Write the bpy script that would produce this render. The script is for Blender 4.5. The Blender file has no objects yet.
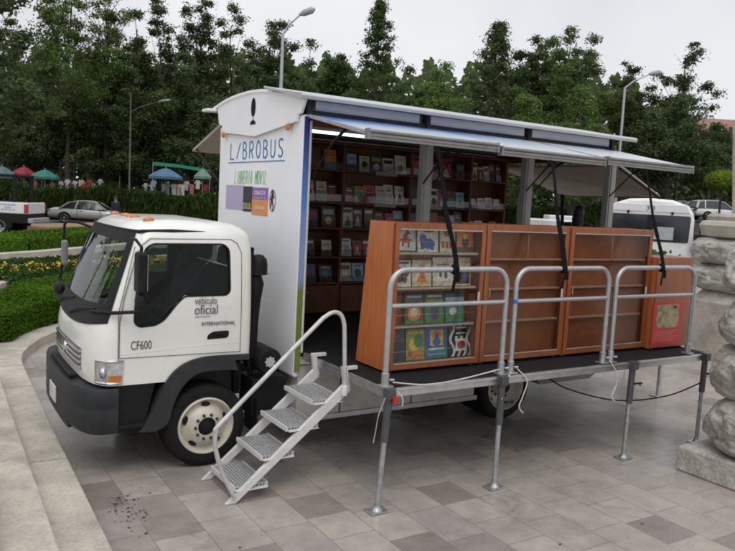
import bpy, bmesh, math, random
import numpy as np
from mathutils import Vector, Matrix, noise

random.seed(11)
RNG = np.random.default_rng(11)
SC = bpy.context.scene
COL = SC.collection
PI = math.pi

# ------------------------------------------------------------------ camera (solved from the photograph)
CAM = Vector((-2.4164, -6.5705, 2.6445))
YAW, PITCH, ROLL, FPX, PW, PH = 0.56339, 0.10210, 0.05197, 731.77, 735.0, 551.0
FWD = Vector((math.sin(YAW) * math.cos(PITCH), math.cos(YAW) * math.cos(PITCH), -math.sin(PITCH)))
_R = Vector((math.cos(YAW), -math.sin(YAW), 0.0))
_U = _R.cross(FWD)
RGT = _R * math.cos(ROLL) + _U * math.sin(ROLL)
UPV = -_R * math.sin(ROLL) + _U * math.cos(ROLL)
FLAT = Vector((math.sin(YAW), math.cos(YAW), 0.0))      # level direction into the scene
SIDE = Vector((math.cos(YAW), -math.sin(YAW), 0.0))     # level direction to the right


def ray(px, py):
    return FWD + RGT * ((px - PW / 2) / FPX) - UPV * ((py - PH / 2) / FPX)


def on_plane(px, py, axis, val):
    d = ray(px, py)
    t = (val - CAM[axis]) / d[axis]
    return CAM + d * t


def at_depth(px, py, dist):
    """point seen at a pixel, at a level distance into the scene"""
    d = ray(px, py)
    return CAM + d * (dist / d.dot(FLAT))


def height_at(px, py, dist):
    return at_depth(px, py, dist).z


def sstep(a, b, x):
    t = min(1.0, max(0.0, (x - a) / (b - a)))
    return t * t * (3 - 2 * t)


def ground_z(x, y):
    v = Vector((x, y, 0)) - Vector((CAM.x, CAM.y, 0))
    d, u = v.dot(FLAT), v.dot(SIDE)
    return 0.4 * sstep(21, 31, d) + 2.4 * sstep(28, 70, d) * sstep(4, 24, u)


def spot(px, dist):
    """ground point under a picture column at a level distance"""
    p = at_depth(px, 215, dist)
    return Vector((p.x, p.y, ground_z(p.x, p.y)))


cam_d = bpy.data.cameras.new('camera')
cam = bpy.data.objects.new('camera', cam_d)
COL.objects.link(cam)
cam.matrix_world = Matrix(((RGT.x, UPV.x, -FWD.x, CAM.x), (RGT.y, UPV.y, -FWD.y, CAM.y), (RGT.z, UPV.z, -FWD.z, CAM.z), (0, 0, 0, 1)))
cam_d.sensor_width = 36.0
cam_d.lens = FPX / PW * 36.0
cam_d.clip_end = 3000
cam_d.clip_start = 0.05
SC.camera = cam

# ------------------------------------------------------------------ light: an overcast day
world = bpy.data.worlds.new('World')
SC.world = world
world.use_nodes = True
nt = world.node_tree
nt.nodes.clear()
SUN_EL, SUN_AZ = math.radians(58), math.radians(205)
sky = nt.nodes.new('ShaderNodeTexSky')
sky.sky_type = 'NISHITA'
sky.sun_disc = False
sky.sun_elevation = SUN_EL
sky.sun_rotation = SUN_AZ
sky.air_density = 1.0
sky.dust_density = 3.0
geo = nt.nodes.new('ShaderNodeTexCoord')
cl = nt.nodes.new('ShaderNodeTexNoise')
cl.inputs['Scale'].default_value = 2.2
cl.inputs['Detail'].default_value = 4
cr = nt.nodes.new('ShaderNodeValToRGB')
cr.color_ramp.elements[0].color = (6.6, 6.72, 7.1, 1)
cr.color_ramp.elements[0].position = 0.3
cr.color_ramp.elements[1].color = (8.5, 8.53, 8.7, 1)
cr.color_ramp.elements[1].position = 0.7
mx = nt.nodes.new('ShaderNodeMixRGB')
mx.inputs[0].default_value = 0.95
bg = nt.nodes.new('ShaderNodeBackground')
bg.inputs['Strength'].default_value = 0.10
out = nt.nodes.new('ShaderNodeOutputWorld')
nt.links.new(geo.outputs['Generated'], cl.inputs['Vector'])
nt.links.new(cl.outputs['Fac'], cr.inputs['Fac'])
nt.links.new(sky.outputs['Color'], mx.inputs[1])
nt.links.new(cr.outputs['Color'], mx.inputs[2])
sxyz = nt.nodes.new('ShaderNodeSeparateXYZ')
nt.links.new(geo.outputs['Generated'], sxyz.inputs[0])
zr = nt.nodes.new('ShaderNodeMapRange')
zr.inputs['From Min'].default_value = 0.30
zr.inputs['From Max'].default_value = 1.0
zr.inputs['To Min'].default_value = 0.98
zr.inputs['To Max'].default_value = 1.5
nt.links.new(sxyz.outputs['Z'], zr.inputs['Value'])
mul = nt.nodes.new('ShaderNodeMixRGB')
mul.blend_type = 'MULTIPLY'
mul.inputs[0].default_value = 1.0
nt.links.new(mx.outputs['Color'], mul.inputs[1])
nt.links.new(zr.outputs['Result'], mul.inputs[2])
nt.links.new(mul.outputs['Color'], bg.inputs['Color'])
nt.links.new(bg.outputs['Background'], out.inputs['Surface'])

sd = bpy.data.lights.new('sun', 'SUN')
sd.energy = 0.9
sd.angle = math.radians(35)
sd.color = (1.0, 0.97, 0.92)
so = bpy.data.objects.new('sun', sd)
COL.objects.link(so)
sdir = Vector((math.sin(SUN_AZ) * math.cos(SUN_EL), math.cos(SUN_AZ) * math.cos(SUN_EL), math.sin(SUN_EL)))
so.rotation_euler = sdir.to_track_quat('Z', 'Y').to_euler()
so.location = (0, -10, 20)

SC.view_settings.view_transform = 'Standard'
SC.view_settings.look = 'None'
SC.view_settings.exposure = 0.20
SC.view_settings.gamma = 1.0
SC.view_settings.use_curve_mapping = False
SC.render.engine = 'CYCLES'
SC.cycles.filter_width = 1.9
SC.cycles.max_bounces = 8
SC.cycles.transparent_max_bounces = 16
SC.cycles.use_denoising = True

# ------------------------------------------------------------------ materials
MATS = {}


def new_mat(name):
    m = bpy.data.materials.new(name)
    m.use_nodes = True
    return m, m.node_tree, m.node_tree.nodes['Principled BSDF']


def mat(name, col, rough=0.5, metal=0.0, var=0.12, scale=6.0, bump=0.0, bscale=60.0, coat=0.0, spec=0.5, coords='Object', dirt=0.0, dcol=(0.1, 0.085, 0.07), grain=0.0, gscale=70.0):
    """a painted / solid surface: base colour broken by two scales of noise, optional grime patches and bump"""
    if name in MATS:
        return MATS[name]
    m, t, b = new_mat(name)
    tc = t.nodes.new('ShaderNodeTexCoord')
    n = t.nodes.new('ShaderNodeTexNoise')
    n.inputs['Scale'].default_value = scale
    n.inputs['Detail'].default_value = 6
    r = t.nodes.new('ShaderNodeValToRGB')
    r.color_ramp.elements[0].position = 0.3
    r.color_ramp.elements[1].position = 0.7
    r.color_ramp.elements[0].color = tuple(max(0, c * (1 - var)) for c in col) + (1,)
    r.color_ramp.elements[1].color = tuple(min(1, c * (1 + var)) for c in col) + (1,)
    t.links.new(tc.outputs[coords], n.inputs['Vector'])
    t.links.new(n.outputs['Fac'], r.inputs['Fac'])
    src = r.outputs['Color']
    if dirt > 0:
        n2 = t.nodes.new('ShaderNodeTexNoise')
        n2.inputs['Scale'].default_value = 2.3
        n2.inputs['Detail'].default_value = 8
        n2.inputs['Roughness'].default_value = 0.7
        r2 = t.nodes.new('ShaderNodeValToRGB')
        r2.color_ramp.elements[0].position = 0.48
        r2.color_ramp.elements[1].position = 0.75
        r2.color_ramp.elements[0].color = (0, 0, 0, 1)
        r2.color_ramp.elements[1].color = (dirt, dirt, dirt, 1)
        mixn = t.nodes.new('ShaderNodeMixRGB')
        mixn.inputs[2].default_value = dcol + (1,)
        t.links.new(tc.outputs[coords], n2.inputs['Vector'])
        t.links.new(n2.outputs['Fac'], r2.inputs['Fac'])
        t.links.new(r2.outputs['Color'], mixn.inputs[0])
        t.links.new(src, mixn.inputs[1])
        src = mixn.outputs['Color']
    if grain > 0:                          # fine speckle and small pits
        ng = t.nodes.new('ShaderNodeTexNoise')
        ng.inputs['Scale'].default_value = gscale
        ng.inputs['Detail'].default_value = 8
        ng.inputs['Roughness'].default_value = 0.75
        rg = t.nodes.new('ShaderNodeValToRGB')
        rg.color_ramp.elements[0].position = 0.34
        rg.color_ramp.elements[1].position = 0.62
        rg.color_ramp.elements[0].color = (1 - grain * 1.6,) * 3 + (1,)
        rg.color_ramp.elements[1].color = (1 + grain * 0.5,) * 3 + (1,)
        mg = t.nodes.new('ShaderNodeMixRGB')
        mg.blend_type = 'MULTIPLY'
        mg.inputs[0].default_value = 1
        t.links.new(tc.outputs[coords], ng.inputs['Vector'])
        t.links.new(ng.outputs['Fac'], rg.inputs['Fac'])
        t.links.new(src, mg.inputs[1])
        t.links.new(rg.outputs['Color'], mg.inputs[2])
        src = mg.outputs['Color']
    t.links.new(src, b.inputs['Base Color'])
    b.inputs['Roughness'].default_value = rough
    b.inputs['Metallic'].default_value = metal
    b.inputs['Coat Weight'].default_value = coat
    b.inputs['Specular IOR Level'].default_value = spec
    rr = t.nodes.new('ShaderNodeMapRange')
    rr.inputs['To Min'].default_value = max(0.03, rough - 0.08)
    rr.inputs['To Max'].default_value = min(1, rough + 0.1)
    t.links.new(n.outputs['Fac'], rr.inputs['Value'])
    t.links.new(rr.outputs['Result'], b.inputs['Roughness'])
    if bump > 0:
        n3 = t.nodes.new('ShaderNodeTexNoise')
        n3.inputs['Scale'].default_value = bscale
        n3.inputs['Detail'].default_value = 5
        bp = t.nodes.new('ShaderNodeBump')
        bp.inputs['Strength'].default_value = bump
        bp.inputs['Distance'].default_value = 0.02
        t.links.new(tc.outputs[coords], n3.inputs['Vector'])
        t.links.new(n3.outputs['Fac'], bp.inputs['Height'])
        t.links.new(bp.outputs['Normal'], b.inputs['Normal'])
    MATS[name] = m
    return m


def glass_mat(name, tint=(1, 1, 1), rough=0.02, ior=1.5, dark=0.0):
    """thin pane: see-through with a mirror share that grows at grazing angles"""
    if name in MATS:
        return MATS[name]
    m, t, b = new_mat(name)
    t.nodes.remove(b)
    o = t.nodes['Material Output']
    tr = t.nodes.new('ShaderNodeBsdfTransparent')
    tr.inputs['Color'].default_value = tint + (1,)
    gl = t.nodes.new('ShaderNodeBsdfGlossy')
    gl.inputs['Roughness'].default_value = rough
    lw = t.nodes.new('ShaderNodeLayerWeight')
    lw.inputs['Blend'].default_value = 0.5
    pw = t.nodes.new('ShaderNodeMath'); pw.operation = 'POWER'; pw.inputs[1].default_value = 5.0
    t.links.new(lw.outputs['Facing'], pw.inputs[0])
    r0 = ((ior - 1) / (ior + 1)) ** 2
    fr = t.nodes.new('ShaderNodeMath'); fr.operation = 'MULTIPLY_ADD'; fr.inputs[1].default_value = 1 - r0; fr.inputs[2].default_value = r0
    t.links.new(pw.outputs[0], fr.inputs[0])
    ms = t.nodes.new('ShaderNodeMixShader')
    t.links.new(fr.outputs[0], ms.inputs[0])
    t.links.new(tr.outputs[0], ms.inputs[1])
    t.links.new(gl.outputs[0], ms.inputs[2])
    t.links.new(ms.outputs[0], o.inputs['Surface'])
    MATS[name] = m
    return m


def leaf_mat(name, lo, hi, trans=0.25, hue=0.0):
    """foliage: each leaf its own tone, broad light and dark clumps, some light coming through"""
    if name in MATS:
        return MATS[name]
    m, t, b = new_mat(name)
    t.nodes.remove(b)
    o = t.nodes['Material Output']
    g = t.nodes.new('ShaderNodeNewGeometry')
    oi = t.nodes.new('ShaderNodeObjectInfo')
    tc = t.nodes.new('ShaderNodeTexCoord')
    n = t.nodes.new('ShaderNodeTexNoise')
    n.inputs['Scale'].default_value = 0.55
    n.inputs['Detail'].default_value = 3
    t.links.new(tc.outputs['Object'], n.inputs['Vector'])
    a = t.nodes.new('ShaderNodeMath'); a.operation = 'MULTIPLY_ADD'
    a.inputs[1].default_value = 0.5
    t.links.new(g.outputs['Random Per Island'], a.inputs[0])
    a2 = t.nodes.new('ShaderNodeMath'); a2.operation = 'MULTIPLY_ADD'
    a2.inputs[1].default_value = 0.9
    a2.inputs[2].default_value = -0.32
    t.links.new(n.outputs['Fac'], a2.inputs[0])
    t.links.new(a2.outputs[0], a.inputs[2])
    a3 = t.nodes.new('ShaderNodeMath'); a3.operation = 'MULTIPLY_ADD'
    a3.inputs[1].default_value = 0.3
    t.links.new(oi.outputs['Random'], a3.inputs[0])
    t.links.new(a.outputs[0], a3.inputs[2])
    r = t.nodes.new('ShaderNodeValToRGB')
    r.color_ramp.elements[0].position = 0.1
    r.color_ramp.elements[1].position = 0.95
    r.color_ramp.elements[0].color = lo + (1,)
    r.color_ramp.elements[1].color = hi + (1,)
    t.links.new(a3.outputs[0], r.inputs['Fac'])
    df = t.nodes.new('ShaderNodeBsdfDiffuse')
    tl = t.nodes.new('ShaderNodeBsdfTranslucent')
    ms = t.nodes.new('ShaderNodeMixShader')
    ms.inputs[0].default_value = trans
    t.links.new(r.outputs['Color'], df.inputs['Color'])
    t.links.new(r.outputs['Color'], tl.inputs['Color'])
    t.links.new(df.outputs[0], ms.inputs[1])
    t.links.new(tl.outputs[0], ms.inputs[2])
    t.links.new(ms.outputs[0], o.inputs['Surface'])
    MATS[name] = m
    return m


def emit_mat(name, col, strength):
    m, t, b = new_mat(name)
    b.inputs['Base Color'].default_value = col + (1,)
    b.inputs['Emission Color'].default_value = col + (1,)
    b.inputs['Emission Strength'].default_value = strength
    MATS[name] = m
    return m


# ------------------------------------------------------------------ mesh builder
class MB:
    def __init__(self):
        self.v, self.f, self.mi, self.g = [], [], [], []

    def add(self, vs, fs, mi=0):
        o = len(self.v)
        self.g.append((len(self.v), len(self.f)))
        self.v += [tuple(p) for p in vs]
        self.f += [tuple(i + o for i in q) for q in fs]
        self.mi += [mi] * len(fs)
        return self

    def box(self, x0, x1, y0, y1, z0, z1, mi=0):
        vs = [(x, y, z) for z in (z0, z1) for y in (y0, y1) for x in (x0, x1)]
        return self.add(vs, [(0, 2, 3, 1), (4, 5, 7, 6), (0, 1, 5, 4), (2, 6, 7, 3), (0, 4, 6, 2), (1, 3, 7, 5)], mi)

    def beam(self, a, b, w, h, up=(0, 0, 1), mi=0):
        a, b = Vector(a), Vector(b)
        d = (b - a).normalized()
        s = d.cross(Vector(up))
        if s.length < 1e-4:
            s = d.cross(Vector((1, 0, 0)))
        s.normalize()
        u = s.cross(d)
        vs = []
        for p in (a, b):
            for i, j in ((-1, -1), (1, -1), (1, 1), (-1, 1)):
                vs.append(p + s * (w / 2 * i) + u * (h / 2 * j))
        return self.add(vs, [(0, 3, 2, 1), (4, 5, 6, 7), (0, 1, 5, 4), (1, 2, 6, 5), (2, 3, 7, 6), (3, 0, 4, 7)], mi)

    def tube(self, pts, r, n=10, mi=0, cap=True):
        pts = [Vector(p) for p in pts]
        rs = r if isinstance(r, (list, tuple)) else [r] * len(pts)
        vs, fs = [], []
        ref = None
        for i, p in enumerate(pts):
            d = (pts[min(i + 1, len(pts) - 1)] - pts[max(i - 1, 0)]).normalized()
            if ref is None:
                ref = d.orthogonal().normalized()
            else:
                ref = ref - d * ref.dot(d)
                ref = ref.normalized() if ref.length > 1e-5 else d.orthogonal().normalized()
            b = d.cross(ref)
            for k in range(n):
                a = 2 * PI * k / n
                vs.append(p + (ref * math.cos(a) + b * math.sin(a)) * rs[i])
        for i in range(len(pts) - 1):
            for k in range(n):
                fs.append((i * n + k, i * n + (k + 1) % n, (i + 1) * n + (k + 1) % n, (i + 1) * n + k))
        if cap:
            fs.append(tuple(reversed(range(n))))
            fs.append(tuple(range((len(pts) - 1) * n, len(pts) * n)))
        return self.add(vs, fs, mi)

    def prism(self, poly, fn, d0, d1, mi=0, side=None):
        """polygon in two coordinates, pushed between d0 and d1; fn(a, b, d) gives the point"""
        n = len(poly)
        vs = [fn(a, b, d0) for a, b in poly] + [fn(a, b, d1) for a, b in poly]
        fs = [tuple(range(n))[::-1], tuple(range(n, 2 * n))]
        self.add(vs, fs, mi)
        o = len(self.v) - 2 * n
        for k in range(n):
            self.f.append((o + k, o + (k + 1) % n, o + n + (k + 1) % n, o + n + k))
            self.mi.append(mi if side is None else side)
        return self

    def lathe(self, prof, c, axis, n=32, mi=0, a0=0.0, a1=2 * PI):
        """profile of (radius, distance along axis)"""
        c, ax = Vector(c), Vector(axis).normalized()
        e1 = ax.orthogonal().normalized()
        if abs(ax.z) < 0.9:
            e1 = ax.cross(Vector((0, 0, 1))).normalized()
        e2 = ax.cross(e1)
        full = abs(a1 - a0 - 2 * PI) < 1e-6
        m = n if full else n + 1
        vs, fs = [], []
        for r, h in prof:
            for k in range(m):
                a = a0 + (a1 - a0) * k / n
                vs.append(c + ax * h + (e1 * math.cos(a) + e2 * math.sin(a)) * r)
        for i in range(len(prof) - 1):
            for k in range(n):
                k2 = (k + 1) % m
                fs.append((i * m + k, i * m + k2, (i + 1) * m + k2, (i + 1) * m + k))
        return self.add(vs, fs, mi)

    def grid(self, fn, nu, nv, mi=0, wrap=False):
        vs = [fn(i / nu, j / nv) for j in range(nv + 1) for i in range(nu + 1)]
        fs = [(j * (nu + 1) + i, j * (nu + 1) + i + 1, (j + 1) * (nu + 1) + i + 1, (j + 1) * (nu + 1) + i) for j in range(nv) for i in range(nu)]
        return self.add(vs, fs, mi)

    def ball(self, c, rx, ry, rz, n=12, m=8, mi=0):
        vs, fs = [], []
        for j in range(m + 1):
            th = PI * j / m
            for i in range(n):
                ph = 2 * PI * i / n
                vs.append((c[0] + rx * math.sin(th) * math.cos(ph), c[1] + ry * math.sin(th) * math.sin(ph), c[2] + rz * math.cos(th)))
        for j in range(m):
            for i in range(n):
                fs.append((j * n + i, (j + 1) * n + i, (j + 1) * n + (i + 1) % n, j * n + (i + 1) % n))
        return self.add(vs, fs, mi)

    def each(self, name, mats, parent=None, **kw):
        """every added piece becomes an object of its own"""
        ends = self.g[1:] + [(len(self.v), len(self.f))]
        res = []
        for (v0, f0), (v1, f1) in zip(self.g, ends):
            b = MB()
            b.v = self.v[v0:v1]
            b.f = [tuple(i - v0 for i in q) for q in self.f[f0:f1]]
            b.mi = self.mi[f0:f1]
            res.append(b.build(name, mats, parent, **kw))
        return res

    def moved(self, M):
        self.v = [tuple(M @ Vector(p)) for p in self.v]
        return self

    def build(self, name, mats, parent=None, smooth=False, bevel=0.0, local=False, seg=2, fix=True):
        me = bpy.data.meshes.new(name)
        me.from_pydata(self.v, [], self.f)
        if not isinstance(mats, (list, tuple)):
            mats = [mats]
        for m in mats:
            me.materials.append(m)
        me.polygons.foreach_set('material_index', self.mi)
        if fix:
            bm = bmesh.new()
            bm.from_mesh(me)
            bmesh.ops.remove_doubles(bm, verts=bm.verts, dist=1e-6)
            bmesh.ops.recalc_face_normals(bm, faces=bm.faces)
            bm.to_mesh(me)
            bm.free()
        if smooth:
            me.polygons.foreach_set('use_smooth', [True] * len(me.polygons))
            try:
                me.set_sharp_from_angle(angle=math.radians(38 if smooth is True else smooth))
            except Exception:
                pass
        me.update()
        o = link(name, me, parent, local)
        if bevel > 0:
            b = o.modifiers.new('bevel', 'BEVEL')
            b.width = bevel
            b.segments = seg
            b.limit_method = 'ANGLE'
            b.angle_limit = math.radians(40)
            b.harden_normals = False
        return o


def link(name, me, parent=None, local=False):
    o = bpy.data.objects.new(name, me)
    COL.objects.link(o)
    if parent is not None:
        o.parent = parent
        if not local and parent.parent is None and parent.type == 'EMPTY':
            o.location = -Vector(parent.location)
    return o


def thing(name, label, cat, loc=(0, 0, 0), rot=0.0, group=None):
    o = bpy.data.objects.new(name, None)
    o.empty_display_size = 0.2
    COL.objects.link(o)
    o.location = loc
    o.rotation_euler = (0, 0, rot)
    o['label'] = label
    o['category'] = cat
    if group:
        o['group'] = group
    return o


def tag(o, label, cat, group=None, kind=None):
    o['label'] = label
    o['category'] = cat
    if group:
        o['group'] = group
    if kind:
        o['kind'] = kind
    return o


def structure(o, label, cat):
    o['kind'] = 'structure'
    o['label'] = label
    o['category'] = cat
    return o


def dup(root, loc, rot, label, scale=None, group=None):
    r = root.copy()
    COL.objects.link(r)
    r.location = loc
    r.rotation_euler = (0, 0, rot)
    if scale is not None:
        r.scale = scale if isinstance(scale, (tuple, list)) else (scale,) * 3
    r['label'] = label
    if group:
        r['group'] = group
    for ch in root.children:
        c = ch.copy()
        COL.objects.link(c)
        c.parent = r
        for gch in ch.children:
            d = gch.copy()
            COL.objects.link(d)
            d.parent = c
    return r


def boolean(o, cutters, op='DIFFERENCE'):
    """cut the mesh of o with cutter objects (which are then removed)"""
    for c in cutters:
        md = o.modifiers.new('cut', 'BOOLEAN')
        md.operation = op
        md.object = c
        md.solver = 'EXACT'
    bpy.context.view_layer.update()
    dg = bpy.context.evaluated_depsgraph_get()
    me = bpy.data.meshes.new_from_object(o.evaluated_get(dg))
    o.modifiers.clear()
    o.data = me
    for c in cutters:
        d = c.data
        bpy.data.objects.remove(c)
        bpy.data.meshes.remove(d)
    return o


def arc(c, r, a0, a1, n, e1, e2):
    c, e1, e2 = Vector(c), Vector(e1), Vector(e2)
    return [c + (e1 * math.cos(a0 + (a1 - a0) * k / n) + e2 * math.sin(a0 + (a1 - a0) * k / n)) * r for k in range(n + 1)]


def rounded(poly, r, n=4):
    """round the corners of a closed 2-D polygon"""
    out = []
    m = len(poly)
    for i in range(m):
        p, a, b = Vector(poly[i]), Vector(poly[i - 1]), Vector(poly[(i + 1) % m])
        da, db = (a - p), (b - p)
        rr = min(r, da.length * 0.45, db.length * 0.45)
        q0, q1 = p + da.normalized() * rr, p + db.normalized() * rr
        for k in range(n + 1):
            t = k / n
            out.append(tuple(q0 * (1 - t) ** 2 + p * (2 * t * (1 - t)) + q1 * t * t))
    return out


def spline(pts, k=8):
    P_ = [Vector(p) for p in pts]
    out = []
    for i in range(len(P_) - 1):
        p0, p1, p2, p3 = P_[max(i - 1, 0)], P_[i], P_[i + 1], P_[min(i + 2, len(P_) - 1)]
        for q in range(k):
            t = q / k
            out.append(0.5 * ((2 * p1) + (p2 - p0) * t + (2 * p0 - 5 * p1 + 4 * p2 - p3) * t * t + (3 * p1 - p0 - 3 * p2 + p3) * t ** 3))
    out.append(P_[-1])
    return out


def densify(poly, step=0.04):
    out = []
    for i in range(len(poly)):
        a, b = Vector(poly[i]), Vector(poly[(i + 1) % len(poly)])
        k = max(1, int((b - a).length / step))
        out += [tuple(a.lerp(b, q / k)) for q in range(k)]
    return out


def text_mesh(s, width, height, depth=0.002, shear=0.0):
    cu = bpy.data.curves.new('t', 'FONT')
    cu.body = s
    cu.extrude = 0.004
    cu.shear = shear
    cu.resolution_u = 3
    ob = bpy.data.objects.new('t', cu)
    COL.objects.link(ob)
    bpy.context.view_layer.update()
    dg = bpy.context.evaluated_depsgraph_get()
    me = bpy.data.meshes.new_from_object(ob.evaluated_get(dg))
    v = np.array([tuple(p.co) for p in me.vertices])
    f = [tuple(p.vertices) for p in me.polygons]
    bpy.data.objects.remove(ob)
    bpy.data.curves.remove(cu)
    bpy.data.meshes.remove(me)
    lo, hi = v.min(0), v.max(0)
    v = (v - lo) / np.maximum(hi - lo, 1e-6)
    v = v * np.array([width, height, depth])
    return v, f


def lettering(name, s, origin, ex, ey, width, height, m, parent, depth=0.002, shear=0.0, local=False):
    v, f = text_mesh(s, width, height, depth, shear)
    ex, ey = Vector(ex), Vector(ey)
    ez = ex.cross(ey)
    o = Vector(origin)
    b = MB()
    b.add([o + ex * p[0] + ey * p[1] + ez * (p[2] + 0.001) for p in v], f)
    return b.build(name, m, parent, local=local, fix=False)


def cards(name, cen, nor, size, m, parent=None, local=False, aspect=0.55, jitter=0.6, up=None):
    """many leaf-sized quads; cen (n,3), nor (n,3), size (n,)"""
    n = len(cen)
    nor = nor + RNG.normal(0, jitter, nor.shape)
    nor /= np.linalg.norm(nor, axis=1)[:, None] + 1e-9
    if up is None:
        rv = RNG.normal(0, 1, (n, 3))
    else:
        rv = np.tile(np.array(up, float), (n, 1)) + RNG.normal(0, 0.25, (n, 3))
    t = rv - nor * np.sum(rv * nor, 1)[:, None]
    t /= np.linalg.norm(t, axis=1)[:, None] + 1e-9
    b = np.cross(nor, t)
    L = (size * 0.5)[:, None]
    Wd = (size * 0.5 * aspect)[:, None]
    vs = np.stack([cen - t * L, cen + b * Wd, cen + t * L, cen - b * Wd], 1).reshape(-1, 3)
    me = bpy.data.meshes.new(name)
    me.vertices.add(n * 4)
    me.vertices.foreach_set('co', vs.astype(np.float32).ravel())
    me.loops.add(n * 4)
    me.loops.foreach_set('vertex_index', np.arange(n * 4, dtype=np.int32))
    me.polygons.add(n)
    me.polygons.foreach_set('loop_start', np.arange(0, n * 4, 4, dtype=np.int32))
    me.polygons.foreach_set('loop_total', np.full(n, 4, dtype=np.int32))
    me.materials.append(m)
    me.update(calc_edges=True)
    return link(name, me, parent, local)
# ================================================================== GROUND, STEPS, PLANTERS
def stone_paving(name):
    m, t, b = new_mat(name)
    tc = t.nodes.new('ShaderNodeTexCoord')
    sp = t.nodes.new('ShaderNodeSeparateXYZ')
    cb = t.nodes.new('ShaderNodeCombineXYZ')
    t.links.new(tc.outputs['Object'], sp.inputs[0])
    ax = t.nodes.new('ShaderNodeMath'); ax.operation = 'ADD'; ax.inputs[1].default_value = 100 * 0.405 + 0.46
    ay = t.nodes.new('ShaderNodeMath'); ay.operation = 'ADD'; ay.inputs[1].default_value = 100 * 0.58 + 0.92
    t.links.new(sp.outputs['X'], ax.inputs[0])
    t.links.new(sp.outputs['Y'], ay.inputs[0])
    t.links.new(ay.outputs[0], cb.inputs['X'])
    t.links.new(ax.outputs[0], cb.inputs['Y'])
    br = t.nodes.new('ShaderNodeTexBrick')
    br.offset = 0.37
    br.squash = 0.72
    br.squash_frequency = 3
    br.inputs['Scale'].default_value = 1.0
    br.inputs['Brick Width'].default_value = 0.58
    br.inputs['Row Height'].default_value = 0.405
    br.inputs['Mortar Size'].default_value = 0.0045
    br.inputs['Mortar Smooth'].default_value = 0.3
    br.inputs['Color1'].default_value = (0, 0, 0, 1)
    br.inputs['Color2'].default_value = (1, 1, 1, 1)
    br.inputs['Mortar'].default_value = (0.5, 0.5, 0.5, 1)
    t.links.new(cb.outputs[0], br.inputs['Vector'])
    tone = t.nodes.new('ShaderNodeValToRGB')
    el = tone.color_ramp.elements
    el[0].position = 0.0; el[0].color = (0.265, 0.225, 0.21, 1)
    el[1].position = 1.0; el[1].color = (0.44, 0.40, 0.358, 1)
    for p, c in ((0.10, (0.29, 0.252, 0.233, 1)), (0.2, (0.355, 0.323, 0.302, 1)), (0.55, (0.41, 0.372, 0.335, 1)), (0.82, (0.385, 0.345, 0.31, 1))):
        e = el.new(p); e.color = c
    t.links.new(br.outputs['Color'], tone.inputs['Fac'])
    # mottling, worn veins and stains
    n1 = t.nodes.new('ShaderNodeTexNoise'); n1.inputs['Scale'].default_value = 5.0; n1.inputs['Detail'].default_value = 9; n1.inputs['Roughness'].default_value = 0.68
    t.links.new(tc.outputs['Object'], n1.inputs['Vector'])
    r1 = t.nodes.new('ShaderNodeValToRGB'); r1.color_ramp.elements[0].position = 0.3; r1.color_ramp.elements[1].position = 0.72
    r1.color_ramp.elements[0].color = (0.80, 0.79, 0.78, 1); r1.color_ramp.elements[1].color = (1.12, 1.12, 1.13, 1)
    t.links.new(n1.outputs['Fac'], r1.inputs['Fac'])
    mu = t.nodes.new('ShaderNodeMixRGB'); mu.blend_type = 'MULTIPLY'; mu.inputs[0].default_value = 1
    t.links.new(tone.outputs['Color'], mu.inputs[1]); t.links.new(r1.outputs['Color'], mu.inputs[2])
    n2 = t.nodes.new('ShaderNodeTexNoise'); n2.inputs['Scale'].default_value = 0.7; n2.inputs['Detail'].default_value = 6; n2.inputs['Roughness'].default_value = 0.6
    t.links.new(tc.outputs['Object'], n2.inputs['Vector'])
    r2 = t.nodes.new('ShaderNodeValToRGB'); r2.color_ramp.elements[0].position = 0.36; r2.color_ramp.elements[1].position = 0.62
    r2.color_ramp.elements[0].color = (0.86, 0.86, 0.87, 1); r2.color_ramp.elements[1].color = (1.06, 1.05, 1.04, 1)
    t.links.new(n2.outputs['Fac'], r2.inputs['Fac'])
    mu2 = t.nodes.new('ShaderNodeMixRGB'); mu2.blend_type = 'MULTIPLY'; mu2.inputs[0].default_value = 1
    t.links.new(mu.outputs['Color'], mu2.inputs[1]); t.links.new(r2.outputs['Color'], mu2.inputs[2])
    # small dark spots
    n4 = t.nodes.new('ShaderNodeTexNoise'); n4.inputs['Scale'].default_value = 26; n4.inputs['Detail'].default_value = 4
    t.links.new(tc.outputs['Object'], n4.inputs['Vector'])
    r4 = t.nodes.new('ShaderNodeValToRGB'); r4.color_ramp.elements[0].position = 0.68; r4.color_ramp.elements[1].position = 0.76
    r4.color_ramp.elements[0].color = (0, 0, 0, 1); r4.color_ramp.elements[1].color = (0.6, 0.6, 0.6, 1)
    t.links.new(n4.outputs['Fac'], r4.inputs['Fac'])
    mu4 = t.nodes.new('ShaderNodeMixRGB'); mu4.inputs[2].default_value = (0.09, 0.075, 0.065, 1)
    t.links.new(r4.outputs['Color'], mu4.inputs[0]); t.links.new(mu2.outputs['Color'], mu4.inputs[1])
    n5 = t.nodes.new('ShaderNodeTexNoise'); n5.inputs['Scale'].default_value = 55; n5.inputs['Detail'].default_value = 9; n5.inputs['Roughness'].default_value = 0.8
    t.links.new(tc.outputs['Object'], n5.inputs['Vector'])
    r5 = t.nodes.new('ShaderNodeValToRGB'); r5.color_ramp.elements[0].position = 0.36; r5.color_ramp.elements[1].position = 0.62
    r5.color_ramp.elements[0].color = (0.84, 0.835, 0.83, 1); r5.color_ramp.elements[1].color = (1.07, 1.07, 1.07, 1)
    t.links.new(n5.outputs['Fac'], r5.inputs['Fac'])
    mu5 = t.nodes.new('ShaderNodeMixRGB'); mu5.blend_type = 'MULTIPLY'; mu5.inputs[0].default_value = 1
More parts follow.
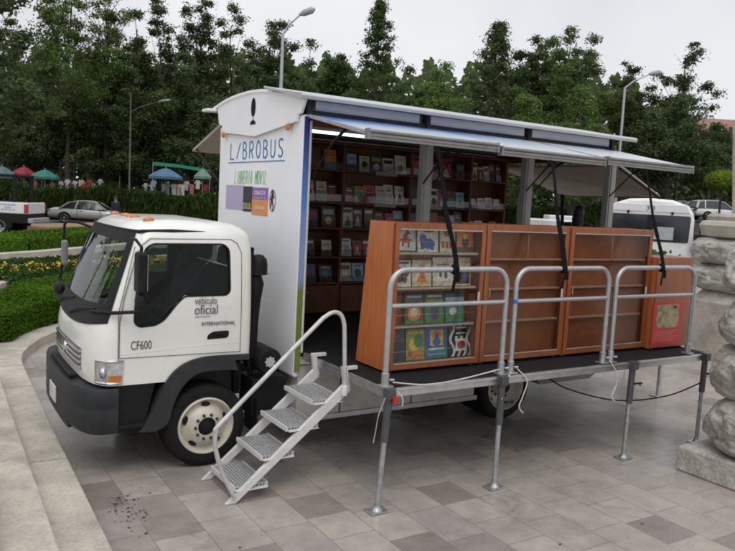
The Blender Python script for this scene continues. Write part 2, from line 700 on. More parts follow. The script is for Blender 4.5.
    t.links.new(mu4.outputs['Color'], mu5.inputs[1]); t.links.new(r5.outputs['Color'], mu5.inputs[2])
    n6 = t.nodes.new('ShaderNodeTexNoise'); n6.inputs['Scale'].default_value = 1.9; n6.inputs['Detail'].default_value = 10; n6.inputs['Roughness'].default_value = 0.74; n6.inputs['Distortion'].default_value = 0.8
    t.links.new(tc.outputs['Object'], n6.inputs['Vector'])
    r6 = t.nodes.new('ShaderNodeValToRGB'); r6.color_ramp.elements[0].position = 0.56; r6.color_ramp.elements[1].position = 0.66
    r6.color_ramp.elements[0].color = (0, 0, 0, 1); r6.color_ramp.elements[1].color = (0.4, 0.4, 0.4, 1)
    t.links.new(n6.outputs['Fac'], r6.inputs['Fac'])
    mu6 = t.nodes.new('ShaderNodeMixRGB'); mu6.inputs[2].default_value = (0.17, 0.148, 0.128, 1)
    t.links.new(r6.outputs['Color'], mu6.inputs[0]); t.links.new(mu5.outputs['Color'], mu6.inputs[1])
    mu4 = mu6
    mo = t.nodes.new('ShaderNodeMixRGB'); mo.inputs[2].default_value = (0.13, 0.11, 0.095, 1)
    mf = t.nodes.new('ShaderNodeMath'); mf.operation = 'MULTIPLY'; mf.inputs[1].default_value = 0.7
    t.links.new(br.outputs['Fac'], mf.inputs[0])
    t.links.new(mf.outputs[0], mo.inputs[0]); t.links.new(mu4.outputs['Color'], mo.inputs[1])
    t.links.new(mo.outputs['Color'], b.inputs['Base Color'])
    # polished by feet: gloss in patches
    r3 = t.nodes.new('ShaderNodeMapRange'); r3.inputs['From Min'].default_value = 0.35; r3.inputs['From Max'].default_value = 0.65
    r3.inputs['To Min'].default_value = 0.16; r3.inputs['To Max'].default_value = 0.42
    t.links.new(n2.outputs['Fac'], r3.inputs['Value']); t.links.new(r3.outputs['Result'], b.inputs['Roughness'])
    b.inputs['Specular IOR Level'].default_value = 0.6
    hs = t.nodes.new('ShaderNodeMath'); hs.operation = 'MULTIPLY_ADD'; hs.inputs[1].default_value = -1.2
    t.links.new(br.outputs['Fac'], hs.inputs[0]); t.links.new(n1.outputs['Fac'], hs.inputs[2])
    bp = t.nodes.new('ShaderNodeBump'); bp.inputs['Strength'].default_value = 0.16; bp.inputs['Distance'].default_value = 0.006
    t.links.new(hs.outputs[0], bp.inputs['Height']); t.links.new(bp.outputs['Normal'], b.inputs['Normal'])
    return m


PAVE = stone_paving('worn stone paving')
PALE = mat('pale step stone', (0.44, 0.405, 0.345), 0.7, var=0.18, scale=3.0, bump=0.25, bscale=45, dirt=0.8, dcol=(0.22, 0.198, 0.168), grain=0.16, gscale=38)
RUST = mat('rough carved stone', (0.47, 0.445, 0.405), 0.85, var=0.3, scale=5.0, bump=0.9, bscale=22, dirt=0.8, dcol=(0.24, 0.215, 0.18), grain=0.22, gscale=30)
ASPH = mat('asphalt', (0.085, 0.083, 0.080), 0.8, var=0.2, scale=1.5, bump=0.3, bscale=120)
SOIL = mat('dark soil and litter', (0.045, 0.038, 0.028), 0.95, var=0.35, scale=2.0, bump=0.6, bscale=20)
TANW = mat('tan roundabout kerb', (0.30, 0.19, 0.115), 0.8, var=0.2, scale=3)
BEDS = mat('planting bed', (0.03, 0.04, 0.015), 0.95, spec=0.0, var=0.35, scale=4, bump=0.6, bscale=30)


def sheet(name, d0, d1, u0, u1, nd, nu, m, dz=0.0):
    def fn(a, b):
        d = d0 + (d1 - d0) * b
        u = u0 + (u1 - u0) * a
        p = Vector((CAM.x, CAM.y, 0)) + FLAT * d + SIDE * u
        return (p.x, p.y, ground_z(p.x, p.y) + dz)
    return MB().grid(fn, nu, nd).build(name, m, smooth=True)


structure(sheet('plaza', -60, 26, -80, 80, 43, 80, PAVE), 'worn brown and grey stone paving of the plaza under the truck', 'pavement')
structure(sheet('road', 26, 45.5, -120, 160, 12, 70, ASPH), 'grey asphalt street running behind the planting beds', 'road')
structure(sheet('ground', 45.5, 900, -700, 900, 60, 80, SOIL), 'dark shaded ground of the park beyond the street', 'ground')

# --- shallow steps at the left and the curved kerb of the planting beds (one stone slab per level)
stepA = [(-1.62, -16), (-1.24, -1.61), (-1.17, 1.59), (-1.09, 4.33)]
kerb_px = [(21.5, 359), (22.7, 352.6), (29, 346), (42, 337), (54.5, 332), (67, 328)]
kerb = [tuple(on_plane(x, y, 2, 0.15).xy) for x, y in kerb_px]
k_end = [(0.65, 8.75), (1.5, 9.75), (2.6, 10.7), (4.2, 11.6), (6.5, 12.4), (9.5, 12.9), (14, 13.3)]
back = [tuple((Vector((CAM.x, CAM.y, 0)) + FLAT * d + SIDE * u).xy) for d, u in ((25, 2.5), (26, -30))]
XYZ = lambda a, b, d: (a, b, d)
slab = MB().prism(stepA + kerb + k_end + back + [(-14, 8), (-14, -16)], XYZ, -0.1, 0.15)
structure(slab.build('kerb', PALE, bevel=0.012), 'pale stone lowest step curving into the kerb of the planting beds', 'kerb')
for i in range(1, 5):
    o = 0.36 * i
    s = MB().prism([(-1.62 - o, -16), (-1.245 - o, -1.61), (-1.175 - o, 1.59), (-1.13 - o, 3.3), (-1.5 - o, 5.2 - 0.2 * i), (-3.4 - o, 7.0), (-14, 7.0), (-14, -16)], XYZ, 0.1, 0.15 + 0.15 * i)
    structure(s.build('step', PALE, bevel=0.012), ['second', 'third', 'fourth', 'fifth'][i - 1] + ' pale stone step counted up from the paving', 'step')

# joints cut across the lowest step and kerb: thin dark grooves are modelled as narrow mortar strips
MORT = mat('dark joint', (0.12, 0.105, 0.09), 0.9)
jb = MB()
for (a, c) in (((-1.08, 4.25), (-1.5, 4.28)), ((-1.12, 3.1), (-1.47, 3.12)), ((-1.0, 5.25), (-1.6, 5.3)), ((-0.45, 6.7), (-0.95, 7.1)), ((-1.2, 0.35), (-1.52, 0.36))):
    a, c = Vector((a[0], a[1], 0.1515)), Vector((c[0], c[1], 0.1515))
    s = (c - a).cross(Vector((0, 0, 1))).normalized() * 0.004
    jb.add([a - s, c - s, c + s, a + s], [(0, 1, 2, 3)])
structure(jb.build('kerb_joints', MORT), 'dark joints between the pale kerb stones', 'joints')

# --- box hedges, low walls and flower strips of the beds
HEDGE_L = leaf_mat('clipped box leaves', (0.024, 0.056, 0.008), (0.12, 0.24, 0.026), 0.25)
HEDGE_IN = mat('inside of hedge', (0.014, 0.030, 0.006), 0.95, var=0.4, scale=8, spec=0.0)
GREENP = leaf_mat('low bed plants', (0.014, 0.036, 0.012), (0.055, 0.105, 0.030), 0.25)
YELLOW = mat('yellow petals', (0.62, 0.43, 0.015), 0.6, var=0.3, scale=5)
BLADE = leaf_mat('long blades', (0.010, 0.024, 0.008), (0.075, 0.115, 0.030), 0.25)


def strip_pts(front, depth):
    """offset of a ground polyline to its left (away from the camera)"""
    bk = []
    for i, p in enumerate(front):
        a = Vector(front[max(i - 1, 0)]); b = Vector(front[min(i + 1, len(front) - 1)])
        d = (b - a).normalized()
        bk.append(tuple(Vector(p) + Vector((-d.y, d.x)) * depth))
    return bk


def strip_block(name, front, depth, z0, z1, m, parent=None, bevel=0.0):
    bk = strip_pts(front, depth)
    vs, fs = [], []
    for p, q in zip(front, bk):
        zf, zb = ground_z(*p), ground_z(*q)
        vs += [(p[0], p[1], zf + z0), (q[0], q[1], zb + z0), (q[0], q[1], zb + z1), (p[0], p[1], zf + z1)]
    n = len(front)
    for i in range(n - 1):
        for k in range(4):
            fs.append((i * 4 + k, i * 4 + (k + 1) % 4, (i + 1) * 4 + (k + 1) % 4, (i + 1) * 4 + k))
    fs += [(0, 1, 2, 3), tuple((n - 1) * 4 + k for k in (3, 2, 1, 0))]
    return MB().add(vs, fs).build(name, m, parent, bevel=bevel)


def sample_strip(front, depth, z0, z1, n, top_share=0.5, inset=0.0, wob=0.03):
    """points and outward normals on the front face, the top and the ends of a strip block"""
    F = np.array(front); B = np.array(strip_pts(front, depth))
    seg = np.linalg.norm(np.diff(F, axis=0), axis=1)
    cum = np.concatenate([[0], np.cumsum(seg)])
    s = RNG.uniform(0, cum[-1], n)
    k = np.clip(np.searchsorted(cum, s) - 1, 0, len(seg) - 1)
    t = ((s - cum[k]) / seg[k])[:, None]
    f = F[k] * (1 - t) + F[k + 1] * t
    bk = B[k] * (1 - t) + B[k + 1] * t
    top = RNG.uniform(0, 1, n) < top_share
    w = np.where(top, RNG.uniform(0, 1, n), RNG.choice([0.0, 0.0, 0.0, 1.0], n))[:, None]
    p = f * (1 - w) + bk * w
    z = np.where(top, z1, RNG.uniform(z0, z1, n))
    gz = np.array([ground_z(a, b) for a, b in p])
    out = (f - bk) / depth
    sgn = np.where(w[:, 0] < 0.5, 1.0, -1.0)[:, None]
    nor = np.where(top[:, None], np.array([0, 0, 1.0]), np.concatenate([out * sgn, np.zeros((n, 1))], 1))
    cen = np.concatenate([p, (z + gz)[:, None]], 1) + nor * (RNG.normal(0, wob, n)[:, None])
    # a hedge is clipped by hand: slow bulges
    cen[:, 2] += np.where(top, 0.010 * np.sin(cen[:, 0] * 2.1) + 0.008 * np.sin(cen[:, 1] * 3.3 + 1), 0)
    return cen, nor


def px_line(pts, z):
    return [tuple(on_plane(x, y, 2, z).xy) for x, y in pts]


def hedge(label, front, depth, h, n, leaf, z0=0.0, name='hedge'):
    p = front[len(front) // 2]
    r = thing(name, label, 'hedge', (p[0], p[1], ground_z(*p) + z0))
    ff = strip_pts(front, 0.05)
    strip_block('branches', ff, depth - 0.1, z0, z0 + h - 0.04, HEDGE_IN, r)
    cen, nor = sample_strip(front, depth, z0 + 0.02, z0 + h, n, wob=0.018)
    cards('leaves', cen, nor, RNG.uniform(leaf * 0.7, leaf * 1.3, n), HEDGE_L, r, aspect=0.6, jitter=0.5)
    return r


h1 = [(-4.5, 5.0), (-2.2, 5.55)] + [tuple(on_plane(x, y, 2, 0.15).xy) for x, y in ((0, 343), (11, 342), (20, 336), (36, 329), (53, 324.5), (67, 321))] + [(0.75, 9.45), (1.7, 10.45), (3.2, 11.6), (5.5, 12.7)]
hedge('clipped bright green box hedge curving behind the pale kerb, nearest the truck', h1, 1.35, 0.45, 90000, 0.042, 0.15)

wall1 = px_line(((-60, 306), (-20, 297), (0, 291), (20, 284), (45, 277.5), (90, 272), (150, 268)), 0.2)
tag(strip_block('garden_wall', wall1, 0.35, 0.05, 0.36, PALE, bevel=0.01), 'low pale stone wall just behind the nearest hedge', 'wall')
wall2 = px_line(((-60, 274), (0, 270.5), (40, 268.5), (80, 266), (200, 261)), 0.25)
tag(strip_block('garden_wall', wall2, 0.3, 0.0, 0.36, PALE, bevel=0.01), 'low pale stone wall right behind the yellow flowers', 'wall')
wall3 = px_line(((-60, 260), (0, 257.5), (40, 256), (80, 254.3), (200, 249)), 0.35)
tag(strip_block('garden_wall', wall3, 0.4, -0.1, 0.44, PALE, bevel=0.01), 'low pale stone wall in front of the farther clipped hedge', 'wall')

# low dark planting between the first wall and the flowers, and the green strip between walls two and three
low1 = px_line(((20, 292), (34, 290), (48, 287), (62, 284), (110, 276), (160, 270)), 0.15)
b1 = thing('bed_plants', 'low dark green plants in front of the yellow flowers', 'plants', (low1[2][0], low1[2][1], 0))
strip_block('soil', low1, 1.3, 0.0, 0.17, BEDS, b1)
c_, n_ = sample_strip(low1, 1.3, 0.1, 0.36, 14000, 0.75, wob=0.10)
cards('leaves', c_, n_, RNG.uniform(0.06, 0.13, 14000), GREENP, b1, jitter=0.9)
low2 = px_line(((-60, 267), (0, 265), (40, 263), (80, 261), (200, 256)), 0.3)
b2 = thing('bed_plants', 'long low strip of dull green plants between two pale walls', 'plants', (low2[2][0], low2[2][1], 0.1))
strip_block('soil', low2, 1.0, -0.1, 0.17, BEDS, b2)
c_, n_ = sample_strip(low2, 1.0, 0.05, 0.27, 14000, 0.8, wob=0.04)
cards('leaves', c_, n_, RNG.uniform(0.07, 0.14, 14000), GREENP, b2, jitter=0.9)
flo = px_line(((-60, 292), (0, 286.5), (35, 283), (60, 279), (100, 274), (170, 269)), 0.2)
FL = thing('flower_bed', 'strip of bushy yellow flowers between the clipped hedges', 'flowers', (flo[2][0], flo[2][1], 0))
strip_block('soil', flo, 0.95, 0.0, 0.2, BEDS, FL)
c_, n_ = sample_strip(flo, 0.95, 0.1, 0.42, 14000, 0.5, wob=0.07)
lump = 0.08 * np.sin(c_[:, 0] * 4.3) * np.sin(c_[:, 1] * 3.1 + 0.7)
c_[:, 2] += lump
cards('leaves', c_, n_, RNG.uniform(0.06, 0.12, len(c_)), GREENP, FL, jitter=0.9)
c_, n_ = sample_strip(flo, 0.95, 0.22, 0.44, 15000, 0.62, wob=0.05)
c_[:, 2] += 0.08 * np.sin(c_[:, 0] * 4.3) * np.sin(c_[:, 1] * 3.1 + 0.7)
keep = (np.sin(c_[:, 0] * 5.0 + 1.3 * np.sin(c_[:, 1] * 4)) + RNG.normal(0, 0.4, len(c_))) > -0.45
cards('petals', c_[keep], n_[keep], RNG.uniform(0.05, 0.11, keep.sum()), YELLOW, FL, aspect=0.9, jitter=0.7)

h2 = px_line(((-70, 254.5), (0, 252), (27, 251.2)), 0.35)
hedge('farther clipped green hedge at the left edge, its square end beside a dark gap', h2, 2.0, 0.64, 30000, 0.09, 0.0)
h3 = px_line(((30, 251), (60, 249.5), (90, 248.3), (210, 243)), 0.35)
hedge('farther clipped green hedge running on behind the cab, right of a dark gap', h3, 2.0, 0.62, 40000, 0.09, 0.0)

# tan raised kerb of the traffic island
tw = px_line(((38, 231.5), (60, 231.3), (110, 230), (160, 228), (215, 226)), 0.4)
tag(strip_block('island_kerb', tw, 2.2, -0.1, 0.24, TANW, bevel=0.03), 'low tan kerb of a traffic island beyond the hedges', 'kerb')

# --- long hedge of blade-leaved plants on the far side of the street
fh = []
for px in (-90, -30, 40, 110, 180, 250, 330, 420, 500, 570, 640):
    p = spot(px, 46.8)
    fh.append((p.x, p.y))
FH = thing('street_hedge', 'tall dark hedge of long-bladed plants along the far side of the street', 'hedge', (fh[2][0], fh[2][1], ground_z(*fh[2])))
strip_block('stems', strip_pts(fh, 0.25), 1.4, 0.0, 1.55, HEDGE_IN, FH)
c_, n_ = sample_strip(fh, 1.8, 0.15, 1.75, 46000, 0.42, wob=0.16)
bump_ = 0.16 * np.sin(c_[:, 0] * 0.9) + 0.12 * np.sin(c_[:, 0] * 2.3 + 1.0)
c_[:, 2] += bump_ * (c_[:, 2] > 1.0)
cards('blades', c_, n_, RNG.uniform(0.35, 0.85, len(c_)), BLADE, FH, aspect=0.14, jitter=0.55, up=(0, 0, 1))
# ================================================================== THE TRUCK
WHITE = mat('white cab paint', (0.74, 0.74, 0.70), 0.25, var=0.05, scale=2.0, coat=0.4, dirt=0.22, dcol=(0.42, 0.40, 0.35), grain=0.035, gscale=90)
BOXW = mat('white box laminate', (0.79, 0.80, 0.82), 0.38, var=0.04, scale=1.5, dirt=0.10, dcol=(0.5, 0.5, 0.5))
ALU = mat('brushed aluminium', (0.50, 0.50, 0.50), 0.36, metal=0.85, var=0.12, scale=9, dirt=0.3, dcol=(0.26, 0.25, 0.23))
GALV = mat('galvanised steel', (0.42, 0.43, 0.44), 0.45, metal=0.75, var=0.2, scale=20)
STEELW = mat('white painted steel', (0.62, 0.62, 0.60), 0.45, var=0.08, scale=12, dirt=0.35, dcol=(0.33, 0.31, 0.28))
TREAD = mat('steel tread grating', (0.46, 0.46, 0.465), 0.5, metal=0.35, var=0.2, scale=30)
BLK = mat('black plastic', (0.010, 0.010, 0.011), 0.55, var=0.3, scale=8, bump=0.1, bscale=200, dirt=0.2, dcol=(0.03, 0.028, 0.025), spec=0.22)
BUMP = mat('dark grey moulded bumper', (0.026, 0.028, 0.031), 0.52, var=0.2, scale=6, bump=0.1, bscale=220, dirt=0.35, dcol=(0.055, 0.052, 0.048), spec=0.3)
RUB = mat('tyre rubber', (0.013, 0.0125, 0.012), 0.8, var=0.3, scale=8, dirt=0.4, dcol=(0.038, 0.034, 0.03), spec=0.2)
RIMW = mat('cream wheel paint', (0.58, 0.545, 0.46), 0.42, var=0.1, scale=8, dirt=0.5, dcol=(0.16, 0.12, 0.08))
CHROME = mat('chrome', (0.62, 0.62, 0.64), 0.16, metal=1.0, var=0.05)
AMBER = mat('amber lens', (0.48, 0.15, 0.018), 0.22, var=0.15, scale=20, coat=0.4)
LENS = mat('headlamp lens', (0.50, 0.50, 0.52), 0.10, metal=0.4, var=0.25, scale=30, coat=0.6)
DGREY = mat('under body grey', (0.05, 0.05, 0.048), 0.7, spec=0.2, var=0.2, scale=5, dirt=0.4, dcol=(0.05, 0.045, 0.04))
SKIRT = mat('grey beige locker paint', (0.50, 0.475, 0.43), 0.5, var=0.1, scale=4, dirt=0.45, dcol=(0.12, 0.11, 0.095))
DECKM = mat('black deck covering', (0.012, 0.012, 0.013), 0.7, spec=0.2, var=0.3, scale=12, bump=0.3, bscale=140)
DARKW = mat('dark stained shelving', (0.13, 0.052, 0.026), 0.55, spec=0.25, var=0.25, scale=5)
CEIL = mat('dim grey ceiling', (0.16, 0.155, 0.15), 0.7, var=0.1)
WGLASS = glass_mat('cab glass', (0.52, 0.58, 0.56), 0.02, 1.32)
CGLASS = glass_mat('case glass', (0.93, 0.94, 0.93), 0.03, 1.35)
SEAT = mat('dark seat cloth', (0.045, 0.045, 0.05), 0.9, var=0.2, scale=20)
BLUEP = mat('blue print ink', (0.014, 0.16, 0.38), 0.45, var=0.08)
GREENT = mat('green print ink', (0.22, 0.50, 0.22), 0.45, var=0.08)
GREYT = mat('grey print ink', (0.09, 0.09, 0.095), 0.5, var=0.1)
CANVAS = mat('beige canvas', (0.34, 0.30, 0.255), 0.85, var=0.1, scale=3, bump=0.15, bscale=80)
WEBB = mat('black webbing', (0.007, 0.007, 0.008), 0.9, var=0.2, spec=0.1)
POSTM = mat('grey post paint', (0.33, 0.33, 0.31), 0.5, var=0.1, scale=5, dirt=0.2)


def sky_print(name, axis, a, b, stops, fade=0.0):
    """landscape print wrapped on the side panels: colour bands along one axis with cloud-like breaks"""
    m, t, bs = new_mat(name)
    tc = t.nodes.new('ShaderNodeTexCoord')
    sp = t.nodes.new('ShaderNodeSeparateXYZ')
    t.links.new(tc.outputs['Object'], sp.inputs[0])
    n = t.nodes.new('ShaderNodeTexNoise'); n.inputs['Scale'].default_value = 1.4; n.inputs['Detail'].default_value = 5
    t.links.new(tc.outputs['Object'], n.inputs['Vector'])
    mr = t.nodes.new('ShaderNodeMapRange'); mr.inputs['From Min'].default_value = a; mr.inputs['From Max'].default_value = b
    t.links.new(sp.outputs[axis], mr.inputs['Value'])
    ad = t.nodes.new('ShaderNodeMath'); ad.operation = 'MULTIPLY_ADD'; ad.inputs[1].default_value = 0.7; ad.inputs[2].default_value = -0.35
    t.links.new(n.outputs['Fac'], ad.inputs[0])
    xs = t.nodes.new('ShaderNodeMath'); xs.operation = 'MULTIPLY_ADD'; xs.inputs[1].default_value = fade; xs.inputs[2].default_value = -fade
    t.links.new(sp.outputs['X'], xs.inputs[0])
    sx_ = t.nodes.new('ShaderNodeMath'); sx_.operation = 'ADD'
    t.links.new(mr.outputs['Result'], sx_.inputs[0]); t.links.new(xs.outputs[0], sx_.inputs[1])
    s = t.nodes.new('ShaderNodeMath'); s.operation = 'ADD'
    t.links.new(sx_.outputs[0], s.inputs[0]); t.links.new(ad.outputs[0], s.inputs[1])
    r = t.nodes.new('ShaderNodeValToRGB')
    r.color_ramp.elements[0].position, r.color_ramp.elements[0].color = stops[0][0], stops[0][1] + (1,)
    r.color_ramp.elements[1].position, r.color_ramp.elements[1].color = stops[-1][0], stops[-1][1] + (1,)
    for p, c in stops[1:-1]:
        e = r.color_ramp.elements.new(p); e.color = c + (1,)
    t.links.new(s.outputs[0], r.inputs['Fac'])
    t.links.new(r.outputs['Color'], bs.inputs['Base Color'])
    bs.inputs['Roughness'].default_value = 0.32
    return m


SKYP = sky_print('sky print', 'Y', 0.0, -1.15, ((0.0, (0.02, 0.04, 0.24)), (0.3, (0.10, 0.22, 0.52)), (0.55, (0.36, 0.44, 0.53)), (1.0, (0.48, 0.51, 0.53))), 0.13)
SKYP2 = sky_print('sky print upper', 'Z', 3.49, 3.61, ((0.0, (0.10, 0.16, 0.34)), (0.22, (0.30, 0.42, 0.62)), (0.5, (0.70, 0.73, 0.76)), (1.0, (0.76, 0.77, 0.78))))
EDGEP = sky_print('landscape print edge', 'Z', 1.0, 3.4, ((0.0, (0.16, 0.20, 0.03)), (0.32, (0.16, 0.22, 0.05)), (0.48, (0.22, 0.33, 0.55)), (0.75, (0.06, 0.17, 0.52)), (1.0, (0.03, 0.03, 0.22))))

TRUCK = thing('mobile_library_truck', 'white cab-over truck with an open-sided library box, blue lettering on its front wall', 'truck', (2.5, 1.15, 0))
YC = 1.025


def lerp_tab(tab, z):
    for (a, va), (b, vb) in zip(tab, tab[1:]):
        if z <= b:
            return va + (vb - va) * max(0, (z - a)) / (b - a)
    return tab[-1][1]


XF = [(0.85, -1.085), (1.05, -1.095), (1.25, -1.09), (1.40, -1.06), (1.50, -1.025), (2.0, -0.830), (2.24, -0.735), (2.30, -0.69), (2.345, -0.60), (2.37, -0.40)]
XM = [(0.85, -0.80), (1.4, -0.78), (2.0, -0.60), (2.24, -0.52), (2.30, -0.46), (2.345, -0.38), (2.37, -0.2)]
Y0 = [(0.85, 0.0), (1.55, 0.0), (2.0, 0.035), (2.18, 0.065), (2.26, 0.10), (2.31, 0.16), (2.345, 0.25), (2.37, 0.45)]
XR = [(0.85, 0.43), (2.15, 0.43), (2.26, 0.41), (2.31, 0.37), (2.345, 0.30), (2.37, 0.12)]
NEXP = 3.3


def cab_front(y, z, off=0.0):
    W = YC - lerp_tab(Y0, z)
    v = min(0.9999, abs(y - YC) / W)
    xm, xf = lerp_tab(XM, z), lerp_tab(XF, z)
    return xm - (xm - xf) * (1 - v ** NEXP) ** (1 / NEXP) - off


def cab_outline(z, inset=0.0):
    y0 = lerp_tab(Y0, z) + inset
    W = YC - y0
    xm, xf, xr = lerp_tab(XM, z) + inset * 0.5, lerp_tab(XF, z) + inset, lerp_tab(XR, z) - inset
    pts = []
    for k in range(33):                    # front, from the driver's side to the far side
        a = -PI / 2 + PI * k / 32
        s, c = math.sin(a), math.cos(a)
        v = math.copysign(abs(s) ** (2 / NEXP), s)
        u = abs(c) ** (2 / NEXP)
        pts.append((xm - (xm - xf) * u, YC + W * v, z))
    r = 0.06
    for k in range(5):
        a = PI / 2 * k / 4
        pts.append((xr - r + r * math.sin(a), YC + W - r + r * math.cos(a), z))
    for k in range(5):
        a = PI / 2 * k / 4
        pts.append((xr - r + r * math.cos(a), YC - W + r - r * math.sin(a), z))
    return pts


def loft(levels, inset=0.0):
    b = MB()
    rows = [cab_outline(z, inset) for z in levels]
    n = len(rows[0])
    vs = [p for r in rows for p in r]
    fs = []
    for i in range(len(rows) - 1):
        for k in range(n):
            fs.append((i * n + k, i * n + (k + 1) % n, (i + 1) * n + (k + 1) % n, (i + 1) * n + k))
    fs.append(tuple(range(n))[::-1])
    fs.append(tuple(range((len(rows) - 1) * n, len(rows) * n)))
    return b.add(vs, fs)


LV = [0.88, 1.0, 1.12, 1.25, 1.4, 1.5, 1.65, 1.8, 2.0, 2.12, 2.2, 2.25, 2.29, 2.32, 2.345, 2.36, 2.37]
cab = loft(LV).build('cab', [WHITE, BLK], TRUCK)
inner = loft([0.95, 1.2, 1.4, 1.5, 1.65, 1.8, 2.0, 2.12, 2.2, 2.24, 2.27, 2.29], 0.045).build('inner', BLK)
DWIN = [(-0.60, 2.105), (-0.54, 2.145), (0.13, 2.15), (0.178, 2.11), (0.187, 1.715), (0.155, 1.684), (-0.253, 1.682), (-0.328, 1.614), (-0.446, 1.466), (-0.52, 1.424), (-0.66, 1.414), (-0.70, 1.449), (-0.69, 1.65), (-0.655, 1.9)]
XZ = lambda a, b, d: (a, d, b)
c1 = MB().prism(DWIN, XZ, -0.3, 2.4).build('c1', BLK)


def ws_patch(inset, off, nu=24, nv=12, zb=1.44, zt=2.245):
    """the windscreen as a patch of the cab's front surface"""
    def fn(a, b):
        z = zb + inset + (zt - zb - 2 * inset) * b
        W = YC - lerp_tab(Y0, z)
        yw = W * (0.955 - 0.035 * b) - inset
        y = YC + yw * (2 * a - 1)
        if b < 0.25:                       # lower edge sags towards the middle
            z -= (0.25 - b) / 0.25 * 0.09 * (1 - abs(2 * a - 1) ** 2)
        return (cab_front(y, z, off), y, z)
    return fn


def thick_patch(fn, nu, nv, d):
    b = MB()
    top = lambda u, v: fn(u, v)
    b.grid(fn, nu, nv)
    o = len(b.v)
    m = (nu + 1) * (nv + 1)
    b.add([(p[0] + d, p[1], p[2]) for p in b.v[:m]], [])
    for j in range(nv):
        for i in range(nu):
            q = (j * (nu + 1) + i, j * (nu + 1) + i + 1, (j + 1) * (nu + 1) + i + 1, (j + 1) * (nu + 1) + i)
            b.f.append(tuple(o + k for k in q[::-1])); b.mi.append(0)
    edge = [i for i in range(nu + 1)] + [j * (nu + 1) + nu for j in range(1, nv + 1)] + [nv * (nu + 1) + i for i in range(nu - 1, -1, -1)] + [j * (nu + 1) for j in range(nv - 1, 0, -1)]
    for k in range(len(edge)):
        a, c = edge[k], edge[(k + 1) % len(edge)]
        b.f.append((a, c, o + c, o + a)); b.mi.append(0)
    return b


c2 = thick_patch(ws_patch(0.05, 0.25), 24, 12, 0.42).build('c2', BLK)
c3 = MB().box(0.25, 0.6, 0.45, 1.62, 1.72, 2.10).build('c3', BLK)
c4 = MB().prism([(-0.47, 0.80), (-0.40, 0.86), (-0.28, 0.955), (-0.16, 1.01), (0.0, 1.035), (0.60, 1.035), (0.60, 0.80)], XZ, -0.3, 2.4).build('c4', BLK)
boolean(cab, [inner, c1, c2, c3, c4])
cab.data.polygons.foreach_set('use_smooth', [True] * len(cab.data.polygons))
cab.data.set_sharp_from_angle(angle=math.radians(32))
# inside faces dark: the lining of the cab
while len(cab.data.materials) < 2:
    cab.data.materials.append(BLK)
for p in cab.data.polygons:
    c = p.center
    d = Vector((c.x + 0.3, c.y - YC, c.z - 1.6))
    if p.normal.dot(d) < 0 and 0.9 < c.z < 2.33:
        p.material_index = 1

WSG = glass_mat('windscreen glass', (0.55, 0.66, 0.61), 0.02, 1.32)
wsf = ws_patch(0.045, 0.004)
glassp = MB().grid(wsf, 30, 14).build('windshield', WSG, TRUCK, smooth=True)
# black printed border and the deep black band under the glass
fr = MB()
fo, fi = ws_patch(0.0, 0.007), ws_patch(0.085, 0.007)
N = 36


def ring_pt(k, w):
    """k runs round the border, w from the outer edge to the inner edge of the printed band"""
    def mix(p, q):
        z = p[2] + (q[2] - p[2]) * w
        y = p[1] + (q[1] - p[1]) * w
        return (cab_front(y, z, 0.009), y, z)
    if k < N:
        return mix(fo(k / N, 0), fi(k / N, 0.13))
    k -= N
    if k < 18:
        return mix(fo(1, k / 18), fi(1, 0.13 + 0.87 * k / 18))
    k -= 18
    if k < N:
        return mix(fo(1 - k / N, 1), fi(1 - k / N, 1))
    k -= N
    return mix(fo(0, 1 - k / 18), fi(0, 1 - 0.87 * k / 18))


n = 2 * N + 36
rows_w = 7
fr.add([ring_pt(k, w / (rows_w - 1)) for w in range(rows_w) for k in range(n)], [(w * n + k, w * n + (k + 1) % n, (w + 1) * n + (k + 1) % n, (w + 1) * n + k) for w in range(rows_w - 1) for k in range(n)])
fr.build('windshield_surround', BLK, glassp, smooth=True, local=True)
wp = MB()
for y0_, y1_ in ((0.95, 0.28), (1.72, 1.05)):
    a = Vector((cab_front(y0_, 1.42, 0.03), y0_, 1.42)); c = Vector((cab_front(y1_, 1.545, 0.02), y1_, 1.545))
    wp.tube([a + Vector((0.02, 0.10, -0.02)), a, a.lerp(c, 0.5) + Vector((-0.02, 0, 0.02)), c], [0.018, 0.012, 0.009, 0.007], 6)
wp.each('wiper', BLK, TRUCK, smooth=True)


def side_y(z, off):
    return lerp_tab(Y0, z) - off


def side_panel(poly, off, thick):
    """flat polygon laid on the near cab side, following its lean"""
    n = len(poly)
    vs = [(x, side_y(z, off), z) for x, z in poly] + [(x, side_y(z, off - thick), z) for x, z in poly]
    b = MB().add(vs, [tuple(range(n)), tuple(range(2 * n - 1, n - 1, -1))])
    for k in range(n):
        b.f.append((k, (k + 1) % n, n + (k + 1) % n, n + k)); b.mi.append(0)
    return b


def ring_panel(poly_o, poly_i, off):
    n = len(poly_o)
    vs = [(x, side_y(z, off), z) for x, z in poly_o] + [(x, side_y(z, off), z) for x, z in poly_i] + [(x, side_y(z, off - 0.03), z) for x, z in poly_i] + [(x, side_y(z, off - 0.01), z) for x, z in poly_o]
    b = MB()
    fs = []
    for k in range(n):
        k2 = (k + 1) % n
        fs += [(k, k2, n + k2, n + k), (n + k, n + k2, 2 * n + k2, 2 * n + k), (3 * n + k, 3 * n + k2, k2, k)]
    return b.add(vs, fs)


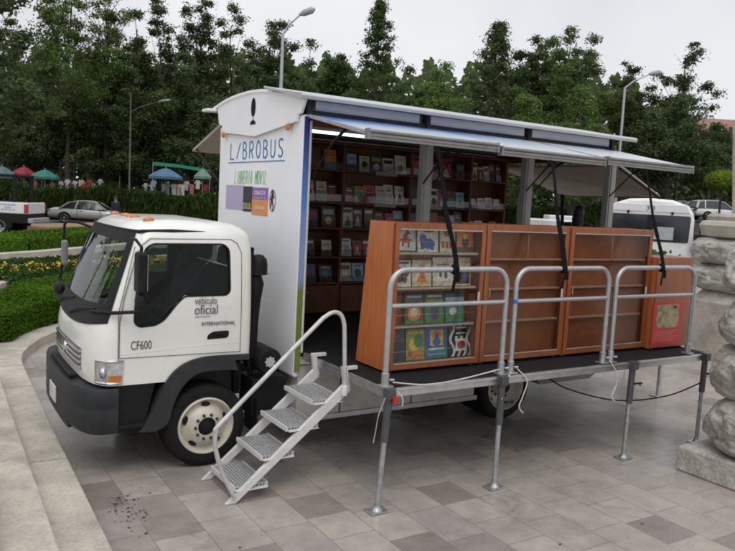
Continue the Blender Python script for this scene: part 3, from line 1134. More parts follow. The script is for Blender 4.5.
# door leaf: a skin 4 mm proud with its own shut line
DOOR = [(-0.835, 1.13), (0.31, 1.12), (0.31, 2.08), (0.27, 2.17), (0.21, 2.205), (-0.56, 2.20), (-0.63, 2.15), (-0.70, 2.02), (-0.80, 1.66), (-0.835, 1.45)]
dl = ring_panel([DOOR[i] for i in range(10)], [(-0.71, 1.41), (0.19, 1.41), (0.192, 2.0), (0.17, 2.13), (0.12, 2.153), (-0.52, 2.15), (-0.575, 2.12), (-0.62, 2.02), (-0.68, 1.75), (-0.71, 1.55)], 0.0045)
seam = MB()
for k in range(len(DOOR)):
    (xa, za), (xb_, zb_) = DOOR[k], DOOR[(k + 1) % len(DOOR)]
    for q in range(8):
        (x1_, z1_), (x2_, z2_) = [(xa + (xb_ - xa) * w_, za + (zb_ - za) * w_) for w_ in (q / 8, (q + 1) / 8)]
        seam.beam((x1_, side_y(z1_, 0.002), z1_), (x2_, side_y(z2_, 0.002), z2_), 0.006, 0.006, up=(0, 1, 0))
door = seam.build('door', mat('shut line', (0.17, 0.17, 0.16), 0.7), TRUCK)
WR = densify(rounded(DWIN, 0.03, 3))
cx_, cz_ = -0.2, 1.85
sgn_ = 1 if sum(WR[i - 1][0] * WR[i][1] - WR[i][0] * WR[i - 1][1] for i in range(len(WR))) > 0 else -1
WO = []
for i in range(len(WR)):
    t_ = (Vector(WR[(i + 1) % len(WR)]) - Vector(WR[i - 1])).normalized()
    WO.append((WR[i][0] + t_.y * 0.016 * sgn_, WR[i][1] - t_.x * 0.016 * sgn_))
ring_panel(WO, WR, 0.004).build('window_rubber', BLK, door, local=True)
side_panel(WR, -0.02, 0.004).build('window_pane', WGLASS, door, local=True)
hb = side_panel(rounded([(-0.03, 1.255), (0.185, 1.262), (0.195, 1.335), (0.03, 1.33), (-0.02, 1.30)], 0.03), 0.004, 0.003)
hb.box(0.03, 0.17, -0.022, -0.008, 1.30, 1.322)
hb.build('door_handle', BLK, door, bevel=0.004, local=True)
MB().beam((-0.845, -0.003, 0.885), (-0.845, -0.003, 1.55), 0.006, 0.008, up=(0, 1, 0)).beam((-0.845, -0.003, 1.55), (-0.70, 0.052, 2.13), 0.006, 0.008, up=(0, 1, 0)).build('panel_seam', mat('shut line', (0, 0, 0)), TRUCK)
# crease pressed along the door
MB().tube([(-0.83, 0.0005, 1.160), (-0.3, 0.0005, 1.195), (0.1, 0.0005, 1.21), (0.30, 0.001, 1.212)], 0.0035, 6).build('door_crease', WHITE, TRUCK, smooth=True)
lettering('model_lettering', 'CF600', (-0.735, -0.001, 1.20), (1, 0, 0), (0, 0, 1), 0.185, 0.080, GREYT, TRUCK, 0.004)
lettering('door_lettering', 'vehículo', (-0.155, -0.0055, 1.595), (1, 0, 0), (0, 0, 1), 0.215, 0.072, GREYT, TRUCK)
lettering('door_lettering', 'oficial', (-0.155, -0.0055, 1.500), (1, 0, 0), (0, 0, 1), 0.225, 0.092, GREYT, TRUCK)
MB().box(-0.15, 0.0, -0.0065, -0.004, 1.476, 1.480).build('door_lettering', GREYT, TRUCK)
lettering('maker_lettering', 'INTERNATIONAL', (-0.085, -0.0055, 1.392), (1, 0, 0), (0, 0, 1), 0.335, 0.034, GREYT, TRUCK, 0.004)
# black drip rail along the roof edge and the header over the windscreen
MB().tube([(-0.64, 0.12, 2.262), (-0.35, 0.118, 2.268), (-0.02, 0.122, 2.268)], [0.016, 0.02, 0.006], 8).build('drip_rail', BLK, TRUCK, smooth=True)
hd = MB()
for k in range(20):
    y_a, y_b = 0.14 + 1.77 * k / 20, 0.14 + 1.77 * (k + 1) / 20
    hd.beam((cab_front(y_a, 2.255, 0.006), y_a, 2.255), (cab_front(y_b, 2.255, 0.006), y_b, 2.255), 0.02, 0.035)
hd.build('windshield_header', BLK, TRUCK, smooth=True)
for y in (0.36, 0.84, 1.025, 1.21, 1.69):
    x = -0.50
    ml = MB().ball((x, y, 2.352), 0.055, 0.036, 0.036, 14, 8)
    ml.build('marker_light', AMBER, TRUCK, smooth=True)
# grille, badge, headlamps
g = MB()
for z in (0.98, 1.03, 1.08, 1.13):
    for k in range(16):
        ya, yb = 0.42 + 1.21 * k / 16, 0.42 + 1.21 * (k + 1) / 16
        g.beam((cab_front(ya, z, 0.012), ya, z), (cab_front(yb, z, 0.012), yb, z), 0.02, 0.022)
gr = g.build('grille', CHROME, TRUCK, smooth=True)
gb = MB().grid(lambda a, b: (cab_front(0.42 + 1.21 * a, 0.955 + 0.20 * b, 0.004), 0.42 + 1.21 * a, 0.955 + 0.20 * b), 16, 3)
gb.build('grille_mesh', mat('grey plastic', (0.13, 0.13, 0.135), 0.4), gr, local=True, smooth=True)
MB().lathe([(0, 0.03), (0.055, 0.028), (0.06, 0.0)], (cab_front(1.025, 1.06, 0.0), 1.025, 1.06), (-1, 0, 0), 20).build('badge', CHROME, gr, local=True, smooth=True)


def corner_patch(v0, v1, z0, z1, off, mir=False):
    """patch of the cab's front corner: v runs along the outline from the door to the front"""
    def fn(a, b):
        z = z0 + (z1 - z0) * b
        pts = cab_outline(z)[:33]
        t = (v0 + (v1 - v0) * a) * 32
        i = min(31, int(t)); q = t - i
        p = Vector(pts[i]).lerp(Vector(pts[i + 1]), q)
        nrm = Vector((pts[i + 1][1] - pts[i][1], -(pts[i + 1][0] - pts[i][0]), 0)).normalized() * -1
        p = p + Vector((p.x + 0.3, p.y - YC, 0)).normalized() * off
        if mir:
            p.y = 2 * YC - p.y
        return tuple(p)
    return fn


for mir in (False, True):
    hl = MB().grid(corner_patch(0.0, 0.185, 0.90, 1.10, 0.012, mir), 14, 4).build('headlight', LENS, TRUCK, smooth=True)
    hr = MB()
    for z in (0.905, 1.105):
        f_ = corner_patch(0.0, 0.19, z, z + 0.001, 0.014, mir)
        hr.tube([f_(k / 10, 0) for k in range(11)], 0.010, 6)
    f0, f1 = corner_patch(0.19, 0.1901, 0.905, 1.105, 0.014, mir), corner_patch(0.09, 0.0901, 0.905, 1.105, 0.014, mir)
    hr.tube([f0(0, 0), f0(0, 1)], 0.010, 6).tube([f1(0, 0), f1(0, 1)], 0.005, 6)
    hr.build('lamp_rim', CHROME, hl, smooth=True, local=True)
    MB().grid(corner_patch(0.005, 0.075, 0.915, 0.975, 0.018, mir), 6, 2).build('turn_signal', AMBER, hl, smooth=True, local=True)
    fb = corner_patch(0.125, 0.126, 1.0, 1.001, 0.0, mir)(0, 0)
    MB().ball((fb[0] - 0.005, fb[1], 1.0), 0.03, 0.055, 0.055, 14, 8).build('lamp_bulb', CHROME, hl, smooth=True, local=True)

# bumper: deep moulded section swept along the front
bo = []
for k in range(41):
    a = -PI / 2 + PI * k / 40
    s, c = math.sin(a), math.cos(a)
    bo.append((-0.86 - 0.32 * abs(c) ** (2 / 3.6), YC + 1.035 * math.copysign(abs(s) ** (2 / 3.6), s)))
bo = [(-0.835, bo[0][1])] + bo + [(-0.835, bo[-1][1])]
sec = [(0.0, 0.855), (0.018, 0.865), (0.03, 0.84), (0.03, 0.70), (0.024, 0.685), (0.030, 0.66), (0.030, 0.50), (0.01, 0.455), (-0.02, 0.44), (-0.20, 0.44), (-0.20, 0.86)]
bm_ = MB()
vs = []
for i, (x, y) in enumerate(bo):
    p = Vector((x, y, 0)); c_ = Vector((-0.55, YC, 0))
    d = Vector((x + 0.6, (y - YC) * 0.9, 0)).normalized()
    for r_, z in sec:
        q = p + d * r_
        drop = 0.05 if (abs(y - YC) < 0.6 and z < 0.52) else 0.0
        vs.append((q.x, q.y, z - drop))
m_ = len(sec)
fs = [(i * m_ + k, i * m_ + (k + 1) % m_, (i + 1) * m_ + (k + 1) % m_, (i + 1) * m_ + k) for i in range(len(bo) - 1) for k in range(m_)]
fs += [tuple(range(m_)), tuple(range((len(bo) - 1) * m_, len(bo) * m_))]
bumper = bm_.add(vs, fs).build('bumper', BUMP, TRUCK, smooth=True)
MB().box(-1.225, -1.212, 0.88, 1.20, 0.53, 0.69).build('license_plate', mat('plate white', (0.55, 0.55, 0.55), 0.4), bumper, local=True, bevel=0.003)
MB().box(-1.16, -1.10, 0.5, 1.55, 0.86, 0.895).build('bumper_step', BLK, bumper, local=True, bevel=0.01)

# lower black valance, step and the wide wheel-arch flare (the far side gets the same)
for mir in (False, True):
    Yf = (lambda y: 2 * YC - y) if mir else (lambda y: y)
    XZm = lambda a, b, d: (a, Yf(d), b)
    sp_ = MB().prism([(-0.845, 0.885), (-0.50, 0.885), (-0.56, 0.62), (-0.60, 0.45), (-0.845, 0.44)], XZm, 0.012, 0.5)
    sp_.prism([(-0.835, 0.475), (-0.60, 0.475), (-0.56, 0.515), (-0.835, 0.515)], XZm, -0.02, 0.15)
    sp_.build('cab_step', BLK, TRUCK, bevel=0.008)
    outer = [(-0.655, 0.435), (-0.60, 0.50), (-0.52, 0.66), (-0.45, 0.82), (-0.36, 0.955), (-0.24, 1.045), (-0.08, 1.09), (0.10, 1.098), (0.405, 1.092)]
    innr = [(0.385, 1.035), (0.25, 1.045), (0.29, 0.94), (0.15, 0.952), (-0.06, 0.95), (-0.18, 0.90), (-0.275, 0.80), (-0.345, 0.65), (-0.39, 0.49), (-0.50, 0.425)]
    outer = [tuple(q) for q in spline(outer, 5)]
    innr = innr[:3] + [tuple(q) for q in spline(innr[3:], 5)]
    fl = MB().prism(outer + innr, XZm, -0.035, 0.34)
    fl.build('fender', BUMP, TRUCK, bevel=0.014, seg=3)
MB().prism([(-0.56, 0.45), (-0.42, 0.75), (-0.25, 0.98), (0.0, 1.04), (0.42, 1.04), (0.46, 0.6), (0.40, 0.6), (0.38, 1.0), (0.0, 1.0), (-0.2, 0.94), (-0.37, 0.72), (-0.5, 0.45)], XZ, 0.34, 1.71).build('wheel_well', BLK, TRUCK)
# cab floor / chassis under the cab
ch = MB().box(-0.9, 0.5, 0.40, 1.65, 0.62, 0.9).box(0.0, 6.7, 0.62, 0.72, 0.62, 0.84).box(0.0, 6.7, 1.33, 1.43, 0.62, 0.84)
for x in (1.0, 2.2, 3.2, 4.6, 5.5):
    ch.box(x, x + 0.1, 0.72, 1.33, 0.66, 0.80)
ch.tube([(0, 0.3, 0.405), (0, 1.75, 0.405)], 0.06, 10).tube([(3.91, 0.3, 0.405), (3.91, 2.0, 0.405)], 0.07, 10)
ch.ball((3.91, 1.05, 0.405), 0.2, 0.18, 0.2)
ch.build('chassis', DGREY, TRUCK)

# interior of the cab
it = MB().box(-0.92, -0.50, 0.12, 1.93, 1.05, 1.40).box(-0.75, 0.38, 0.1, 1.95, 0.93, 1.0)
it.build('dashboard', BLK, TRUCK, bevel=0.03)
for y0_, y1_ in ((0.2, 0.72), (0.85, 1.85)):
    st = MB().box(-0.22, 0.25, y0_, y1_, 1.0, 1.32)
    st.prism([(0.10, 1.28), (0.25, 1.28), (0.36, 1.90), (0.25, 1.92)], XZ, y0_ + 0.02, y1_ - 0.02)
    hw = 0.15
    for yc in ([0.46] if y0_ < 0.5 else [1.08, 1.6]):
        st.prism([(0.26, 1.93), (0.35, 1.92), (0.36, 2.10), (0.28, 2.11)], XZ, yc - hw, yc + hw)
    st.build('seat', SEAT, TRUCK, bevel=0.03, seg=3)
sw = MB()
c0 = Vector((-0.42, 0.46, 1.52)); ax = Vector((0.75, 0, 0.62)).normalized()
e1 = Vector((0, 1, 0)); e2 = ax.cross(e1)
ringp = arc(c0, 0.21, 0, 2 * PI, 28, e1, e2)
sw.tube(ringp, 0.016, 8, cap=False)
for a in (0.3, PI - 0.3, -PI / 2):
    sw.tube([c0 - ax * 0.04, c0 + (e1 * math.cos(a) + e2 * math.sin(a)) * 0.21], 0.014, 6)
sw.tube([c0 - ax * 0.02, c0 - ax * 0.35], 0.03, 8)
sw.build('steering_wheel', BLK, TRUCK, smooth=True)

# mirrors
m1 = MB().tube([(-0.735, 0.06, 2.20), (-0.735, -0.10, 2.20), (-0.70, -0.16, 2.14), (-0.70, -0.16, 1.60), (-0.72, -0.12, 1.56), (-0.93, 0.02, 1.545)], 0.014, 8)
m1.tube([(-1.02, 0.32, 1.515), (-0.90, -0.02, 1.545), (-0.70, -0.15, 1.57)], 0.016, 8)
mr_ = m1.build('mirror_arm', BLK, TRUCK, smooth=True)
MB().box(-0.745, -0.665, -0.255, -0.075, 1.74, 2.10).build('mirror_head', BLK, mr_, bevel=0.03, seg=3, local=True)
MB().box(-0.7005 + 0.036, -0.66, -0.24, -0.09, 1.76, 2.08).build('mirror_glass', CHROME, mr_, bevel=0.002, local=True)
MB().ball((-0.70, -0.155, 1.66), 0.045, 0.09, 0.085).build('convex_mirror', BLK, mr_, smooth=True, local=True)
m2 = MB().tube([(-0.66, 1.93, 2.18), (-0.80, 2.12, 2.235), (-0.90, 2.22, 2.235), (-0.92, 2.24, 2.20), (-0.95, 2.24, 1.66), (-0.97, 2.24, 1.58), (-1.02, 2.12, 1.54), (-0.93, 1.98, 1.50)], 0.016, 8)
mr2 = m2.build('mirror_arm', BLK, TRUCK, smooth=True)
MB().box(-0.955, -0.895, 2.12, 2.27, 1.74, 2.03).build('mirror_head', mat('grey mirror shell', (0.14, 0.15, 0.16), 0.4), mr2, bevel=0.03, seg=3, local=True)
MB().ball((-1.0, 2.06, 1.50), 0.06, 0.10, 0.08).build('convex_mirror', BLK, mr2, smooth=True, local=True)


# ------------------------------------------------------------------ wheels
def wheel(x, y_out, inward, front, name='wheel'):
    """inward = +1: the inner side lies towards +y"""
    ax = (0, -inward, 0)
    c = (x, y_out, 0.405)
    T = MB()
    prof = [(0.272, -0.03), (0.285, -0.006), (0.33, 0.0), (0.372, -0.006), (0.395, -0.028), (0.405, -0.055), (0.405, -0.10), (0.396, -0.103), (0.396, -0.112), (0.405, -0.115), (0.405, -0.165), (0.396, -0.168), (0.396, -0.177), (0.405, -0.18), (0.405, -0.225), (0.392, -0.255), (0.36, -0.272), (0.30, -0.27), (0.27, -0.25)]
    if not front:
        prof = prof[:-1] + [(0.28, -0.29), (0.30, -0.31), (0.36, -0.31), (0.395, -0.33), (0.405, -0.36), (0.405, -0.53), (0.39, -0.56), (0.30, -0.57), (0.25, -0.5)]
    T.lathe(prof, c, ax, 56)
    for k in range(56):                    # shoulder lugs
        a = 2 * PI * (k + 0.5) / 56
        for hh in (-0.045, -0.235):
            p = Vector(c) + Vector(ax) * hh + Vector((math.cos(a), 0, math.sin(a))) * 0.397
            T.beam(p - Vector(ax) * 0.02, p + Vector(ax) * 0.02, 0.012, 0.014, up=(math.cos(a), 0, math.sin(a)))
    W = T.build(name, RUB, TRUCK, smooth=True)
    R = MB()
    if front:
        rp = [(0.285, -0.04), (0.276, 0.0), (0.264, 0.006), (0.254, -0.008), (0.243, -0.05), (0.228, -0.07), (0.200, -0.05), (0.162, 0.0), (0.142, 0.018), (0.09, 0.022), (0.088, -0.02)]
    else:
        rp = [(0.292, -0.03), (0.286, 0.0), (0.272, 0.006), (0.262, -0.01), (0.255, -0.09), (0.235, -0.13), (0.20, -0.15), (0.14, -0.155), (0.105, -0.15), (0.10, -0.05), (0.06, -0.02), (0.0, -0.015)]
    R.lathe(rp, c, ax, 48)
    rim = R.build('rim', RIMW, W, smooth=True, local=True)
    H = MB()
    A = Vector(ax)
    for k in range(5):                     # dark ellipses on the rim stand in for the shade inside hand holes
        a = 2 * PI * (k + 0.25) / 5
        d = Vector((math.cos(a), 0, math.sin(a))); tng = Vector((-math.sin(a), 0, math.cos(a)))
        r0, h0, tl = (0.205, -0.045, 0.55) if front else (0.205, -0.145, 0.1)
        cc = Vector(c) + d * r0 + A * h0
        nn = (A + d * tl).normalized()
        rad = nn.cross(tng)
        H.add([cc + nn * 0.006 + tng * (0.046 * math.cos(b)) + rad * (0.024 * math.sin(b)) for b in [2 * PI * q / 16 for q in range(16)]], [tuple(range(16))])
    H.each('hand_hole_shade', BLK, rim, local=True)
    Nn = MB()
    rn, hn = (0.118, 0.022) if front else (0.125, -0.15)
    for k in range(10):
        a = 2 * PI * k / 10
        p = Vector(c) + Vector((math.cos(a), 0, math.sin(a))) * rn + A * hn
        Nn.lathe([(0.0, 0.024), (0.013, 0.022), (0.016, 0.0)], p, ax, 6)
    Nn.build('wheel_nuts', DGREY, rim, local=True)
    Hb = MB().lathe([(0.088, -0.02), (0.086, 0.0), (0.06, 0.012), (0.055, 0.03), (0.02, 0.036), (0.0, 0.036)] if front else [(0.1, -0.05), (0.07, -0.01), (0.0, -0.005)], c, ax, 24)
    Hb.build('hub', BLK, rim, smooth=True, local=True)
    return W


wheel(0.0, 0.015, 1, True)
wheel(0.0, 2.035, -1, True)
wheel(3.91, 0.06, 1, False)
wheel(3.91, 2.20, -1, False)

# air intake, air cleaner with its star emblem, fuel tank, mud flap
a_ = MB().tube([(0.535, 0.22, 1.0), (0.54, 0.24, 1.35), (0.55, 0.24, 1.62)], [0.045, 0.055, 0.065], 12)
a_.tube([(0.55, 0.24, 1.60), (0.56, 0.24, 1.75), (0.555, 0.24, 1.84)], [0.065, 0.08, 0.055], 12)
a_.lathe([(0.0, 0.19), (0.05, 0.18), (0.085, 0.14), (0.095, 0.08), (0.095, 0.0), (0.105, -0.01), (0.07, -0.02)], (0.575, 0.24, 1.86), (0, 0, 1), 20)
a_.box(0.475, 0.50, 0.18, 0.30, 0.9, 2.12)
a_.build('air_intake', BLK, TRUCK, smooth=True)
dr = MB().lathe([(0.0, 0.0), (0.12, 0.0), (0.135, -0.02), (0.135, -0.42), (0.0, -0.42)], (0.645, 0.02, 0.985), (0, -1, 0), 32).build('air_cleaner', BLK, TRUCK, smooth=True)
em = MB()
for k in range(8):
    a0_, am, a1_ = PI / 4 * k - PI / 8, PI / 4 * k, PI / 4 * k + PI / 8
    em.add([(0.645, 0.016, 0.985), (0.645 + 0.045 * math.cos(a0_), 0.016, 0.985 + 0.045 * math.sin(a0_)), (0.645 + 0.06 * math.cos(am), 0.016, 0.985 + 0.06 * math.sin(am)), (0.645 + 0.045 * math.cos(a1_), 0.016, 0.985 + 0.045 * math.sin(a1_))], [(0, 1, 2, 3)])
em.build('emblem', mat('silver print', (0.45, 0.46, 0.47), 0.4), dr, local=True, fix=False)
MB().box(0.50, 0.88, 0.10, 0.45, 0.42, 0.80).tube([(0.55, 0.3, 0.8), (0.6, 0.3, 1.1), (0.5, 0.4, 1.3)], 0.03, 8).build('battery_box', BLK, TRUCK, bevel=0.02)
MB().box(0.52, 0.54, 0.02, 0.34, 0.25, 0.62).build('mud_flap', BLK, TRUCK, bevel=0.004)

# ------------------------------------------------------------------ library box
BX0, BX1, BY1, FZ = 0.91, 5.56, 2.32, 1.08
fw = MB().box(BX0, BX0 + 0.06, 0.012, BY1, 0.80, 3.46)
fwall = fw.build('front_wall', BOXW, TRUCK, bevel=0.02)
MB().box(BX0 + 0.003, BX0 + 0.06, -0.003, 0.010, 0.86, 3.44).build('front_corner_print', EDGEP, TRUCK)
MB().box(BX0 + 0.062, BX0 + 0.085, -0.006, 0.03, 1.06, 3.40).build('corner_trim', STEELW, TRUCK, bevel=0.003)
# curved fascia plate with its V-shaped lower edge, set proud of the wall
ARCH = [(-0.2, 3.585), (-0.06, 3.612), (0.12, 3.648), (0.42, 3.70), (0.74, 3.752), (1.0, 3.782), (1.3, 3.797), (1.55, 3.795), (1.8, 3.785), (2.05, 3.763), (2.25, 3.735), (2.45, 3.70), (2.7, 3.655)]
arch = lambda y: lerp_tab([(a + 1, b) for a, b in ARCH], y + 1)
YZ = lambda a, b, d: (d, a, b)
top = [(y, arch(y)) for y in np.linspace(2.34, -0.055, 24)]
fas = MB().prism(top + [(-0.055, 3.60), (0.03, 3.47), (0.105, 3.46), (0.118, 3.39), (1.16, 3.288), (2.12, 3.378), (2.19, 3.47), (2.285, 3.49), (2.335, 3.64)], YZ, BX0 - 0.035, BX0 - 0.002)
fas.build('fascia', BOXW, TRUCK, bevel=0.008)
sm = MB()
for (ya, za), (yb, zb_) in (((0.118, 3.385), (1.16, 3.283)), ((1.16, 3.283), (2.12, 3.373))):
    sm.beam((BX0 - 0.037, ya, za), (BX0 - 0.037, yb, zb_), 0.006, 0.007)
sm.build('fascia_seam', mat('warm seam line', (0.28, 0.25, 0.19), 0.7), TRUCK)  # thin warm-toned seam line along the fascia's V edge
for y, z in ((0.29, 3.345), (2.09, 3.355)):
    MB().lathe([(0.0, 0.028), (0.024, 0.025), (0.036, 0.016), (0.04, 0.0)], (BX0 - 0.037, y, z), (-1, 0, 0), 18).build('side_marker_light', AMBER, TRUCK, smooth=True)
# black mark: upright oval over a half disc
mk = MB()
el = [(1.21 + 0.062 * math.cos(a), 3.615 + 0.105 * math.sin(a)) for a in np.linspace(0, 2 * PI, 28, endpoint=False)]
mk.prism(el, YZ, BX0 - 0.0385, BX0 - 0.035)
mk.prism([(1.215, 3.53), (1.205, 3.53), (1.205, 3.46), (1.215, 3.46)], YZ, BX0 - 0.0385, BX0 - 0.035)
mk.prism([(1.21 + 0.075 * math.cos(a), 3.425 + 0.05 * math.sin(a)) for a in np.linspace(0, PI, 16)], YZ, BX0 - 0.0385, BX0 - 0.035)
mk.build('exclamation_mark_emblem', mat('black print ink', (0.008, 0.008, 0.009), 0.6, spec=0.15), TRUCK)
# blue lettering, thin and tall
E1, E2 = (0, -1, 0), (0, 0, 1)
xw = BX0 - 0.001
strokes = {
    'L': [[(0, 1), (0, 0), (1, 0)]], 'I': [[(1, 1), (0, 0)]], 'J': [[(.5, 1), (.5, 0)]],
    'B': [[(0, 0), (0, 1), (.55, 1), (.85, .85), (.85, .68), (.5, .53), (0, .53)], [(.5, .53), (.95, .4), (1, .2), (.7, 0), (0, 0)]],
    'R': [[(0, 0), (0, 1), (.6, 1), (.95, .85), (.95, .62), (.6, .48), (0, .48)], [(.45, .48), (1, 0)]],
    'O': [[(.5 + .5 * math.cos(a), .5 + .5 * math.sin(a)) for a in np.linspace(0, 2 * PI, 21)]],
    'U': [[(0, 1), (0, .25), (.2, .03), (.5, 0), (.8, .03), (1, .25), (1, 1)]],
    'S': [[(1, .9), (.7, 1), (.25, .97), (.02, .78), (.2, .58), (.8, .42), (1, .2), (.75, .02), (.3, 0), (0, .12)]],
    'A': [[(0, 0), (.5, 1), (1, 0)], [(.2, .4), (.8, .4)]], 'E': [[(1, 1), (0, 1), (0, 0), (1, 0)], [(0, .5), (.8, .5)]],
    'V': [[(0, 1), (.5, 0), (1, 1)]], 'M': [[(0, 0), (0, 1), (.5, .4), (1, 1), (1, 0)]], ' ': []}


def stroke_word(name, word, y_start, z0, width, height, w, m, slant=0.0, gap=0.45, wide=None):
    n = len(word)
    res = []
    cw = width / (n + gap * (n - 1))
    for i, ch_ in enumerate(word):
        s0 = i * cw * (1 + gap)
        b = MB()
        for st in strokes[ch_]:
            pts = [(xw - 0.002, y_start - (s0 + px * cw + slant * pz), z0 + pz * height) for px, pz in st]
            for p, q in zip(pts, pts[1:]):
                b.beam(p, q, w, 0.004, up=(1, 0, 0))
        if ch_ != ' ':
            res.append(b.build(name, m, TRUCK))
    return res


stroke_word('title_letter', 'LIBROBUS', 1.935, 3.055, 1.46, 0.185, 0.017, BLUEP, 0.0, 0.85)
MB().box(xw - 0.004, xw, 0.42, 2.00, 3.008, 3.018).build('title_underline', BLUEP, TRUCK)
stroke_word('subtitle_letter', 'LJBRERJA MOVJL', 1.78, 2.765, 0.92, 0.145, 0.0085, GREENT, 0.02, 0.4)
PANELS = [('logo_panel', 2.045, 1.50, 2.455, 2.745, (0.42, 0.36, 0.55), []), ('logo_panel', 1.498, 1.235, 2.445, 2.735, (0.018, 0.018, 0.02), [('EDUCAL', 1.487, 2.475, 0.235, 0.07, (0.55, 0.55, 0.22))]),
          ('logo_panel', 1.233, 0.80, 2.59, 2.725, (0.24, 0.13, 0.34), [('CONACULTA', 1.17, 2.645, 0.30, 0.045, (0.7, 0.68, 0.75)), ('· · · · · ·', 1.15, 2.605, 0.28, 0.014, (0.7, 0.68, 0.75))]),
          ('logo_panel', 1.233, 0.80, 2.415, 2.588, (0.66, 0.26, 0.07), [('CONACULTA', 1.16, 2.485, 0.28, 0.035, (0.75, 0.68, 0.6))])]
for nm, ya, yb, z0, z1, c, txt in PANELS:
    pb = MB().box(xw - 0.003, xw, yb, ya, z0, z1).build(nm, mat('print %.2f %.2f %.2f' % c, c, 0.45, var=0.04), TRUCK)
    for s_, y_, z_, w_, h_, cc in txt:
        lettering('logo_lettering', s_, (xw - 0.003, y_, z_), E1, E2, w_, h_, mat('print %.2f %.2f %.2f' % cc, cc, 0.5, var=0.03), pb, 0.002, local=True)
ring = MB()
pts = [(xw - 0.002, 0.68 + 0.075 * math.cos(a), 2.59 + 0.115 * math.sin(a)) for a in np.linspace(0, 2 * PI, 25)]
for p, q in zip(pts, pts[1:]):
    ring.beam(p, q, 0.007, 0.003, up=(1, 0, 0))
for p, q, w_ in (((0.70, 2.69), (0.66, 2.645), .04), ((0.685, 2.65), (0.70, 2.57), .05), ((0.70, 2.58), (0.735, 2.50), .022), ((0.69, 2.58), (0.655, 2.535), .022), ((0.655, 2.535), (0.67, 2.48), .016), ((0.69, 2.64), (0.735, 2.60), .016), ((0.68, 2.64), (0.63, 2.62), .014)):
    ring.beam((xw - 0.003, p[0], p[1]), (xw - 0.003, q[0], q[1]), w_, 0.003, up=(1, 0, 0))
ring.build('round_emblem', mat('dark maroon ink', (0.06, 0.018, 0.02), 0.5), TRUCK)

# roof: vaulted skin with the near half lifted flat over a clerestory
rf = MB()
ys = list(np.linspace(2.50, 0.70, 20))
prof = [(y, arch(y) + 0.012) for y in ys]
prof = prof + [(y, z - 0.035) for y, z in reversed(prof)]
rf.prism(prof, YZ, BX0 - 0.05, BX1 + 0.1)
roof = rf.build('roof', BOXW, TRUCK, bevel=0.006)
MB().prism([(0.80, 3.800), (0.40, 3.728), (-0.10, 3.648), (-0.13, 3.625), (-0.12, 3.592), (-0.08, 3.592), (0.40, 3.70), (0.80, 3.776)], YZ, BX0 - 0.10, BX1 + 0.20).build('roof_flap', mat('pale roof panel', (0.42, 0.43, 0.44), 0.35, var=0.06, scale=2), TRUCK, bevel=0.004)
MB().tube([(BX0 - 0.08, 2.51, 3.672), (BX1 + 0.1, 2.51, 3.672)], 0.024, 8).build('gutter', ALU, TRUCK, smooth=True)
MB().box(BX0 - 0.16, BX0 - 0.036, 2.36, 2.56, 3.652, 3.684).build('gutter_end', BOXW, TRUCK, bevel=0.004)
cw_ = [(BX0 + 0.16, 2.36), (2.50, 3.93), (4.06, 5.46)]
for a0_, b0_ in cw_:
    MB().box(a0_, b0_, 0.085, 0.10, 3.515, 3.612).build('clerestory_panel', SKYP2, TRUCK, bevel=0.004)
cf = MB().box(BX0 + 0.06, BX1, 0.10, 0.16, 3.40, 3.515).box(BX0 + 0.06, BX1, 0.10, 0.16, 3.612, 3.63)  # lower box doubles as a dark band for the shade below the panels
for x in (BX0 + 0.06, 2.45, 3.99, 5.50):
    cf.box(x, x + 0.05, 0.07, 0.16, 3.45, 3.625)
cf.build('clerestory_frame', DGREY, TRUCK)
# dark recess behind, ceiling, floor
MB().box(BX0 + 0.06, BX1, 0.16, 2.26, 3.44, 3.47).build('ceiling', CEIL, TRUCK)
MB().box(BX0 + 0.06, BX1, 0.0, 2.30, 1.02, FZ).build('floor', DECKM, TRUCK, bevel=0.006)
MB().box(BX0 + 0.06, BX1, 2.27, BY1, 1.02, 3.60).build('far_wall', BOXW, TRUCK)
# posts on the open side
for x in (2.46, 4.0, 5.50):
    p_ = MB().box(x - 0.065, x + 0.065, 0.012, 0.105, FZ, 3.42)
    p_.box(x - 0.04, x + 0.04, 0.0, 0.012, FZ, 3.42)
    p_.build('post', POSTM, TRUCK, bevel=0.006)
MB().box(5.44, 5.56, 2.16, 2.27, FZ, 3.44).build('post', POSTM, TRUCK, bevel=0.006)
MB().box(BX0 + 0.06, BX1, 0.012, 0.10, 3.36, 3.44).box(5.44, 5.56, 0.1, 2.2, 3.32, 3.44).each('lintel', DARKW, TRUCK, bevel=0.004)
TUBE = emit_mat('lit tube', (0.75, 1.0, 0.93), 3.0)
for a0_, b0_, y_ in ((1.35, 2.36, 0.95), (4.25, 5.35, 0.55)):
    tl = MB().tube([(a0_, y_, 3.395), (b0_, y_, 3.395)], 0.014, 8).build('light_tube', TUBE, TRUCK, smooth=True)
    MB().box(a0_ - 0.03, b0_ + 0.03, y_ - 0.035, y_ + 0.035, 3.412, 3.44).build('tube_holder', STEELW, tl, local=True)

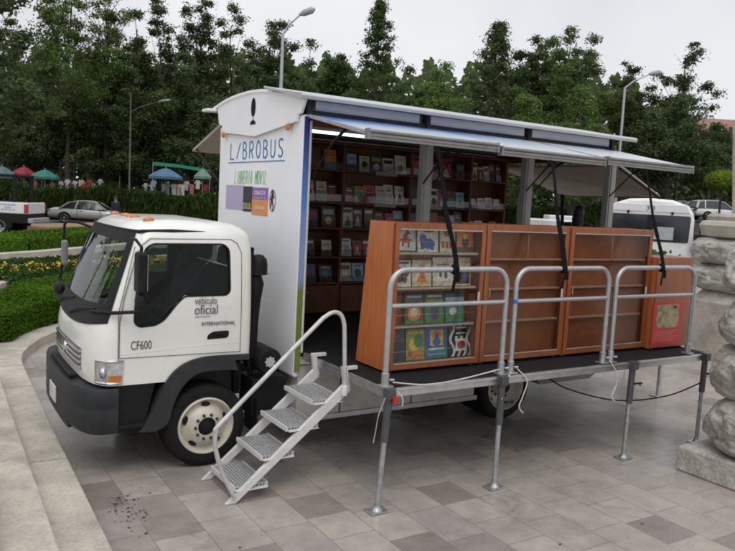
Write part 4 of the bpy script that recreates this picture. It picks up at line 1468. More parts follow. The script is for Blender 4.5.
# skirt lockers, trims
for x0_, x1_ in ((0.97, 1.48), (1.50, 2.42), (2.44, 3.36)):
    lk = MB().box(x0_, x1_, 0.03, 0.5, 0.37, 0.92).build('skirt_locker', SKIRT, TRUCK, bevel=0.008)
    if x1_ - x0_ > 0.6:
        MB().box(x0_ + 0.05, x1_ - 0.05, 0.022, 0.03, 0.44, 0.86).build('locker_door', SKIRT, lk, bevel=0.004, local=True)
        MB().box(x1_ - 0.16, x1_ - 0.10, 0.008, 0.022, 0.62, 0.68).build('locker_latch', BLK, lk, bevel=0.003, local=True)
MB().box(0.95, 3.40, 0.015, 0.06, 0.315, 0.37).build('skirt_trim', ALU, TRUCK, bevel=0.004)
MB().box(0.93, BX1, 0.005, 0.06, 0.93, 1.02).build('floor_rail', ALU, TRUCK, bevel=0.006)
rs = MB().prism([(4.33, 0.88), (5.58, 0.88), (5.58, 0.50), (5.40, 0.40), (4.46, 0.40), (4.40, 0.48)], XZ, 0.03, 0.5)
rs.build('rear_locker', mat('dull tan grey', (0.20, 0.19, 0.165), 0.55, var=0.1, scale=4, dirt=0.3), TRUCK, bevel=0.01)
MB().box(3.40, 4.33, 0.35, 0.40, 0.45, 1.0).build('wheel_well', BLK, TRUCK)
MB().box(BX0 + 0.1, BX1, 0.3, 2.0, 0.84, 1.015).build('subframe', DGREY, TRUCK)
MB().box(1.0, 3.36, 1.82, 2.30, 0.37, 0.92).box(4.4, 5.5, 1.82, 2.30, 0.4, 0.92).each('skirt_locker', SKIRT, TRUCK, bevel=0.01)

# lifted awning of three panels and the tarpaulin awnings on the far side and at the rear
AH, AO, AYo = 3.445, 3.21, -1.16
for a0_, b0_, AO in ((0.935, 2.425, 3.225), (2.465, 3.955, 3.20), (3.995, 5.50, 3.215)):
    XYA = lambda t, off: (0.0 + AYo * t, AH + (AO - AH) * t + off)
    ab = MB()
    (ya, za), (yb, zb_) = XYA(0.02, 0.02), XYA(0.97, 0.02)
    ab.add([(a0_, ya, za), (b0_, ya, za), (b0_, yb, zb_), (a0_, yb, zb_), (a0_, ya, za - 0.03), (b0_, ya, za - 0.03), (b0_, yb, zb_ - 0.03), (a0_, yb, zb_ - 0.03)],
           [(0, 1, 2, 3), (7, 6, 5, 4), (0, 4, 5, 1), (1, 5, 6, 2), (2, 6, 7, 3), (3, 7, 4, 0)])
    ap = ab.build('awning_panel', SKYP, TRUCK, bevel=0.003)
    lp = MB()
    lp.box(a0_ - 0.004, a0_ + 0.022, AYo - 0.008, AYo + 0.055, AO - 0.056, AO + 0.038)
    lp.box(b0_ - 0.022, b0_ + 0.004, AYo - 0.008, AYo + 0.055, AO - 0.056, AO + 0.038)
    lp.tube([(a0_, AYo + 0.004, AO + 0.016), (b0_, AYo + 0.004, AO + 0.016)], 0.018, 8)
    lp.box(a0_, b0_, AYo - 0.004, AYo + 0.05, AO - 0.026, AO - 0.004)
    lp.box(a0_, b0_, AYo + 0.002, AYo + 0.05, AO - 0.052, AO - 0.0305)
    lp.box(a0_ + 0.001, b0_ - 0.001, AYo + 0.010, AYo + 0.046, AO - 0.0475, AO + 0.02)
    lp.build('awning_lip', mat('dull aluminium', (0.24, 0.24, 0.235), 0.5, metal=0.6, var=0.15, scale=9, dirt=0.3, dcol=(0.2, 0.19, 0.18)), ap, smooth=True, local=True)
    eb = MB()
    for x in (a0_ + 0.012, b0_ - 0.012):
        eb.beam((x, -0.02, AH), (x, AYo + 0.03, AO), 0.026, 0.036)
    eb.each('awning_edge', ALU, ap, bevel=0.004, local=True)
AO = 3.21
for x in (1.02, 2.38, 2.52, 3.93, 4.06, 5.42):
    gs = MB().tube([(x, -0.02, 2.86), (x, -0.36, 3.16)], 0.009, 8).tube([(x, -0.36, 3.16), (x, -0.62, 3.29)], 0.016, 8)
    gs.build('gas_strut', BLK, TRUCK, smooth=True)
fa = MB().prism([(2.36, 3.52), (3.42, 3.225), (3.42, 3.19), (2.36, 3.48)], YZ, 0.93, 5.5).build('far_awning', CANVAS, TRUCK)
MB().tube([(0.95, 3.30, 3.22), (0.95, 2.36, 2.75)], 0.012, 6).tube([(5.4, 3.35, 3.2), (5.4, 2.4, 2.3)], 0.012, 6).each('awning_strut', BLK, fa, local=True)
ra = MB().add([(5.60, 0.0, 3.30), (5.60, 2.30, 3.30), (7.02, 2.28, 2.93), (6.52, 0.02, 2.93), (5.60, 0.0, 3.265), (5.60, 2.30, 3.265), (7.02, 2.28, 2.895), (6.52, 0.02, 2.895)], [(0, 1, 2, 3), (7, 6, 5, 4), (0, 4, 5, 1), (1, 5, 6, 2), (2, 6, 7, 3), (3, 7, 4, 0)]).build('rear_awning', CANVAS, TRUCK)
MB().tube([(5.62, 0.0, 3.24), (6.52, 0.02, 2.89)], 0.02, 8).tube([(6.52, 0.02, 2.90), (7.02, 2.28, 2.90)], 0.016, 8).build('awning_bar', BLK, ra, local=True, smooth=True)
MB().tube([(6.95, 2.24, 2.95), (7.04, 2.24, 2.06)], 0.03, 8).build('rear_strap', WEBB, ra, local=True)

# ------------------------------------------------------------------ fold-down deck with legs, rails, straps
DX0, DX1, DY = 1.00, 5.56, -1.55
deck = MB().box(DX0 + 0.03, DX1 - 0.03, DY + 0.03, -0.005, 1.035, 1.075).build('deck', DECKM, TRUCK, bevel=0.004)
ed = MB()
ed.box(DX0, DX1, DY, DY + 0.035, 0.985, 1.062).box(DX0, DX0 + 0.035, DY + 0.035, -0.005, 0.985, 1.062).box(DX1 - 0.035, DX1, DY + 0.035, -0.005, 0.985, 1.062)
ed.box(DX0 + 0.01, DX1 - 0.01, DY - 0.012, DY, 1.035, 1.058)
ed.build('deck_edge', ALU, deck, bevel=0.004, local=True)
cb_ = MB()
for x in (1.6, 2.3, 3.0, 3.7, 4.4, 5.1):
    cb_.box(x, x + 0.05, DY + 0.04, -0.02, 0.985, 1.03)
cb_.each('deck_bearer', DGREY, deck, local=True)
rd = MB().box(5.60, 6.95, 0.0, 2.30, 1.0, 1.06).build('rear_deck', DECKM, TRUCK, bevel=0.004)
LEGS = [(1.02, -1.555, 0.955, -1.575), (2.29, -1.56, 2.26, -1.60), (4.17, -1.555, 4.15, -1.57), (5.47, -1.55, 5.44, -1.58)]
for (xt, yt, xb_, yb_) in LEGS:
    T_, B_ = Vector((xt, yt - 0.02, 1.06)), Vector((xb_, yb_, 0.0))
    mid = T_.lerp(B_, 0.42)
    lg = MB().tube([T_.lerp(B_, 0.3), B_ + Vector((0, 0, 0.012))], 0.024, 12).build('support_leg', GALV, TRUCK, smooth=True)
    sl = MB().tube([T_ + Vector((0, 0, 0.0)), mid], 0.034, 12)
    sl.box(T_.x - 0.04, T_.x + 0.04, T_.y - 0.045, T_.y + 0.04, 0.99, 1.075)
    sl.build('leg_sleeve', mat('dark grey sleeve', (0.06, 0.063, 0.068), 0.5, var=0.2), lg, smooth=True, local=True)
    MB().box(B_.x - 0.09, B_.x + 0.09, B_.y - 0.065, B_.y + 0.065, 0.004, 0.018).lathe([(0.05, 0.0), (0.03, 0.03), (0.026, 0.05)], (B_.x, B_.y, 0.016), (0, 0, 1), 12).build('foot_plate', GALV, lg, bevel=0.003, local=True)
    hk = MB().tube([mid + Vector((0.05, -0.0, 0.20)), mid + Vector((0.11, -0.02, 0.22)), mid + Vector((0.125, -0.03, 0.19))], 0.008, 6)
    hk.tube([mid + Vector((0.03, -0.03, 0.22)), mid + Vector((0.13, -0.04, 0.22))], 0.012, 6)
    hk.build('leg_pin', BLK, lg, local=True)
lg5 = MB().tube([(6.93, 0.04, 1.0), (6.92, 0.04, 0.012)], 0.03, 12).build('support_leg', GALV, TRUCK, smooth=True)
MB().box(6.81, 7.03, -0.03, 0.11, 0.004, 0.018).build('foot_plate', GALV, lg5, bevel=0.003, local=True)

SILV = mat('silver painted tube', (0.40, 0.41, 0.415), 0.38, metal=0.6, var=0.1, scale=20)
RZ = 2.075
for ri, (xa, xb_) in enumerate(((1.02, 2.335), (2.455, 3.76), (3.88, 5.22))):
    r = 0.16
    yb_ = -1.50
    X, Z = Vector((1, 0, 0)), Vector((0, 0, 1))
    pth = [Vector((xa, yb_, 1.09)), Vector((xa, yb_, RZ - r))] + arc((xa + r, yb_, RZ - r), r, PI, PI / 2, 8, X, Z) + arc((xb_ - r, yb_, RZ - r), r, PI / 2, 0, 8, X, Z) + [Vector((xb_, yb_, 1.09))]
    rl = MB().tube(pth, 0.0255, 12).tube([(xa + 0.02, yb_, 1.765), (xb_ - 0.02, yb_, 1.765)], 0.021, 10).build('guard_rail', SILV, TRUCK, smooth=True)
    for x in (xa, xb_):
        soc = MB()
        soc.lathe([(0.033, 0.0), (0.034, 0.12), (0.027, 0.125)], (x, yb_, 1.07), (0, 0, 1), 14)
        soc.box(x - 0.055, x + 0.055, yb_ - 0.05, yb_ + 0.05, 1.072, 1.085)
        soc.tube([(x + 0.03, yb_ - 0.02, 1.13), (x + 0.07, yb_ - 0.03, 1.13)], 0.012, 6)
        soc.build('rail_socket', GALV, rl, smooth=True, local=True)
    if ri == 1:
        MB().tube([(xa, yb_, 1.745), (xa, yb_, 1.785)], 0.029, 10).build('blue_tape', mat('blue tape', (0.03, 0.12, 0.5), 0.5), rl, local=True)
STR = [((436, 149), 1.70), ((551, 156), 3.07), ((644.5, 168), 4.60)]
for (pt, xb_) in STR:
    tpt = on_plane(pt[0], pt[1], 1, AYo + 0.02)
    tpt.z = AO - 0.02
    bpt = Vector((xb_, -1.52, RZ + 0.02))
    sb = MB()
    n_ = 10
    prev = None
    for k in range(n_ + 1):
        t = k / n_
        p = tpt.lerp(bpt, t) + Vector((0.012 * math.sin(t * 9), 0.0, -0.012 * math.sin(PI * t)))
        if prev is not None:
            sb.beam(prev, p, 0.046 + 0.006 * math.sin(k * 2.1), 0.006, up=(0.25 * math.sin(k * 0.6), -1, 0.1))
        prev = p
    sb.ball((xb_, -1.50, RZ), 0.05, 0.04, 0.05, 10, 6)
    sb.beam((xb_ - 0.01, -1.535, RZ - 0.02), (xb_ - 0.045, -1.545, RZ - 0.19), 0.04, 0.006, up=(0.3, -1, 0))
    sb.beam((xb_ + 0.02, -1.53, RZ - 0.02), (xb_ + 0.01, -1.54, RZ - 0.11), 0.04, 0.006, up=(-0.3, -1, 0))
    sb.build('tie_strap', WEBB, TRUCK)


def cable(pts, r, m, name, parent, n=24):
    """smooth hanging line through points"""
    P_ = [Vector(p) for p in pts]
    out = []
    for i in range(len(P_) - 1):
        p0, p1, p2, p3 = P_[max(i - 1, 0)], P_[i], P_[i + 1], P_[min(i + 2, len(P_) - 1)]
        for k in range(8):
            t = k / 8
            out.append(0.5 * ((2 * p1) + (p2 - p0) * t + (2 * p0 - 5 * p1 + 4 * p2 - p3) * t * t + (3 * p1 - p0 - 3 * p2 + p3) * t ** 3))
    out.append(P_[-1])
    return MB().tube(out, r, 6).build(name, m, parent, smooth=True)


ROPE = mat('white cord', (0.55, 0.54, 0.5), 0.8)
cable([(1.06, -1.56, 1.12), (1.4, -1.58, 1.075), (1.8, -1.58, 1.09), (2.25, -1.57, 1.14)], 0.006, ROPE, 'tie_cord', TRUCK)
cable([(1.05, -1.60, 1.07), (1.12, -1.62, 1.0), (1.13, -1.62, 0.92)], 0.006, ROPE, 'tie_cord', TRUCK)
cable([(0.98, -1.58, 1.0), (0.92, -1.58, 0.86), (0.90, -1.58, 0.74), (0.88, -1.58, 0.62)], 0.005, GALV, 'chain', TRUCK)
cable([(2.50, -1.55, 1.12), (2.62, -1.57, 1.0), (2.58, -1.57, 0.85), (2.54, -1.57, 0.75), (2.60, -1.57, 0.68)], 0.006, ROPE, 'tie_cord', TRUCK)
cable([(2.40, -1.57, 1.1), (2.31, -1.60, 1.0), (2.27, -1.61, 0.86)], 0.006, ROPE, 'tie_cord', TRUCK)
cable([(3.82, -1.55, 1.10), (3.90, -1.58, 0.98), (3.92, -1.58, 0.85), (3.86, -1.58, 0.72), (3.92, -1.58, 0.66)], 0.006, ROPE, 'tie_cord', TRUCK)
cable([(4.05, -1.57, 1.0), (4.02, -1.58, 0.85), (4.0, -1.58, 0.72)], 0.005, GALV, 'chain', TRUCK)
MB().lathe([(0.0, 0.0), (0.024, 0.0), (0.024, 0.06), (0.0, 0.06)], (1.045, -1.63, 0.955), (0, 0, 1), 10).build('red_reflector', mat('red plastic', (0.5, 0.02, 0.02), 0.4), TRUCK, smooth=True)
cable([(3.1, -1.3, 0.98), (3.4, -1.35, 0.80), (4.1, -1.45, 0.62), (4.9, -1.5, 0.60), (5.44, -1.56, 0.72)], 0.008, WEBB, 'power_cable', TRUCK)

# ------------------------------------------------------------------ boarding steps hooked on the deck
STAIR = thing('boarding_steps', 'white steel four-tread steps with a tubular handrail, hooked on the deck', 'steps', (0.4, -0.6, 0))
for y in (-0.30, -0.90):
    sg = MB()
    path = [(-0.115, 0.0), (1.00, 0.905), (0.955, 1.115), (1.10, 1.118)]
    sg.beam((path[0][0], y, path[0][1] + 0.012), (path[1][0], y, path[1][1]), 0.012, 0.075, up=(0, 1, 0))
    sg.v = [(p[0], p[1], max(p[2], 0.003)) for p in sg.v]
    sg2 = MB().prism([(-0.15, 0.004), (-0.06, 0.004), (1.03, 0.885), (1.03, 0.93), (0.995, 1.085), (1.10, 1.085), (1.10, 1.118), (0.935, 1.118), (0.965, 0.955)], XZ, y - 0.02, y + 0.02)
    sg2.build('stringer', STEELW, STAIR, bevel=0.004)
for (x0_, z) in ((-0.065, 0.135), (0.18, 0.375), (0.415, 0.605), (0.655, 0.825)):
    tb = MB()
    for k in range(10):
        xk = x0_ + 0.008 + k * 0.031
        tb.box(xk, xk + 0.012, -0.875, -0.325, z - 0.028, z)
    for k in range(12):
        yk = -0.86 + 0.52 * k / 11
        tb.box(x0_ + 0.006, x0_ + 0.302, yk - 0.005, yk + 0.005, z - 0.018, z - 0.002)
    tr_ = tb.build('tread', TREAD, STAIR)
    MB().box(x0_ - 0.006, x0_ + 0.006, -0.88, -0.32, z - 0.04, z + 0.002).box(x0_ + 0.302, x0_ + 0.314, -0.88, -0.32, z - 0.04, z + 0.002).box(x0_ + 0.0061, x0_ + 0.3019, -0.9215, -0.8765, z - 0.035, z - 0.028).box(x0_ + 0.0061, x0_ + 0.3019, -0.3235, -0.279, z - 0.035, z - 0.028).build('tread_frame', STEELW, tr_, local=True)
yr = -0.945
hr_ = [(-0.085, yr, 0.075), (-0.20, yr, 0.30), (-0.262, yr, 0.50), (-0.275, yr, 0.60), (-0.262, yr, 0.68), (-0.20, yr, 0.765), (0.60, yr, 1.50), (0.72, yr, 1.60), (0.80, yr, 1.635), (0.87, yr, 1.615), (0.91, yr, 1.54), (0.925, yr, 1.42), (0.955, yr, 0.90)]
MB().tube(spline(hr_, 6), 0.0195, 12).tube([(-0.085, yr, 0.075), (-0.085, -0.90, 0.075)], 0.012, 8).build('handrail', mat('worn tube paint', (0.50, 0.50, 0.49), 0.4, metal=0.2, var=0.15, scale=15), STAIR, smooth=True)
MB().lathe([(0.027, 0.0), (0.027, 0.09), (0.02, 0.1)], (0.953, yr, 0.86), (0.03, 0, 1), 12).box(0.93, 0.98, -0.95, -0.905, 0.86, 0.90).build('rail_socket', STEELW, STAIR, smooth=True)
# ================================================================== SHELVES AND BOOKS INSIDE
SHELF = thing('wall_bookshelf', 'dark wooden bookshelf along the whole far wall inside the truck', 'bookshelf', (3.4, 2.1, FZ))
SX = [1.42, 2.52, 3.62, 4.72, 5.42]
SZ = [1.52, 1.87, 2.26, 2.60, 3.03]
MB().box(1.0, 5.42, 2.235, 2.26, 1.08, 3.42).build('back_panel', DARKW, SHELF)
for x in [1.0] + SX:
    MB().box(x - 0.018, x + 0.018, 1.96, 2.234, 1.09, 3.40).build('divider', DARKW, SHELF, bevel=0.003)
for z in SZ + [3.38]:
    for xa, xb_ in zip([1.0] + SX, SX):
        MB().box(xa + 0.0185, xb_ - 0.0185, 1.965, 2.233, z - 0.022, z).build('shelf', DARKW, SHELF, bevel=0.002)
for xa, xb_ in zip([1.0] + SX, SX):
    for k in range(2):
        w = (xb_ - xa) / 2
        d_ = MB().box(xa + k * w + 0.024, xa + (k + 1) * w - 0.024, 1.945, 1.962, 1.12, 1.485).build('cupboard_door', DARKW, SHELF, bevel=0.004)
        MB().ball((xa + w + (-0.05 if k == 0 else 0.05), 1.93, 1.40), 0.012, 0.014, 0.012).build('door_knob', CHROME, d_, smooth=True, local=True)
LABELW = mat('grey label strip', (0.22, 0.22, 0.22), 0.5)
for z in SZ:
    for xa, w in ((1.47, 0.50), (2.55, 0.0), (3.02, 0.36), (3.85, 0.34), (4.9, 0.0)):
        if w:
            MB().box(xa, xa + w, 1.955, 1.964, z - 0.036, z + 0.012).build('label_strip', LABELW, SHELF)
LIP = glass_mat('shelf lip acrylic', (0.86, 0.86, 0.86), 0.08, 1.5)
for z in SZ:
    for xa, xb_ in zip(SX, SX[1:]):
        MB().box(xa + 0.03, xb_ - 0.03, 1.953, 1.9545, z + 0.013, z + 0.10).build('shelf_lip', LIP, SHELF)

CVR = {'white': (.58, .57, .54), 'cream': (.52, .46, .34), 'dark grey': (.05, .05, .055), 'brown': (.11, .055, .03), 'red': (.34, .035, .035), 'pink': (.48, .13, .19), 'olive': (.24, .24, .06),
       'teal': (.03, .18, .20), 'blue': (.04, .09, .28), 'orange': (.52, .17, .03), 'yellow': (.55, .40, .05), 'green': (.05, .17, .05), 'pale blue': (.26, .38, .48), 'black': (.015, .015, .016)}
PAPER = mat('paper edges', (0.50, 0.47, 0.40), 0.8)


def cmat(c):
    v = CVR[c]
    return mat('cover ' + c, v, 0.38, var=0.38, scale=34)


def book(label, loc, w, h, d, col, tilt, art, yaw=0.0, group=None):
    """a book standing face out: block of pages between boards, printed shapes on the front board.
    local frame: x along the shelf, -y towards the reader, z up"""
    r = thing('book', label, 'book', loc, yaw, group)
    r.rotation_euler = (-tilt, 0, yaw)
    b = MB().box(-w / 2, w / 2, -d, -d + 0.003, 0, h, 0).box(-w / 2, w / 2, -0.003, 0, 0, h, 0).box(-w / 2, -w / 2 + 0.003, -d + 0.003, -0.003, 0, h, 0)
    b.box(-w / 2 + 0.004, w / 2 - 0.004, -d + 0.0035, -0.0035, 0.003, h - 0.003, 1)
    ms, idx = [cmat(col), PAPER], {}
    lay = 0
    for (kind, c, u0, v0, u1, v1) in art:
        if c not in idx:
            idx[c] = len(ms)
            ms.append(cmat(c))
        lay += 1
        y = -d - 0.0004 * lay
        P3 = lambda u, v: ((u - 0.5) * w, y, v * h)
        if kind == 'r':
            b.add([P3(u0, v0), P3(u1, v0), P3(u1, v1), P3(u0, v1)], [(0, 1, 2, 3)], idx[c])
        elif kind == 'e':
            n = 16
            b.add([P3((u0 + u1) / 2 + (u1 - u0) / 2 * math.cos(2 * PI * k / n), (v0 + v1) / 2 + (v1 - v0) / 2 * math.sin(2 * PI * k / n)) for k in range(n)], [tuple(range(n))], idx[c])
        elif kind == 't':
            b.add([P3(u0, v0), P3(u1, v0), P3((u0 + u1) / 2, v1)], [(0, 1, 2)], idx[c])
        elif kind == 'w':                    # wavy band
            n = 10
            lo = [P3(u0 + 0.10 * math.sin(k * 0.9), k / n) for k in range(n + 1)]
            hi = [P3(u1 + 0.10 * math.sin(k * 0.9), k / n) for k in range(n + 1)]
            b.add(lo + hi, [(k, n + 1 + k, n + 2 + k, k + 1) for k in range(n)], idx[c])
    b.build('cover', ms, r, local=True, fix=False)
    return r


rb = random.Random(5)
ORD = ['first', 'second', 'third', 'fourth', 'fifth', 'sixth', 'seventh', 'eighth']
ROWN = {3.03: 'top', 2.60: 'second', 2.26: 'third', 1.87: 'fourth', 1.52: 'fifth'}
BAYN = ['bay nearest the cab', 'bay second from the cab', 'bay third from the cab', 'bay farthest from the cab']
dimcols = ['white', 'cream', 'dark grey', 'brown', 'red', 'dark grey', 'cream', 'pale blue', 'olive', 'white', 'dark grey', 'brown']
OVR = {(1, 2.60): ['dark grey', 'olive', 'pink', 'cream', 'white', 'white'], (0, 3.03): ['cream', 'yellow', 'brown', 'orange'], (1, 3.03): ['pale blue', 'cream', 'dark grey', 'white', 'white'], (2, 3.03): ['red', 'dark grey', 'red', 'brown'],
       (0, 1.87): ['dark grey', 'white', 'dark grey', 'cream'], (0, 2.26): ['white', 'cream', 'dark grey', 'brown'], (3, 2.60): ['white', 'white', 'white', 'cream'], (0, 1.52): ['red', 'dark grey', 'blue', 'dark grey']}
for bi, (xa, xb_) in enumerate(zip(SX, SX[1:])):
    for z in SZ:
        if bi >= 2 and z < 2.2:
            continue
        cols = OVR.get((bi, z)) or [rb.choice(dimcols) for _ in range(rb.choice([5, 6, 6]))]
        gap = 0.03
        room = xb_ - xa - 0.10
        w_each = room / len(cols)
        for k, c in enumerate(cols):
            h = rb.uniform(0.21, 0.285) * (0.62 if bi == 3 and z < 2.7 else 1)
            h = min(h, 0.29)
            w = min(w_each - 0.012, h * rb.uniform(0.66, 0.86))
            ink = rb.choice([q for q in ('dark grey', 'brown', 'olive', 'cream', 'pale blue', 'black', 'red', 'teal') if q != c])
            ink2 = rb.choice([q for q in ('dark grey', 'brown', 'cream', 'white', 'black') if q != c])
            art = rb.choice([[('r', ink, .12, .62, .88, .86), ('e', ink2, .25, .12, .75, .5)], [('r', ink, .0, .0, 1, .36), ('r', ink2, .15, .7, .85, .76)], [('e', ink, .2, .25, .8, .7), ('r', ink2, .2, .82, .8, .88)], [('t', ink, .15, .08, .85, .65), ('r', ink2, .1, .75, .9, .9)], [('r', ink, .08, .08, .92, .55), ('r', ink2, .2, .66, .8, .72), ('r', ink2, .3, .78, .7, .82)]])
            x = xa + 0.05 + w_each * (k + 0.5) + rb.uniform(-0.01, 0.01)
            lab = '%s book, %s on the %s shelf of the %s' % (c, ORD[k], ROWN[z], BAYN[bi])
            book(lab, (x, 2.03 + rb.uniform(-0.01, 0.02), z + 0.003), w, h, rb.uniform(0.012, 0.03), c, rb.uniform(0.12, 0.24), art, rb.uniform(-0.05, 0.05), 'books standing on the shelves inside the truck')

# ================================================================== DISPLAY CASES ON THE DECK
OWOOD = None


def wood_mat(name, a, b_, rough=0.4, coat=0.2, sc=(1, 1, 1)):
    m, t, bs = new_mat(name)
    tc = t.nodes.new('ShaderNodeTexCoord')
    mp = t.nodes.new('ShaderNodeMapping')
    mp.inputs['Scale'].default_value = sc
    n = t.nodes.new('ShaderNodeTexNoise'); n.inputs['Scale'].default_value = 3.0; n.inputs['Detail'].default_value = 7; n.inputs['Roughness'].default_value = 0.6; n.inputs['Distortion'].default_value = 0.6
    t.links.new(tc.outputs['Object'], mp.inputs['Vector']); t.links.new(mp.outputs[0], n.inputs['Vector'])
    r = t.nodes.new('ShaderNodeValToRGB'); r.color_ramp.elements[0].position = 0.32; r.color_ramp.elements[1].position = 0.7
    r.color_ramp.elements[0].color = a + (1,); r.color_ramp.elements[1].color = b_ + (1,)
    t.links.new(n.outputs['Fac'], r.inputs['Fac']); t.links.new(r.outputs['Color'], bs.inputs['Base Color'])
    bs.inputs['Roughness'].default_value = rough
    bs.inputs['Coat Weight'].default_value = coat
    bs.inputs['Coat Roughness'].default_value = 0.25
    MATS[name] = m
    return m


OWOOD = wood_mat('orange stained wood', (0.36, 0.095, 0.022), (0.49, 0.15, 0.038), 0.42, 0.2, (9, 9, 0.9))
OFRM = wood_mat('orange brown frame wood', (0.20, 0.056, 0.017), (0.30, 0.088, 0.025), 0.42, 0.2, (5, 5, 1.2))
CBACK = wood_mat('brown case back', (0.19, 0.070, 0.030), (0.30, 0.115, 0.048), 0.45, 0.0, (2, 2, 2))
EDGE = mat('pale shelf edge', (0.36, 0.30, 0.23), 0.5)
SCUFF = glass_mat('scuffed case glass', (0.90, 0.85, 0.80), 0.14, 1.42)
YF = -1.13
ZB = 1.095
FEET = DGREY


def display_case(label, x0, x1, zt, yf=YF, doors=1, depth_top=0.38, depth_bot=0.52):
    r = thing('display_case', label, 'display case', ((x0 + x1) / 2, yf, ZB), 0.0)
    t = 0.022
    for xs in ((x0, x0 + t), (x1 - t, x1)):
        MB().prism([(yf, ZB), (yf, zt), (yf + depth_top, zt), (yf + depth_bot, ZB)], YZ, xs[0], xs[1]).build('side_panel', OWOOD if xs[0] == x0 else OFRM, r, bevel=0.003)
    MB().prism([(yf + depth_top - 0.02, zt - 0.002), (yf + depth_top, zt - 0.002), (yf + depth_bot, ZB), (yf + depth_bot - 0.02, ZB)], YZ, x0 + t, x1 - t).build('back_panel', OFRM, r)
    MB().box(x0 + t, x1 - t, yf + 0.003, yf + depth_top - 0.021, zt - 0.025, zt).build('top_panel', OFRM, r, bevel=0.003)
    MB().box(x0 + t, x1 - t, yf + 0.003, yf + depth_bot - 0.021, ZB + 0.002, ZB + 0.03).build('bottom_panel', OFRM, r, bevel=0.003)
    for fx in (x0 + 0.06, x1 - 0.06):
        for fy in (yf + 0.05, yf + depth_bot - 0.06):
            MB().box(fx - 0.03, fx + 0.03, fy - 0.03, fy + 0.03, 1.076, ZB).build('foot', FEET, r)
    return r


def sloped(b, x0, x1, yf, z0, z1, off0, off1, th):
    """board leaning back behind the glass"""
    return b.add([(x0, yf + off0, z0), (x1, yf + off0, z0), (x1, yf + off1, z1), (x0, yf + off1, z1), (x0, yf + off0 + th, z0), (x1, yf + off0 + th, z0), (x1, yf + off1 + th, z1), (x0, yf + off1 + th, z1)], [(0, 1, 2, 3), (7, 6, 5, 4), (0, 4, 5, 1), (1, 5, 6, 2), (2, 6, 7, 3), (3, 7, 4, 0)])


def case_door(r, xa, xb_, z0, z1, yf, glass, w=0.045, handle=True):
    d = MB().box(xa, xb_, yf - 0.022, yf - 0.001, z1 - w, z1).box(xa, xb_, yf - 0.022, yf - 0.001, z0, z0 + w).box(xa, xa + w, yf - 0.022, yf - 0.001, z0 + w, z1 - w).box(xb_ - w, xb_, yf - 0.022, yf - 0.001, z0 + w, z1 - w).build('door_frame', OFRM, r, bevel=0.003)
    MB().box(xa + w, xb_ - w, yf - 0.012, yf - 0.008, z0 + w, z1 - w).build('door_glass', glass, d, local=True)
    bd = MB()
    for zz in (z0 + w, z1 - w - 0.012):
        bd.box(xa + w, xb_ - w, yf - 0.026, yf - 0.0225, zz, zz + 0.012)
    bd.each('glazing_bead', EDGE, d, local=True)
    if handle:
        MB().box(xb_ - w - 0.016, xb_ - w + 0.006, yf - 0.034, yf - 0.0225, (z0 + z1) / 2 - 0.06, (z0 + z1) / 2 + 0.03).build('door_pull', mat('pale catch', (0.5, 0.48, 0.43), 0.4), d, bevel=0.003, local=True)
    return d


# case A: the glazed case full of children's books
AX0, AX1, AZT = 1.26, 2.355, 2.465
CA = display_case('orange wooden display case with colourful picture books behind its glass, nearest the steps', AX0, AX1, AZT)
case_door(CA, AX0 + 0.024, AX1 - 0.004, ZB + 0.012, AZT - 0.004, YF, CGLASS, 0.05)
bk = MB()
sloped(bk, AX0 + 0.03, AX1 - 0.03, YF, ZB + 0.03, AZT - 0.03, 0.17, 0.12, 0.012)
bk.build('inner_back', CBACK, CA)
ROWS = [(2.185, 0.235), (1.86, 0.235), (1.50, 0.30), (1.155, 0.33)]
for z, h in ROWS:
    sb_ = MB().box(AX0 + 0.03, AX1 - 0.03, YF + 0.025, YF + 0.16, z - 0.014, z)
    sb_.build('shelf', CBACK, CA)
    MB().box(AX0 + 0.06, AX1 - 0.06, YF + 0.018, YF + 0.0245, z - 0.014, z + 0.008).build('shelf_edge', EDGE, CA)
    MB().tube([(AX0 + 0.05, YF + 0.02, z + 0.11), (AX1 - 0.05, YF + 0.02, z + 0.11)], 0.0022, 6).build('wire', CHROME, CA)
